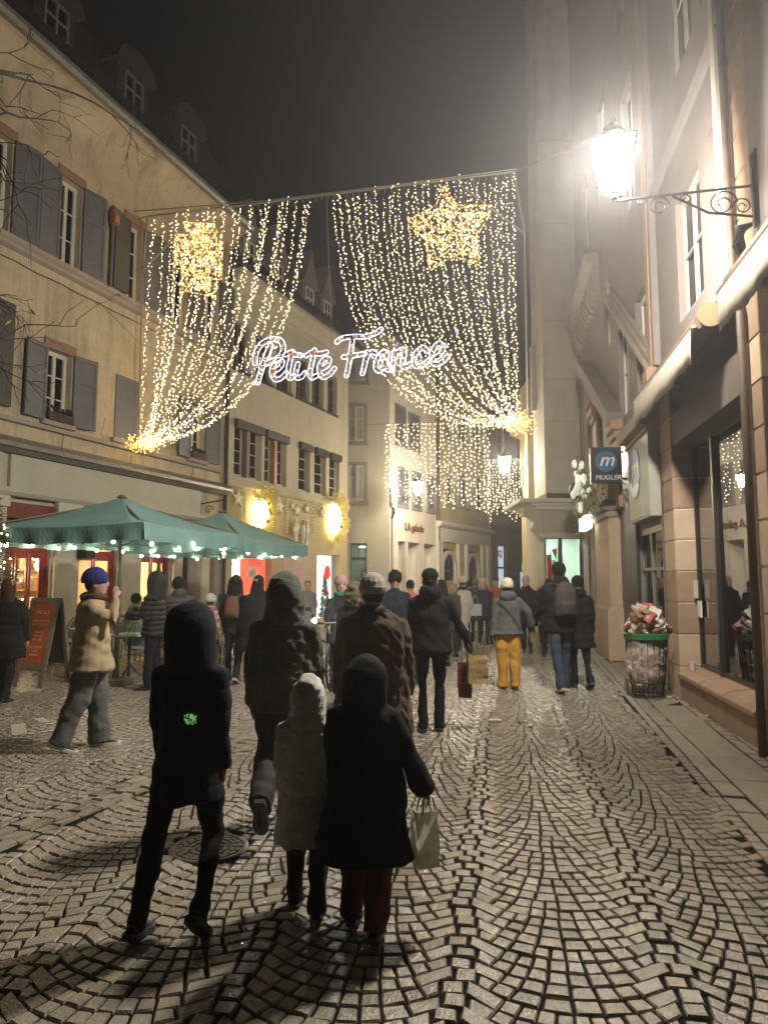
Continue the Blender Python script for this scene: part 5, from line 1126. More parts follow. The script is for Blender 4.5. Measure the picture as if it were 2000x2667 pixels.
def at(px, d): v = GD(px, d); return (v.x, v.y)
PI = math.pi
# --- foreground, walking away
p_parka = person('person in long black hooded parka with a green reflective patch on the back', (-.93,3.40), 1.46, .12, ('parka_black',(.012,.014,.020)), .68, .98, .98, (.006,.007,.009), .92, (.012,.012,.014), None, 'beanie', (.006,.006,.008), legs=((-.22,.02),(.10,.85)), spread=(-.10,.08), style='quilt', arms=((.05,.25,.08),(-.05,.3,.08)), hood='up', seed=1, vox=.010, eyes=False)
p_green = person('person in grey green hooded fleece jacket, hood up, in the middle of the group', (-.67,4.72), 1.63, -.05, ('fleece_green',(.085,.088,.07)), .80, 1.27, .92, (.045,.042,.042), 1.45, (.02,.018,.016), None, 'beanie', (.05,.05,.04), legs=((-.25,.85),(.22,.05)), arms=((-.1,.3,.12),(.1,.35,.14)), hood='up', style='fleece', seed=2, vox=.011, eyes=False, belly=1.1)
p_brown = person('person in wide brown fur coat and mottled grey knit hat with bare neckline', (-.08,5.0), 1.62, .02, ('fur_brown',(.085,.045,.020)), .42, 1.50, 1.05, (.012,.012,.012), 1.1, (.015,.012,.01), None, 'beanie', (.34,.30,.29), legs=((.1,.05),(-.15,.2)), arms=((-.05,.35,.16),(.0,.3,.18)), style='fur', scarf=(.02,.016,.014), seed=3, vox=.012, eyes=False, belly=1.15)
p_kid1 = person('child in cream fleece coat with pointed hood up between two adults', (-.38,3.55), 1.10, -.05, ('fleece_cream',(.82,.80,.74)), .50, 1.12, 1.1, (.015,.016,.022), 1.1, (.012,.012,.014), None, 'beanie', (.3,.27,.2), legs=((.12,.05),(-.15,.3)), arms=((.05,.3,.12),(.0,.3,.12)), hood='up', style='fleece', seed=4, vox=.013, eyes=False)
p_kid2 = person('child in long black coat and rust trousers holding a pale green bag', (-.09,3.36), 1.21, .1, ('coat_black_kid',(.008,.008,.010)), .45, 1.32, 1.22, (.10,.028,.014), 1.55, (.015,.013,.012), None, 'beanie', (.008,.008,.01), legs=((.15,.1),(-.12,.2)), arms=((.1,.5,.15),((.30,.0,1.13),(.40,.03,.90))), hood='up', seed=5, vox=.011, eyes=False)
# --- middle distance on the right
p_cap = person('person in black jacket and black cap carrying paper bags in the right hand', (.50,7.55), 1.72, .05, ('jacket_black_b',(.010,.010,.012)), .84, 1.18, .96, (.008,.008,.010), .98, (.02,.02,.02), None, 'cap', (.008,.008,.009), legs=((-.02,.02),(.08,.12)), arms=((.0,.2,.12),((.30,.03,1.17),(.40,.10,.95))), hood='down', seed=6, vox=.012, eyes=False, gloves=(.01,.01,.01))
p_yel = person('person in mustard trousers, grey jacket and cream ribbed beanie holding a cup', (1.84,10.4), 1.60, .0, ('jacket_grey',(.10,.105,.10)), .86, 1.12, 1.08, (.50,.25,.035), 1.45, (.02,.017,.015), None, 'beanie', (.62,.58,.42), legs=((.04,.04),(-.05,.08)), arms=((-.1,.2,.22),((.33,.02,1.2),(.40,.10,.99))), hood='down', seed=7, vox=.013, eyes=False, gloves=(.012,.012,.012))
p_pack = person('tall person in black jacket and blue jeans with a grey backpack', (2.56,10.2), 1.86, -.15, ('jacket_black_c',(.012,.012,.014)), .80, 1.16, .96, (.040,.052,.085), 1.12, (.10,.085,.07), (.5,.46,.38), 'short', (.015,.012,.01), legs=((-.22,.12),(.10,.06)), arms=((.25,.75,.15),(.15,.8,.12)), hood='down', seed=8, vox=.013, eyes=False)
p_comp = person('person in long dark coat walking close at the right of the backpack wearer', (2.93,10.55), 1.66, .0, ('coat_black_d',(.010,.010,.011)), .62, 1.15, 1.1, (.010,.010,.012), 1.0, (.02,.02,.02), None, 'short', (.012,.01,.01), legs=((.02,.04),(-.18,.3)), arms=((.05,.5,.12),(.0,.25,.18)), hood='down', seed=9, vox=.014, eyes=False)
p_white = person('woman in long cream belted coat and cream knit hat seen from behind', (1.80,16.0), 1.66, .1, ('coat_cream',(.55,.52,.42)), .42, .98, 1.02, (.02,.02,.02), 1.0, (.015,.015,.015), None, 'beanie', (.6,.5,.38), legs=((.1,.05),(-.12,.15)), arms=((.0,.2,.12),(.05,.3,.12)), scarf=(.02,.02,.035), seed=10, vox=.016, eyes=False)
p_navy = person('grey haired woman facing us in knee length navy padded coat and blue scarf', (2.42,17.0), 1.62, PI, ('coat_navy',(.018,.020,.032)), .66, 1.12, 1.05, (.02,.02,.028), .9, (.02,.02,.02), (.6,.6,.6), 'curly', (.52,.46,.34), legs=((.05,.05),(-.1,.1)), arms=((.05,.4,.12),(.0,.3,.12)), style='puffer', scarf=(.16,.2,.42), seed=11, vox=.016, sk='skin_pale')
p_orange = person('person facing us in rust orange coat and black cap behind the woman in navy', (2.93,18.3), 1.68, PI-.1, ('coat_rust',(.34,.09,.03)), .6, 1.05, 1.05, (.02,.02,.02), 1.0, (.02,.02,.02), None, 'cap', (.02,.02,.02), legs=((.1,.05),(-.1,.1)), seed=12, vox=.018, sk='skin_pale')
p_bald = person('older man facing us in dark navy coat with short white hair', (3.18,15.6), 1.70, PI+.35, ('coat_navy_b',(.012,.014,.022)), .58, 1.15, 1.02, (.02,.02,.025), 1.0, (.02,.02,.02), None, 'bald', (.5,.47,.42), legs=((.12,.05),(-.12,.12)), seed=13, vox=.016, sk='skin_pale')
p_red = person('blonde woman in dark coat with red scarf carrying a beige bag', (3.9,17.2), 1.62, PI+.6, ('coat_dark_e',(.03,.025,.025)), .6, 1.0, 1.05, (.02,.02,.02), 1.0, (.3,.3,.28), (.5,.5,.45), 'long', (.48,.36,.22), legs=((.05,.05),(-.1,.1)), scarf=(.5,.02,.02), seed=14, vox=.018, sk='skin_pale')
# --- middle
p_dark = person('person with bushy dark hair and navy jacket left of the coral jacket', (.165,10.6), 1.76, -.1, ('jacket_navy_f',(.014,.018,.026)), .8, 1.05, 1., (.015,.015,.02), 1.0, (.02,.02,.02), None, 'curly', (.012,.01,.008), seed=15, vox=.015, eyes=False)
p_coral = person('person in bright coral jacket with short dark hair', (.55,14.6), 1.62, .0, ('jacket_coral',(.72,.22,.16)), .85, 1.2, 1., (.02,.02,.02), 1.0, (.02,.02,.02), None, 'short', (.015,.012,.01), seed=16, vox=.016, eyes=False, style='puffer')
p_fur = person('person with pale fur trimmed hood between the knit hat and the bicycle', (-.36,8.6), 1.58, -.1, ('coat_black_g',(.012,.012,.012)), .7, 1.1, 1.05, (.012,.012,.012), 1.0, (.02,.02,.02), None, 'furhood', (.16,.13,.08), seed=17, vox=.015, eyes=False)
p_bike = person('woman facing us in teal scarf and dusty pink knit hat pushing a bicycle', (-.63,10.2), 1.68, PI-.15, ('coat_dark_h',(.02,.025,.028)), .75, 1.05, 1.05, (.015,.015,.018), 1.0, (.02,.02,.02), None, 'beanie', (.42,.26,.24), arms=((.45,.5,.15),(.55,.4,.15)), scarf=(.03,.20,.16), seed=18, vox=.013, sk='skin_pale')
p_dk2 = person('person in olive coat walking beyond the black cap', (1.12,13.4), 1.62, .05, ('coat_olive',(.05,.05,.035)), .7, 1.05, 1.05, (.02,.02,.02), 1.0, (.02,.02,.02), None, 'long', (.03,.02,.015), seed=19, vox=.016, eyes=False)
p_fh2 = person('person with sandy fur hood collar just left of the cream coat', (1.42,14.9), 1.60, .0, ('coat_khaki',(.09,.085,.06)), .7, 1.05, 1.05, (.02,.02,.02), 1.0, (.02,.02,.02), None, 'furhood', (.34,.27,.15), seed=20, vox=.016, eyes=False)
p_b2 = person('dark haired person half hidden right behind the cream coat', (2.28,18.6), 1.6, .2, ('coat_dark_i',(.02,.02,.022)), .6, 1.0, 1., (.02,.02,.02), 1.0, (.02,.02,.02), None, 'short', (.02,.015,.01), seed=21, vox=.018, eyes=False)
p_b3 = person('person half hidden behind the mustard trouser wearer, facing away', (2.85,19.8), 1.6, .1, ('coat_dark_j',(.03,.03,.03)), .6, 1.0, 1., (.02,.02,.02), 1.0, (.02,.02,.02), None, 'long', (.2,.13,.07), seed=22, vox=.018, eyes=False)
p_b4 = person('distant person in black coat right of the red scarf', (3.62,20.8), 1.66, .2, ('coat_dark_k',(.015,.015,.015)), .6, 1.0, 1., (.02,.02,.02), 1.0, (.02,.02,.02), None, 'long', (.02,.015,.01), seed=23, vox=.018, eyes=False)
# --- left side
p_pk1 = person('hooded person with brown leather backpack in dark jacket', (-2.36,11.05), 1.64, .02, ('jacket_black_l',(.014,.014,.014)), .82, 1.1, 1., (.015,.015,.018), .95, (.16,.15,.13), (.4,.38,.32), 'beanie', (.02,.02,.02), legs=((.06,.05),(-.12,.35)), arms=((.1,.5,.12),(.1,.5,.12)), hood='up', seed=24, vox=.013, eyes=False)
p_lh = person('person with long dark hair in wide dark coat beside the brown backpack', (-1.97,10.9), 1.66, .05, ('coat_black_m',(.014,.014,.013)), .55, 1.5, 1.05, (.015,.015,.015), 1.0, (.02,.02,.02), None, 'long', (.018,.015,.012), legs=((.12,.05),(-.1,.1)), seed=25, vox=.014, eyes=False)
p_curl = person('young man with curly dark hair in grey padded jacket with hood down', (-3.42,11.6), 1.66, -.5, ('jacket_taupe',(.065,.06,.052)), .84, 1.2, 1., (.015,.015,.018), 1.0, (.02,.02,.02), None, 'curly', (.018,.014,.012), hood='down', style='puffer', seed=26, vox=.014, arms=((.2,.7,.12),(.2,.7,.12)))
p_puf = person('hooded person in glossy black puffer jacket standing sideways with a cup', (-3.40,10.35), 1.68, -1.5, ('puffer_black',(.018,.018,.02)), .80, 1.05, 1., (.012,.012,.016), 1.0, (.02,.02,.02), None, 'beanie', (.03,.028,.025), legs=((.06,.04),(-.04,.04)), arms=((.3,1.3,.1),(.3,1.4,.1)), hood='up', style='puffer', seed=27, vox=.012)
p_blue = person('man in blue beanie and beige shearling jacket striding right, hand at mouth', (-2.82,6.78), 1.70, 1.25, ('shearling_beige',(.40,.31,.19)), .77, 1.28, 1.12, (.13,.128,.125), 1.5, (.02,.02,.024), (.7,.68,.6), 'beanie', (.03,.035,.16), legs=((.14,.05),(-.20,.2)), arms=((-.15,.35,.12),((.24,.20,1.22),(.10,.20,1.46))), seed=28, vox=.011, scarf=(.10,.07,.045))
p_left = person('dark clad person cut by the left edge of the picture', (-5.05,9.4), 1.60, .1, ('coat_black_n',(.015,.014,.013)), .6, 1.25, 1.05, (.014,.014,.018), 1.05, (.02,.02,.02), None, 'long', (.07,.035,.018), legs=((.05,.05),(-.1,.1)), seed=29, vox=.013, eyes=False)
# seated guests under the parasol
def seated(label, p, face, **kw): return person(label, p, face=face, legs=((1.45,1.4),(1.4,1.35)), arms=((.5,.9,.12),(.5,.9,.12)), **kw)
p_s1 = seated('seated guest in pale green hooded coat at a cafe table', at(350, 12.6), .4, h=1.7, coat=('coat_sage',(.20,.24,.15)), hem=.84, wid=1.25, trou=(.02,.02,.025), head='short', headcol=(.015,.012,.01), hood='down', seed=30, vox=.014, eyes=False)
p_s2 = seated('seated guest in pale hood and red checked jacket at the parasol edge', at(545, 12.6), .1, h=1.68, coat=('jacket_checked',(.42,.30,.26)), hem=.84, wid=1.15, trou=(.02,.02,.025), head='beanie', headcol=(.45,.45,.43), hood=None, seed=31, vox=.014, eyes=False)
p_s3 = seated('seated guest with dark hair behind the pale hooded guest', at(578, 13.4), .6, h=1.68, coat=('jacket_black_o',(.02,.02,.02)), hem=.84, wid=1.1, trou=(.02,.02,.025), head='short', headcol=(.015,.012,.01), seed=32, vox=.016, eyes=False)
p_f1 = person('distant person with dark hair before the pink wall panel', at(768, 17.2), 1.66, .1, ('coat_dark_p',(.02,.02,.02)), .6, 1.0, 1., head='short', headcol=(.02,.015,.01), seed=33, vox=.018, eyes=False)
p_f2 = person('distant pale faced person facing us before the shop', at(800, 16.6), 1.6, PI, ('coat_grey_q',(.2,.19,.17)), .6, 1.0, 1., head='short', headcol=(.1,.07,.04), seed=34, vox=.018, sk='skin_pale')
for i, (px, d, h_, fc, col, hd_, hc_, lb) in enumerate([
 (1148,15.2,1.62,.1,(.02,.02,.022),'long',(.05,.03,.02),'person with brown hair and black jacket between the black cap and the sandy fur hood'),
 (985,12.2,1.60,.0,(.03,.028,.03),'short',(.03,.02,.015),'person in charcoal coat seen over the shoulder of the brown fur coat'),
 (735,12.6,1.66,.2,(.02,.02,.02),'short',(.02,.015,.012),'person in black jacket before the poster window'),
 (1240,20.5,1.64,.1,(.05,.045,.04),'beanie',(.2,.18,.16),'distant person with grey knit hat beyond the cream coat'),
 (1318,21.5,1.7,PI,(.03,.03,.035),'short',(.03,.02,.01),'distant man facing us above the mustard trouser wearer'),
 (1390,23.0,1.66,PI,(.06,.05,.05),'short',(.05,.03,.02),'farthest pedestrian facing us before the arched lit door'),
 (1432,14.2,1.64,.1,(.014,.014,.016),'long',(.012,.01,.01),'person in black hidden behind the tall backpack wearer'),
 (455,13.6,1.62,.6,(.10,.09,.08),'short',(.04,.025,.015),'person in taupe coat deep under the far parasol')]):
    person(lb, at(px, d), h_, fc, ('crowd_%d' % i, col), .62, 1.08, 1.05, (.02,.02,.022), 1.0, (.02,.02,.02), None, hd_, hc_, seed=60+i, vox=.018, eyes=False, sk='skin_pale')
# patches, backpacks, bags, cups
cl = bpy.data.materials['cloth_jacket_checked']; t_ = cl.node_tree; ck = t_.nodes.new('ShaderNodeTexChecker'); ck.inputs['Scale'].default_value = 13; ck.inputs[1].default_value = (.5,.4,.33,1); ck.inputs[2].default_value = (.30,.10,.08,1)
tc_ = t_.nodes.new('ShaderNodeTexCoord'); t_.links.new(tc_.outputs['Object'], ck.inputs[0]); t_.links.new(ck.outputs[0], t_.nodes['Principled BSDF'].inputs['Base Color'])
mat('patch_bright', (.45,.8,.45), emit=(.35,.80,.38), estr=.30); mat('patch_dim', (.2,.5,.25), emit=(.12,.42,.16), estr=.25)  # emission stands in for light thrown back by the patch
pt = link('reflective_patch', None, p_parka[0], loc=(.075,-.182,1.13)); rr = random.Random(2)
for mm in ('patch_bright','patch_dim'):
    k = MB()
    for i in range(9):
        for j in range(8):
            if abs(i-4)**3/90+abs(j-3.5)**3/55 < 1.0 and (rr.random() < .7) == (mm == 'patch_bright') and rr.random() < .97: k.box(-.034+i*.0078, -.034+i*.0078+.0066, -.004, 0, j*.0072, j*.0072+.0058)
    k.build('patch_grid', M(mm), pt, kind='stuff')
PZ = 0
def onback(pw, h, label, col, w=.30, hh=.44, d=.17, z0=1.02, name='backpack', pocket=True):
    root, JW, dz = pw; s = root.scale[0]
    t = thing(name, label, 'backpack', root.location, root.rotation_euler.z); t.scale = (s,s,s); dz = dz/s
    K = MB(); K.loft([((0,-.21,z0+dz),w*.5,d*.5),((0,-.22,z0+hh*.3+dz),w*.53,d*.58),((0,-.215,z0+hh*.7+dz),w*.5,d*.5),((0,-.20,z0+hh*.93+dz),w*.36,d*.36),((0,-.19,z0+hh+dz),w*.12,d*.15)], 14)
    m_ = cloth('bag_%s' % label[:9], col, .7, .3, 120); a_ = wob(3, 14, .006); organic('pack_body', K, m_, t, .013, 3, a_)
    if pocket: K = MB(); K.loft([((0,-.29,z0+.03+dz),w*.38,d*.22),((0,-.30,z0+hh*.36+dz),w*.40,d*.25),((0,-.285,z0+hh*.45+dz),w*.3,d*.15)], 12); organic('front_pocket', K, m_, t, .012, 2)
    for sx in (-1,1): MB().tube([(sx*w*.3,-.15,z0+.05+dz),(sx*.17,-.08,z0+.1+dz),(sx*.15,.02,z0+.2+dz)], .014, 6).build('strap', m_, t); MB().tube([(sx*w*.25,-.15,z0+hh*.9+dz),(sx*.12,-.08,1.46+dz),(sx*.13,.06,1.44+dz)], .016, 6).build('strap', m_, t)
    return t
onback(p_pack, 1.86, 'grey canvas backpack on the tall person in blue jeans', (.055,.05,.045), .30, .46, .2)
onback(p_pk1, 1.6, 'brown leather backpack worn by the hooded person', (.16,.07,.035), .24, .36, .14, 1.08, pocket=True)
def bag(label, p, w, d, h, m, rz=0, handle=.16, cat='bag', soft=.008):
    t = thing('shopping_bag', label, cat, p, rz); K = MB(); n = 5
    vs = []; fs = []
    rr = random.Random(int(w*1000)); rows = 6
    for i in range(rows+1):
        z = -h+h*i/rows
        for x, y in ((-w/2,-d/2),(0,-d/2*1.05),(w/2,-d/2),(w/2,0),(w/2,d/2),(0,d/2*1.05),(-w/2,d/2),(-w/2,0)): vs.append((x+rr.uniform(-soft,soft), y*(1-.35*i/rows)+rr.uniform(-soft,soft), z))
    for i in range(rows):
        for j in range(8): fs.append((i*8+j, i*8+(j+1)%8, i*8+8+(j+1)%8, i*8+8+j))
    fs.append(tuple(range(7,-1,-1))); K.add(vs, fs); K.build('bag_body', m, t)
    for y in (-d*.3, d*.3): MB().tube([(-w*.22,y,-.01),(-w*.16,y*.6,handle*.7),(0,y*.2,handle),(w*.16,y*.6,handle*.7),(w*.22,y,-.01)], .005, 5).build('handle', m, t)
    return t
mat('kraft', (.36,.25,.105), .75, .2, 8, .4, 25); mat('bag_red', (.17,.028,.024), .5, .25, 8, .4, 20); mat('bag_pale', (.58,.58,.48), .4, .35, 14, .6, 22); _b = MATS['bag_pale'].node_tree; _t = _b.nodes.new('ShaderNodeBsdfTranslucent'); _t.inputs[0].default_value = (.62,.62,.5,1); _m = _b.nodes.new('ShaderNodeMixShader'); _m.inputs[0].default_value = .42; _o = _b.nodes['Material Output']; _b.links.new(_b.nodes['Principled BSDF'].outputs[0], _m.inputs[1]); _b.links.new(_t.outputs[0], _m.inputs[2]); _b.links.new(_m.outputs[0], _o.inputs[0]); mat('bag_blue', (.3,.36,.42), .5, .2, 8, .3, 20)
w = p_cap[1]['wrR']; bag('brown paper carrier bag held by the person in the black cap', (w.x+.10, w.y-.06, .80), .21, .1, .30, M('kraft'), R(12)); bag('dark red carrier bag hanging behind the brown paper bag', (w.x-.02, w.y+.02, .70), .15, .13, .36, M('bag_red'), R(-8), .28)
w = p_cap[1]['wrL']; bag('grey blue bag at the left hand of the black cap wearer', (w.x+.08, w.y+.02, .78), .1, .1, .3, M('bag_blue'), R(60), .14)
w = p_kid2[1]['wrR']; bag('pale green wrinkled bag held by the child in the long black coat', (w.x+.0, w.y+.0, w.z-.10), .10, .12, .24, M('bag_pale'), R(20), .06, soft=.006)
w = p_white[1]['wrR']; bag('pale grey handbag on the arm of the cream coat', (w.x+.1, w.y-.02, 1.05), .28, .1, .27, mat('bag_grey', (.42,.45,.46), .5, .1), R(10), .2)
w = p_red[1]['wrL']; bag('beige tote bag of the woman with the red scarf', (w.x, w.y-.1, .98), .3, .1, .3, mat('bag_beige', (.5,.4,.28), .6, .15), R(10), .2)
def cup(label, p, r=.036, h=.10, col='poster_white', lid='sole_dark', rz=0):
    t = thing('paper_cup', label, 'cup', p, rz); MB().lathe([(r*.72,0),(r,h),(r*1.05,h),(r*1.05,h+.005),(r*.9,h+.005)], (0,0,0), 14).build('cup_body', M(col), t, smooth=False)
    if lid: MB().lathe([(r*1.08,h+.004),(r*1.08,h+.012),(r*.85,h+.018),(r*.8,h+.022)], (0,0,0), 14).build('lid', M(lid), t)
    return t
w = p_yel[1]['wrR']; cup('dark takeaway cup held low by the mustard trouser wearer', (w.x+.01, w.y+.0, w.z-.24), .042, .13, 'wood_warm')
w = p_puf[1]['wrR']; cup('dark mug held by the person in the puffer jacket', (w.x-.05, w.y-.02, w.z-.02), .045, .11, 'sole_dark', None)
k = MB(); k.tube([(-.15,-.15,1.42),(.03,-.175,1.2),(.17,-.14,.98)], .008, 5); k.tube([(-.15,-.15,1.42),(-.13,-.02,1.5)], .008, 5); k.build('shoulder_strap', M('sole_dark'), p_yel[0])
# ================================================================== parasols with string lights
mat('canvas_teal', (.19,.36,.345), .8, .08, 2, .15, 90); mat('canvas_teal_in', (.07,.24,.24), .8, .08, 2)
BULB = mat('festoon_bulb', (1,1,1), emit=(1,.86,.62), estr=75); BULBT = mat('festoon_teal', (.1,.8,.7), emit=(.05,.9,.8), estr=5)
def parasol(cx, cy_, hw, ze, za, rz, label, seed):
    t = thing('parasol', label, 'parasol', (cx, cy_, 0), rz, 'teal parasols in front of the cafe'); rr = random.Random(seed)
    MB().tube([(0,0,.1),(0,0,za-.02)], .03, 10).build('pole', M('metal_grey'), t, smooth=True); MB().box(-.32,.32,-.32,.32,0,.08).lathe([(.06,.08),(.05,.3)], (0,0,0), 10).build('base', M('metal_grey'), t, bevel=.01)
    k = MB(); cor = [(-hw,-hw),(hw,-hw),(hw,hw),(-hw,hw)]; N_ = 12
    for s_ in range(4):
        a, c = cor[s_], cor[(s_+1)%4]; grid = []
        for i in range(N_+1):
            row = []
            for j in range(N_+1):
                u = i/N_; v = j/N_; ex = a[0]+(c[0]-a[0])*v; ey = a[1]+(c[1]-a[1])*v; sag = -.10*math.sin(math.pi*u)*.6 - .05*math.sin(math.pi*v)*u*u
                row.append((ex*u, ey*u, za-(za-ze)*u + sag))
            grid.append(row)
        vs = [p for r in grid for p in r]; k.add(vs, [(i*(N_+1)+j, (i+1)*(N_+1)+j, (i+1)*(N_+1)+j+1, i*(N_+1)+j+1) for i in range(N_) for j in range(N_)])
    o = wall_raw(k, 'canopy', M('canvas_teal'), t); so = o.modifiers.new('t','SOLIDIFY'); so.thickness = .006
    o.data.polygons.foreach_set('use_smooth', [True]*len(o.data.polygons)); 
    k = MB()
    for s_ in range(4):
        a, c = cor[s_], cor[(s_+1)%4]; n = 40; nx, ny = (c[1]-a[1])/(2*hw), -(c[0]-a[0])/(2*hw); vs = []
        for i in range(n+1):
            v = i/n; x, y = a[0]+(c[0]-a[0])*v, a[1]+(c[1]-a[1])*v; zt = ze-.05*math.sin(math.pi*v); d = .012*math.sin(i*.9+s_)
            vs += [(x, y, zt), (x+nx*d, y+ny*d, zt-.11), (x+nx*d*2, y+ny*d*2, zt-.23-.012*math.sin(i*.5))]
        k.add(vs, [(3*i+j, 3*i+3+j, 3*i+4+j, 3*i+1+j) for i in range(n) for j in (0,1)])
    o = wall_raw(k, 'valance', M('canvas_teal'), t); so = o.modifiers.new('t','SOLIDIFY'); so.thickness = .004
    for a in cor: MB().tube([(0,0,za-.06),(a[0],a[1],ze-.02)], .012, 5).build('rib', M('metal_grey'), t); MB().tube([(0,0,ze-.25),(a[0]*.5,a[1]*.5,(za+ze)/2-.05)], .009, 5).build('strut', M('metal_grey'), t)
    k = MB(); k.lathe([(.06,-.03),(.09,.0),(.05,.03),(.01,.05)], (0,0,za), 10); k.build('finial', M('metal_grey'), t)
    # festoon
    f = thing('festoon', 'string of warm bulbs along the rim of the %s' % ('near teal parasol' if seed == 1 else 'farther teal parasol'), 'string lights', (cx, cy_, 0), rz); pts = []
    h2 = hw-.06
    cc = [(-h2,-h2),(h2,-h2),(h2,h2),(-h2,h2)]
    for s_ in range(4):
        a, c = cc[s_], cc[(s_+1)%4]
        for i in range(20): v = i/20; pts.append((a[0]+(c[0]-a[0])*v, a[1]+(c[1]-a[1])*v, ze-.13-.05*abs(math.sin(math.pi*v*4))))
    wr_ = MB().tube(pts, .005, 4, closed=True).build('cable', M('metal_black'), f)
    for i, p in enumerate(pts):
        if i % 20 in (2,6,9,13,17) and rr.random() < .93:
            q = (p[0]+rr.uniform(-.05,.05), p[1], p[2]-.055-rr.uniform(0,.05)); MB().ball(q, .026, 8).build('light_bulb', BULB, f, smooth=True); MB().lathe([(.014,.02),(.014,.06)], q, 8).build('bulb_socket', M('metal_black'), f)
    return t
parasol(-4.19, 11.0, 1.40, 2.38, 2.92, R(-16), 'large teal square parasol nearest the menu board', 1)
parasol(-3.30, 14.0, 1.30, 2.34, 2.98, R(-20), 'teal square parasol farther along towards the souvenir shop', 2)
for q in ((-5.62,10.55,2.38),(-4.95,10.1,2.25)):
    t = thing('teal_bulb', 'small teal glowing bulb %s' % ('at the left corner of the near parasol' if q[0] < -5.3 else 'under the left part of the near parasol'), 'bulb', q); MB().ball((0,0,0), .045, 8).build('bulb_glass', BULBT, t, smooth=True); MB().tube([(0,0,.04),(0,0,.14)], .01, 5).build('bulb_socket', M('metal_black'), t)
# ------------------------------------------------------------------ cafe furniture
mat('rattan_teal', (.14,.25,.20), .6, .3, 20, .5, 50); mat('rattan_frame', (.34,.24,.12), .5, .2, 12)
def chair(label, p, rz):
    t = thing('bistro_chair', label, 'chair', p, rz, 'rattan bistro chairs of the cafe')
    k = MB(); n = 14; k.plate([(.21*math.cos(2*math.pi*i/n), .0+.20*math.sin(2*math.pi*i/n)) for i in range(n)], -.015, .015); s_ = k.build('seat', M('rattan_teal'), t, loc=(0,0,.45), rot=(R(90),0,0))
    arc = [(.22*math.cos(a), -.19-.03*math.sin(a), .5+.42*math.sin(a)**.8) for a in [math.pi*i/16 for i in range(17)]]
    MB().tube([(.22,-.17,.44)]+arc+[(-.22,-.17,.44)], .013, 6).build('back_frame', M('rattan_frame'), t)
    k = MB(); pr = [(.19*math.cos(a), .52+.36*math.sin(a)) for a in [math.pi*i/12 for i in range(13)]]; k.plate(pr, -.225, -.21); k.build('backrest', M('rattan_teal'), t)
    for sx, sy in ((-1,-1),(1,-1),(1,1),(-1,1)): MB().tube([(sx*.17,sy*.15,.44),(sx*.20,sy*.20,0)], .012, 6).build('leg', M('rattan_frame'), t)
    MB().tube([(.185*math.cos(a), .17*math.sin(a), .22) for a in [6.283*i/14 for i in range(14)]], .008, 5, closed=True).build('stretcher', M('rattan_frame'), t)
    return t
def table(label, p):
    t = thing('bistro_table', label, 'table', p, .3, 'round bistro tables of the cafe'); MB().lathe([(.31,.715),(.32,.72),(.32,.74),(.31,.745),(.001,.745)], (0,0,0), 28).build('table_top', M('marble') if 'marble' in MATS else mat('marble', (.5,.48,.42), .25, .1, 5), t)
    MB().lathe([(.02,.02),(.028,.1),(.018,.3),(.03,.5),(.02,.715)], (0,0,0), 8).build('column', M('metal_black'), t)
    for i in range(3): a = i*2.094; MB().tube([(0,0,.3),(.1*math.cos(a),.1*math.sin(a),.15),(.3*math.cos(a),.3*math.sin(a),.0)], .014, 5).build('leg', M('metal_black'), t)
    return t
def T3(px, d): v = GD(px, d); return (v.x, v.y, 0)
table('round cafe table between the beige jacket and the puffer jacket', T3(335, 10.9)); table('round cafe table behind the menu board', T3(228, 12.2)); table('round cafe table near the sage coated guest', T3(395, 12.9)); table('round cafe table by the checked jacket', T3(512,12.2))
for i, (px, d, a, lb) in enumerate([(182,11.3,.6,'rattan chair with its back to us right of the menu board'),(205,12.6,2.6,'rattan chair against the pale pillar'),(255,11.6,-.4,'rattan chair hidden behind the beige jacket'),(372,11.5,.3,'rattan chair in front of the sage coated guest'),(440,12.4,-.7,'rattan chair left of the checked jacket'),(352,12.7,.4,'rattan chair carrying the sage coated guest'),(547,12.7,.1,'rattan chair carrying the checked jacket guest'),(150,12.8,1.4,'rattan chair farthest left by the cafe door'),(600,12.4,-.4,'rattan chair behind the long haired person')]): chair(lb, T3(px, d), -a)
for px, d, lb in ((330,10.85,'small glass on the table beside the puffer jacket'),(345,10.95,'second small glass behind the first on the same table')):
    v = GD(px, d); t = thing('drinking_glass', lb, 'glass', (v.x, v.y, .745)); MB().lathe([(.025,0),(.033,.11),(.031,.11),(.023,.006)], (0,0,0), 12).build('glass_body', M('glass_clear'), t)
# ------------------------------------------------------------------ menu board
v = GF(72, 1790); t = thing('menu_board', 'wooden folding pavement board with orange menu at the left', 'menu board', (v[0], v[1], 0), R(-12))
mat('menu_orange', (.42,.075,.02), .5, .15, 3, emit=None); mat('wood_grey', (.16,.125,.09), .6, .3, 10, .3, 30); mat('chalk', (.7,.45,.35), .8)
MW, MH = .50, 1.36; tl_ = R(-14); q = MB()
fr_ = link('front_panel', None, t, rot=(tl_,0,0))
for nm, bx in (('frame_post',(-MW/2,-MW/2+.07,-.02,.02,0,MH)),('frame_post',(MW/2-.07,MW/2,-.02,.02,0,MH)),('frame_rail',(-MW/2+.07,MW/2-.07,-.02,.02,MH-.09,MH)),('frame_rail',(-MW/2+.07,MW/2-.07,-.02,.02,.26,.36))): MB().box(*bx).build(nm, M('wood_grey'), fr_, bevel=.004)
MB().box(-MW/2+.07,MW/2-.07,-.006,.006,.36,MH-.09).build('menu_sheet', M('menu_orange'), fr_)
text('MENU', 'menu_heading', M('chalk'), fr_, (0,-.009,1.13), .085, ext=.001)
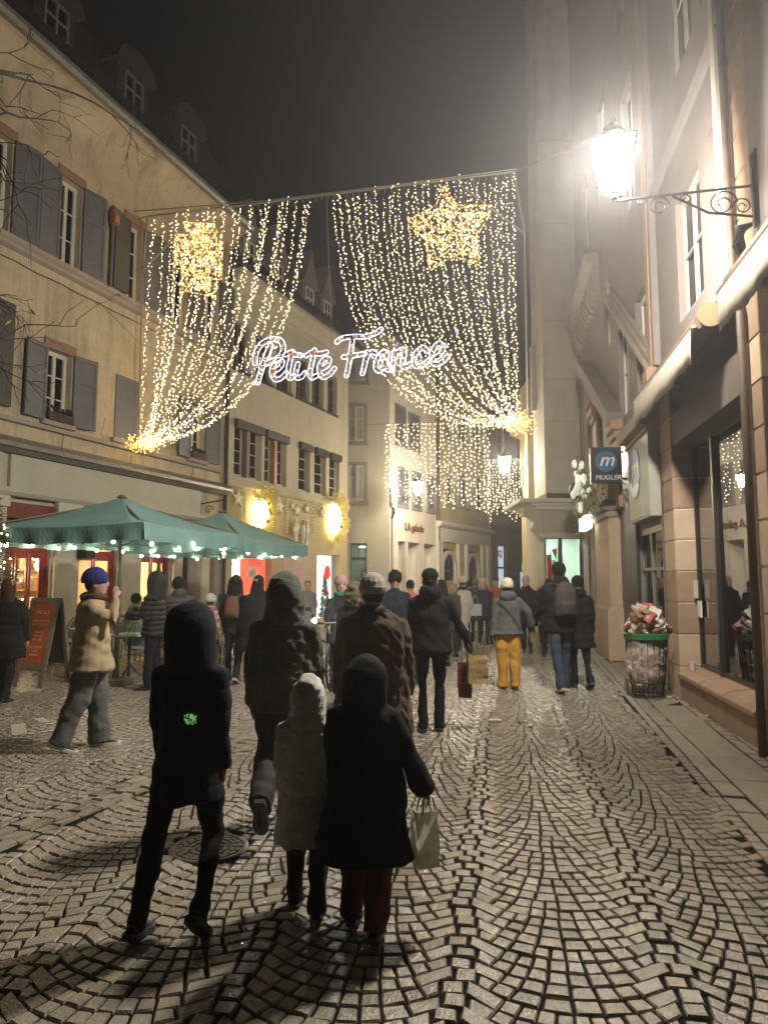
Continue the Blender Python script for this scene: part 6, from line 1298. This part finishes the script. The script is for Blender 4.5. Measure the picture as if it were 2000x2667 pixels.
for i, s_ in enumerate(['TARTE FLAMBEE','CHOUCROUTE','','SALADE','QUICHE','BRETZEL','','VIN CHAUD','CAFE','DESSERT']):
    if s_: text(s_, 'menu_line', M('chalk'), fr_, (0,-.009,1.0-.058*i), .043, ext=.001)
bk = link('rear_panel', None, t, loc=(0,.66,0), rot=(R(12),0,0))
for bx in ((-MW/2,-MW/2+.06,-.02,.02,0,MH-.02),(MW/2-.06,MW/2,-.02,.02,0,MH-.02)): MB().box(*bx).build('frame_post', M('wood_grey'), bk, bevel=.004)
MB().box(-MW/2+.06,MW/2-.06,-.006,.006,.3,MH-.05).build('back_sheet', M('frame_dark'), bk)
# ------------------------------------------------------------------ litter bin
bx_, by_ = 3.60, 9.62
t = thing('litter_bin', 'overflowing wire litter bin with green rim and clear bag', 'litter bin', (bx_, by_, 0)); mat('green_rim', (.02,.17,.06), .4, .1, 9); mat('bag_film', (.75,.72,.68), .12, .15, 10, .8, 16, alpha=.28); mat('card', (.50,.42,.31), .7, .25, 8); mat('card_white', (.66,.62,.55), .7, .15, 8); mat('card_brown', (.28,.16,.08), .7, .2, 8); mat('trash_red', (.42,.06,.04), .5); mat('trash_mix', (.38,.24,.17), .6, .6, 9)
rb_ = lambda z: .185+.085*(z/.86)**.7
for i in range(20):
    a = 6.283*i/20; MB().tube([(rb_(z)*math.cos(a), rb_(z)*math.sin(a), z) for z in (.03,.25,.5,.86)], .0075, 4).build('bar', M('metal_black'), t)
for z in (.05,.22,.45): MB().tube([(rb_(z)*math.cos(a), rb_(z)*math.sin(a), z) for a in [6.283*i/24 for i in range(24)]], .008, 4, closed=True).build('hoop', M('metal_black'), t)
MB().lathe([(.255,.80),(.292,.80),(.296,.87),(.285,.88),(.25,.875),(.25,.80)], (0,0,0), 32).build('rim', M('green_rim'), t)
K = MB(); n = 26
K.loft([((-.03,0,z), r, r*.95) for z, r in ((.10,.13),(.16,.19),(.35,.255),(.55,.275),(.7,.25),(.82,.235))], n); vs = []
organic('clear_bag', K, M('bag_film'), t, .014, 1, (lambda f1, f2: lambda co: f1(co)+f2(co))(wob(71, 16, .016), wob(72, 40, .006)))
K = MB(); K.loft([((-.02,0,z), r, r*.95) for z, r in ((.13,.10),(.2,.16),(.35,.215),(.55,.235),(.7,.21),(.84,.20))], 20); organic('bag_content', K, M('trash_mix'), t, .016, 1, wob(73, 26, .022))
rr = random.Random(18)
for i in range(110):
    z = rr.uniform(.14,.80); a = rr.uniform(0,6.28); r = (.13+.10*math.sin(min(1,(z-.1)/.5)*1.57))*rr.uniform(.85,1.08); k = MB(); sx, sy, sz = rr.uniform(.02,.055), rr.uniform(.015,.04), rr.uniform(.01,.035); k.box(-sx,sx,-sy,sy,-sz,sz); o = k.build('bagged_scrap', M(rr.choice(['card','card_white','card_brown','trash_mix','trash_red','card_white'])), t); o.location = (r*math.cos(a)-.02, r*math.sin(a)*.95, z); o.rotation_euler = (rr.uniform(-1,1), rr.uniform(-1,1), rr.uniform(0,6))
rr = random.Random(8)
def scrap(name, c, sx, sy, sz, m, rot, par=None, top=None):
    k = MB(); j = lambda: rr.uniform(.8,1.1); k.box(-sx*j(), sx*j(), -sy*j(), sy*j(), -sz*j(), sz*j()); 
    if top: return thing_mesh(k, name, c, rot, m, top)
    o = k.build(name, M(m), par); o.location = c; o.rotation_euler = rot; return o
def thing_mesh(k, name, c, rot, m, lab):
    o = k.build(name, M(m)); o.location = c; o.rotation_euler = rot; o['label'] = lab[0]; o['category'] = lab[1]
    if len(lab) > 2: o['group'] = lab[2]
    return o
heap = thing('rubbish_heap', 'heap of cardboard boxes and cups piled on the litter bin', 'rubbish', (bx_, by_, .86))
for i in range(95):
    z = rr.random()**1.1*.34; r = (.30-z*.62)*rr.random()**.5; a = rr.uniform(0,6.28); k = MB(); nm = rr.choice(['carton','carton','paper_wad','card_flap'])
    x, y = r*math.cos(a)*1.05, r*math.sin(a)*.9; m = rr.choice(['card','card_white','card_white','card','card_brown','card_white','trash_red'] if i % 9 else ['trash_red'])
    if nm == 'carton': sx, sy, sz = rr.uniform(.05,.09), rr.uniform(.035,.07), rr.uniform(.018,.045); k.add([(-sx,-sy,-sz),(sx,-sy,-sz),(sx,sy,-sz),(-sx,sy,-sz),(-sx*1.15,-sy*1.2,sz),(sx*1.2,-sy*1.1,sz),(sx*1.1,sy*1.2,sz),(-sx*1.2,sy*1.1,sz*1.1)], [(0,3,2,1),(0,1,5,4),(1,2,6,5),(2,3,7,6),(3,0,4,7),(4,5,6,7)])
    elif nm == 'card_flap': sx, sy = rr.uniform(.05,.1), rr.uniform(.03,.07); k.add([(-sx,-sy,0),(0,-sy,.02),(sx,-sy,-.01),(sx,sy,0),(0,sy,.025),(-sx,sy,.0),(-sx,-sy,-.004),(0,-sy,.016),(sx,-sy,-.014),(sx,sy,-.004),(0,sy,.021),(-sx,sy,-.004)], [(0,1,4,5),(1,2,3,4),(11,10,7,6),(10,9,8,7)])
    else: k.ball((0,0,0), rr.uniform(.025,.05), 7); k.v = [(a_+rr.uniform(-.01,.01), b_+rr.uniform(-.01,.01), c_+rr.uniform(-.01,.01)) for a_, b_, c_ in k.v]
    o = k.build(nm, M(m), heap); o.location = (x, y, .02+z); o.rotation_euler = (rr.uniform(-.9,.9), rr.uniform(-.9,.9), rr.uniform(0,6.28))
for i in range(4): a = rr.uniform(3,6); o = MB().lathe([(.026,0),(.038,.09),(.04,.09),(.034,.088),(.024,.004)], (0,0,0), 10).build('cup', M('card_white' if i % 2 else 'card_brown'), heap); o.location = (.17*math.cos(a), .17*math.sin(a), .06+.04*i); o.rotation_euler = (rr.uniform(-.6,.6), rr.uniform(-.6,.6), 0)
# things on the sill and on the ground
p = FR.w(.16, .12, .402); cup('small cream paper cup standing on the sandstone sill', p, .04, .10, 'card_white', None)
G0 = 'litter on the cobbles round the bin'
v = G(1631, 1800); t = thing('bottle', 'small clear bottle standing left of the litter bin', 'bottle', (v.x, v.y, 0)); MB().lathe([(.03,0),(.032,.01),(.032,.11),(.014,.15),(.014,.18),(.016,.19)], (0,0,0), 12).build('bottle_body', mat('bottle_yellow', (.45,.45,.25), .15, .1, alpha=.7), t)
v = G(1751, 1798); K = MB(); K.loft([((0,0,0),.07,.06),((.03,.0,.10),.085,.05),((.06,0,.2),.07,.03),((.08,0,.26),.03,.015)], 10); t = thing('paper_sack', 'crumpled yellow brown paper sack leaning right of the litter bin', 'paper bag', (v.x, v.y+.05, 0.02), .3); organic('sack_body', K, mat('sack_yellow', (.36,.22,.06), .6, .3), t, .012, 1, wob(9, 30, .012))
for i, (px, py, m, sx, sy, lb) in enumerate([(1740,1818,'card_white',.05,.035,'white scrap at the right foot of the bin'),(1722,1812,'card_white',.03,.03,'small white scrap touching the bin foot'),(1600,1818,'poster_white',.04,.02,'white scrap left of the bottle'),(1612,1803,'trash_red',.06,.02,'pinkish strip left of the bottle'),(1655,1815,'card',.05,.03,'cardboard scrap between bottle and bin'),(1538,1796,'card_white',.11,.02,'long pale strip right of the tall walker shoes'),(1290,1880,'card_white',.07,.045,'white crushed plate left of two on the cobbles'),(1358,1882,'card_white',.075,.04,'white crushed plate right of two on the cobbles'),(1382,1893,'card',.05,.03,'tan napkin beside the right crushed plate'),(1538,1752,'sole_dark',.04,.02,'dark scrap on the paving behind the walkers'),(1806,1842,'card_brown',.06,.03,'brown leaf litter under the sill'),(1840,1868,'card_white',.02,.015,'tiny white scrap by the wall foot'),(1760,1830,'card',.03,.03,'beige crumb right of the paper sack')]):
    v = G(px, py); k = MB(); n = 8; rr2 = random.Random(i); vs = [(sx*math.cos(6.283*j/n)*rr2.uniform(.7,1.2), sy*math.sin(6.283*j/n)*rr2.uniform(.7,1.2), rr2.uniform(.002,.03)) for j in range(n)]
    k.add(vs+[(0,0,.02)]+[(x*.9,y*.9,0) for x,y,z in vs], [(j,(j+1)%n,n) for j in range(n)]+[(n+1+j,n+1+(j+1)%n,(j+1)%n,j) for j in range(n)]+[tuple(n+1+j for j in range(n-1,-1,-1))])
    thing_mesh(k, 'litter_scrap', (v.x, v.y, .006), (0,0,rr2.uniform(0,3)), m, (lb, 'litter', G0))
# ------------------------------------------------------------------ glowing wreaths and wall decorations on the souvenir shop
WG = mat('wreath_glow', (1,.95,.6), emit=(1,.88,.42), estr=24); mat('wreath_leaf', (.5,.42,.12), .5, .4, 20); mat('gold_ball', (.6,.35,.06), .25, .1, metal=.7); mat('star_straw', (.75,.68,.48), .6, .2, 9); mat('figure_silver', (.8,.76,.66), .5, .25, 9)
def wreath(px, py, hx, hz, label, seed):
    x, z = FL2.hit(px, py, -.12); t = thing('glowing_wreath', label, 'wreath', FL2.w(x, -.12, z), FL2.phi, 'glowing Christmas wreaths on the souvenir shop'); rr = random.Random(seed)
    k = MB(); n = 24; k.lathe([(.001,-.0),(1,0)], (0,0,0), 4) if False else None
    vs = []; rings = 5
    for i in range(rings):
        f = 1-i/(rings-1)*.9
        vs += [(hx*f*math.cos(6.283*j/n), -.16*(1-f*f)-.02, hz*f*math.sin(6.283*j/n)) for j in range(n)]
    k.add(vs, [(i*n+j, i*n+(j+1)%n, (i+1)*n+(j+1)%n, (i+1)*n+j) for i in range(rings-1) for j in range(n)]+[tuple((rings-1)*n+j for j in range(n))]); k.build('glowing_heart', WG, t, smooth=True)
    k = MB()
    for i in range(240):
        a = rr.uniform(0,6.283); up_ = 1+.5*max(0,math.sin(a)); r0 = rr.uniform(.85,1.1); L_ = rr.uniform(.14,.34)*up_; x0, z0 = hx*r0*math.cos(a), hz*r0*math.sin(a); da = a+rr.uniform(-.5,.5); dx, dz = math.cos(da), math.sin(da); y = rr.uniform(-.30,.0)
        w_ = rr.uniform(.02,.045); 
        for q in range(3):
            b0 = q*L_/3; b1 = b0+L_/2.4; k.add([(x0+dx*b0,y,z0+dz*b0),(x0+dx*(b0+b1)/2-dz*w_,y-.03,z0+dz*(b0+b1)/2+dx*w_),(x0+dx*b1,y-.04,z0+dz*b1),(x0+dx*(b0+b1)/2+dz*w_,y-.03,z0+dz*(b0+b1)/2-dx*w_)], [(0,1,2,3)])
    k.build('leaf', M('wreath_leaf'), t, kind='stuff'); k = MB()
    for i in range(70): a = rr.uniform(0,6.283); r0 = rr.uniform(1.0,1.5)+.25*max(0,math.sin(a)); k.octa((hx*r0*math.cos(a), rr.uniform(-.3,-.05), hz*r0*math.sin(a)), .013)
    k.build('fairy_light', BG, t, kind='stuff')  # made-up bulbs among the leaves, added to brighten the wreath
    for q in ((.15,.1,.06),(-.05,-.25,.07),(.3,.0,.06),(.0,.3,.05)): MB().ball((hx*q[0]*1.5,-.24,hz*q[1]*2), q[2], 10).build('bauble', M('gold_ball'), t, smooth=True)
wreath(680, 1338, .30, .46, 'glowing wreath above the left shop window beside the parasol', 1); wreath(873, 1352, .36, .56, 'glowing wreath above the right shop window', 2)
def star_pts(r, ri, n=5, ph=math.pi/2): return [((r if i % 2 == 0 else ri)*math.cos(ph+math.pi*i/n), (r if i % 2 == 0 else ri)*math.sin(ph+math.pi*i/n)) for i in range(2*n)]
for i, (px, py, r) in enumerate([(616,1298,.2),(725,1320,.19),(770,1330,.16),(795,1325,.13),(835,1335,.15),(758,1318,.1)]):
    x, z = FL2.hit(px, py); t = thing('wall_star', ['pale paper star left of the left wreath','pale paper star right of the left wreath','pale paper star above the silver figures','small pale star above the figures, right of two','pale star beside the right wreath','smallest pale star high between the wreaths'][i], 'star', FL2.w(x,-.05,z), FL2.phi); MB().plate(star_pts(r*1.35, r*.52), -.03, .03).build('star_body', M('star_straw'), t)
for i, (px, y0, y1) in enumerate([(745,1300,1385),(812,1310,1395),(634,1285,1345)]):
    x, z = FL2.hit(px, y0); _, z1 = FL2.hit(px, y1); t = thing('bead_garland', ['hanging bead garland left of the silver figures','hanging bead garland right of the silver figures','hanging bead garland left of the left wreath'][i], 'garland', FL2.w(x,-.06,z1), FL2.phi); k = MB(); n = 11
    for q in range(n): k.ball((0,0,(z-z1)*q/(n-1)), .035, 7)
    k.build('bead', M('figure_silver'), t, kind='stuff', smooth=True)
x, z = FL2.hit(776, 1385); t = thing('wall_figures', 'pale carved figures with a small sign above the pink wall panel', 'decoration', FL2.w(x,-.08,z), FL2.phi); K = MB(); rr = random.Random(4)
for a, c, e in ((-.35,.0,.5),(.05,.05,.55),(.33,-.05,.45)):
    K.loft([((a,-.04,-e),.05,.05),((a+.03,-.05,-e*.4),.07,.06),((a,-.06,.0),.12,.09),((a-.02,-.06,.2),.09,.08),((a,-.06,.3),.05,.05),((a,-.05,.36),.07,.06),((a,-.05,.44),.02,.02)], 10)
organic('figure_group', K, M('figure_silver'), t, .025, 1, wob(5, 22, .02)); MB().box(-.12,.16,-.18,-.15,.22,.36).build('small_sign', M('gold_ball'), t)
# ------------------------------------------------------------------ bicycle
v = (-.84, 9.7); t = thing('bicycle', 'bicycle with blazing headlight pushed by the woman in the teal scarf', 'bicycle', (v[0], v[1], 0), R(-100))
for x in (-.52,.52):
    w_ = MB().tube([(x+.33*math.cos(a), 0, .34+.33*math.sin(a)) for a in [6.283*i/32 for i in range(32)]], .018, 6, closed=True).build('wheel', M('sole_dark'), t)
    for i in range(10): a = 3.1416*i/10; MB().tube([(x+.31*math.cos(a),0,.34+.31*math.sin(a)),(x-.31*math.cos(a),0,.34-.31*math.sin(a))], .002, 3).build('spoke', M('metal_grey'), w_)
for nm, pts, r in (('frame_tube',[(-.52,0,.34),(-.12,0,.28),(-.2,0,.8)],.016),('frame_tube',[(-.12,0,.28),(.36,0,.78)],.018),('frame_tube',[(-.18,0,.72),(.35,0,.84)],.016),('fork',[(.52,0,.34),(.36,0,.84),(.33,0,.98)],.016),('handlebar',[(.22,-.28,1.03),(.34,-.1,1.02),(.34,.1,1.02),(.22,.28,1.03)],.014),('seat_post',[(-.2,0,.8),(-.22,0,.92)],.013)): MB().tube(pts, r, 7).build(nm, M('metal_black'), t)
K = MB(); K.loft([((-.36,0,.95),.08,.025),((-.2,0,.955),.05,.02),((-.1,0,.95),.02,.015)], 10); organic('saddle', K, M('sole_dark'), t, .012, 1)
hl = MB().lathe([(.03,0),(.038,.03),(.03,.05)], (0,0,0), 14).build('headlight', M('metal_black'), t, loc=(.42,0,1.06), rot=(0,R(90),0)); MB().lathe([(.032,.05),(.030,.056)], (0,0,0), 14).build('headlight_lens', mat('bike_light', (1,1,1), emit=(.85,.93,1), estr=1500), t, loc=(.42,0,1.06), rot=(0,R(90),0))
# ------------------------------------------------------------------ branches and leaves top left, decorated tree at the left edge
mat('bark_dark', (.035,.028,.022), .9, .3, 20, .5, 50); mat('leaf_yellow', (.42,.36,.06), .6, .3, 9)
t = thing('street_tree', 'bare dark tree at the top left with a few yellow leaves', 'tree', (-5.2, 4.6, 0)); rr = random.Random(21)
TR = MB(); TR.tube([(0,0,0),(.02,.05,2),(-.05,.1,4),(.1,.2,6.2)], [.13,.11,.09,.05], 10); tr_ = TR.build('trunk', M('bark_dark'), t, smooth=True)
segs_ = []
def grow(p, d, L_, r, dep):
    pts = [p]; dd = d.copy(); n = 4
    for i in range(n): dd = (dd + Vector((rr.gauss(0,.28), rr.gauss(0,.22), rr.gauss(0,.2)-.04))).normalized(); pts.append(pts[-1]+dd*L_/n)
    segs_.append((pts, [r*(1-.6*i/n) for i in range(n+1)], dep))
    if dep < 4:
        for i in range(rr.choice((2,3,3))): q = pts[rr.choice((2,3,4))]; grow(q, (dd+Vector((rr.gauss(0,.6), rr.gauss(0,.45), rr.gauss(0,.45)))).normalized(), L_*rr.uniform(.5,.75), r*.55, dep+1)
for z, d in ((4.2,(1,.5,.25)),(4.8,(1,.3,.05)),(5.3,(.9,.6,.5)),(5.8,(.7,.5,.8)),(3.6,(.9,.7,.1)),(4.5,(1,1.0,-.1)),(5.6,(1,.1,.3))): grow(Vector((.0,.1,z)), Vector(d).normalized(), 1.6, .04, 0)
for lv in range(5):
    k = MB()
    for pts, r, dep in segs_:
        if dep == lv: k.tube(pts, [max(.0025, q) for q in r], 5 if lv < 3 else 3)
    k.build('limb' if lv < 2 else 'twig', M('bark_dark'), t, kind='stuff')
k = MB(); tips = [s_[0][-1] for s_ in segs_ if s_[2] >= 3]
for p in rr.sample(tips, min(46, len(tips))):
    a = rr.uniform(0,6.28); u = Vector((math.cos(a), math.sin(a), rr.uniform(-.4,.4)))*.05; w_ = Vector((-math.sin(a)*.03, math.cos(a)*.03, rr.uniform(-.02,.03))); k.add([p, p+u*.5+w_, p+u, p+u*.5-w_], [(0,1,2,3)])
k.build('leaf', M('leaf_yellow'), t, kind='stuff')
v = (-5.55, 9.75); t = thing('fir_tree', 'small decorated fir with gold bow and warm lights at the left edge', 'tree', (v[0], v[1], 0)); mat('fir_green', (.03,.05,.02), .7, .5, 20)
MB().tube([(0,0,0),(0,0,2.6)], [.05,.012], 8).build('trunk', M('bark_dark'), t); k = MB()
for i in range(1500):
    z = 1.0+rr.random()*1.75; r = (2.85-z)*.30*rr.random()**.4; a = rr.uniform(0,6.28); p = Vector((r*math.cos(a), r*math.sin(a), z)); d = Vector((math.cos(a+rr.gauss(0,.4)), math.sin(a+rr.gauss(0,.4)), rr.uniform(-.4,.4)))*rr.uniform(.06,.14); s_ = d.cross(Vector((0,0,1)))*.14; k.add([p-s_, p+d*.5+Vector((0,0,.01)), p+d, p+s_], [(0,1,2,3)])
k.build('crown', M('fir_green'), t, kind='stuff'); k = MB()
for i in range(46): z = 1.0+rr.random()*1.7; r = (2.9-z)*.31; a = rr.uniform(0,6.28); k.octa((r*math.cos(a), r*math.sin(a), z), .016)
k.build('fairy_light', BW, t, kind='stuff')
K = MB(); K.loft([((-.1,-.2,2.42),.05,.03),((0,-.22,2.4),.02,.02),((.1,-.2,2.42),.05,.03)], 8); K.loft([((0,-.22,2.4),.02,.015),((.05,-.22,2.28),.03,.012)], 8); K.loft([((0,-.22,2.4),.02,.015),((-.05,-.22,2.27),.03,.012)], 8); K.build('bow', M('flower_white') if False else M('card_white'), t, smooth=True)
# ------------------------------------------------------------------ evaluate soft shapes, then the haze
finish_pending()
hz = MB().box(-45, 45, -12, 75, -1.1, 23.5).mesh('haze', bpy.data.materials.new('haze_air')); hm = MATS['haze_air'] = hz.materials[0]; hm.use_nodes = True; N = hm.node_tree.nodes; N.clear()
o_ = N.new('ShaderNodeOutputMaterial'); pv = N.new('ShaderNodeVolumePrincipled'); pv.inputs['Color'].default_value = (.86,.84,.88,1); pv.inputs['Density'].default_value = HAZE; pv.inputs['Anisotropy'].default_value = .66
hm.node_tree.links.new(pv.outputs[0], o_.inputs['Volume'])
if HAZE > 0: link('haze', hz, kind='stuff')
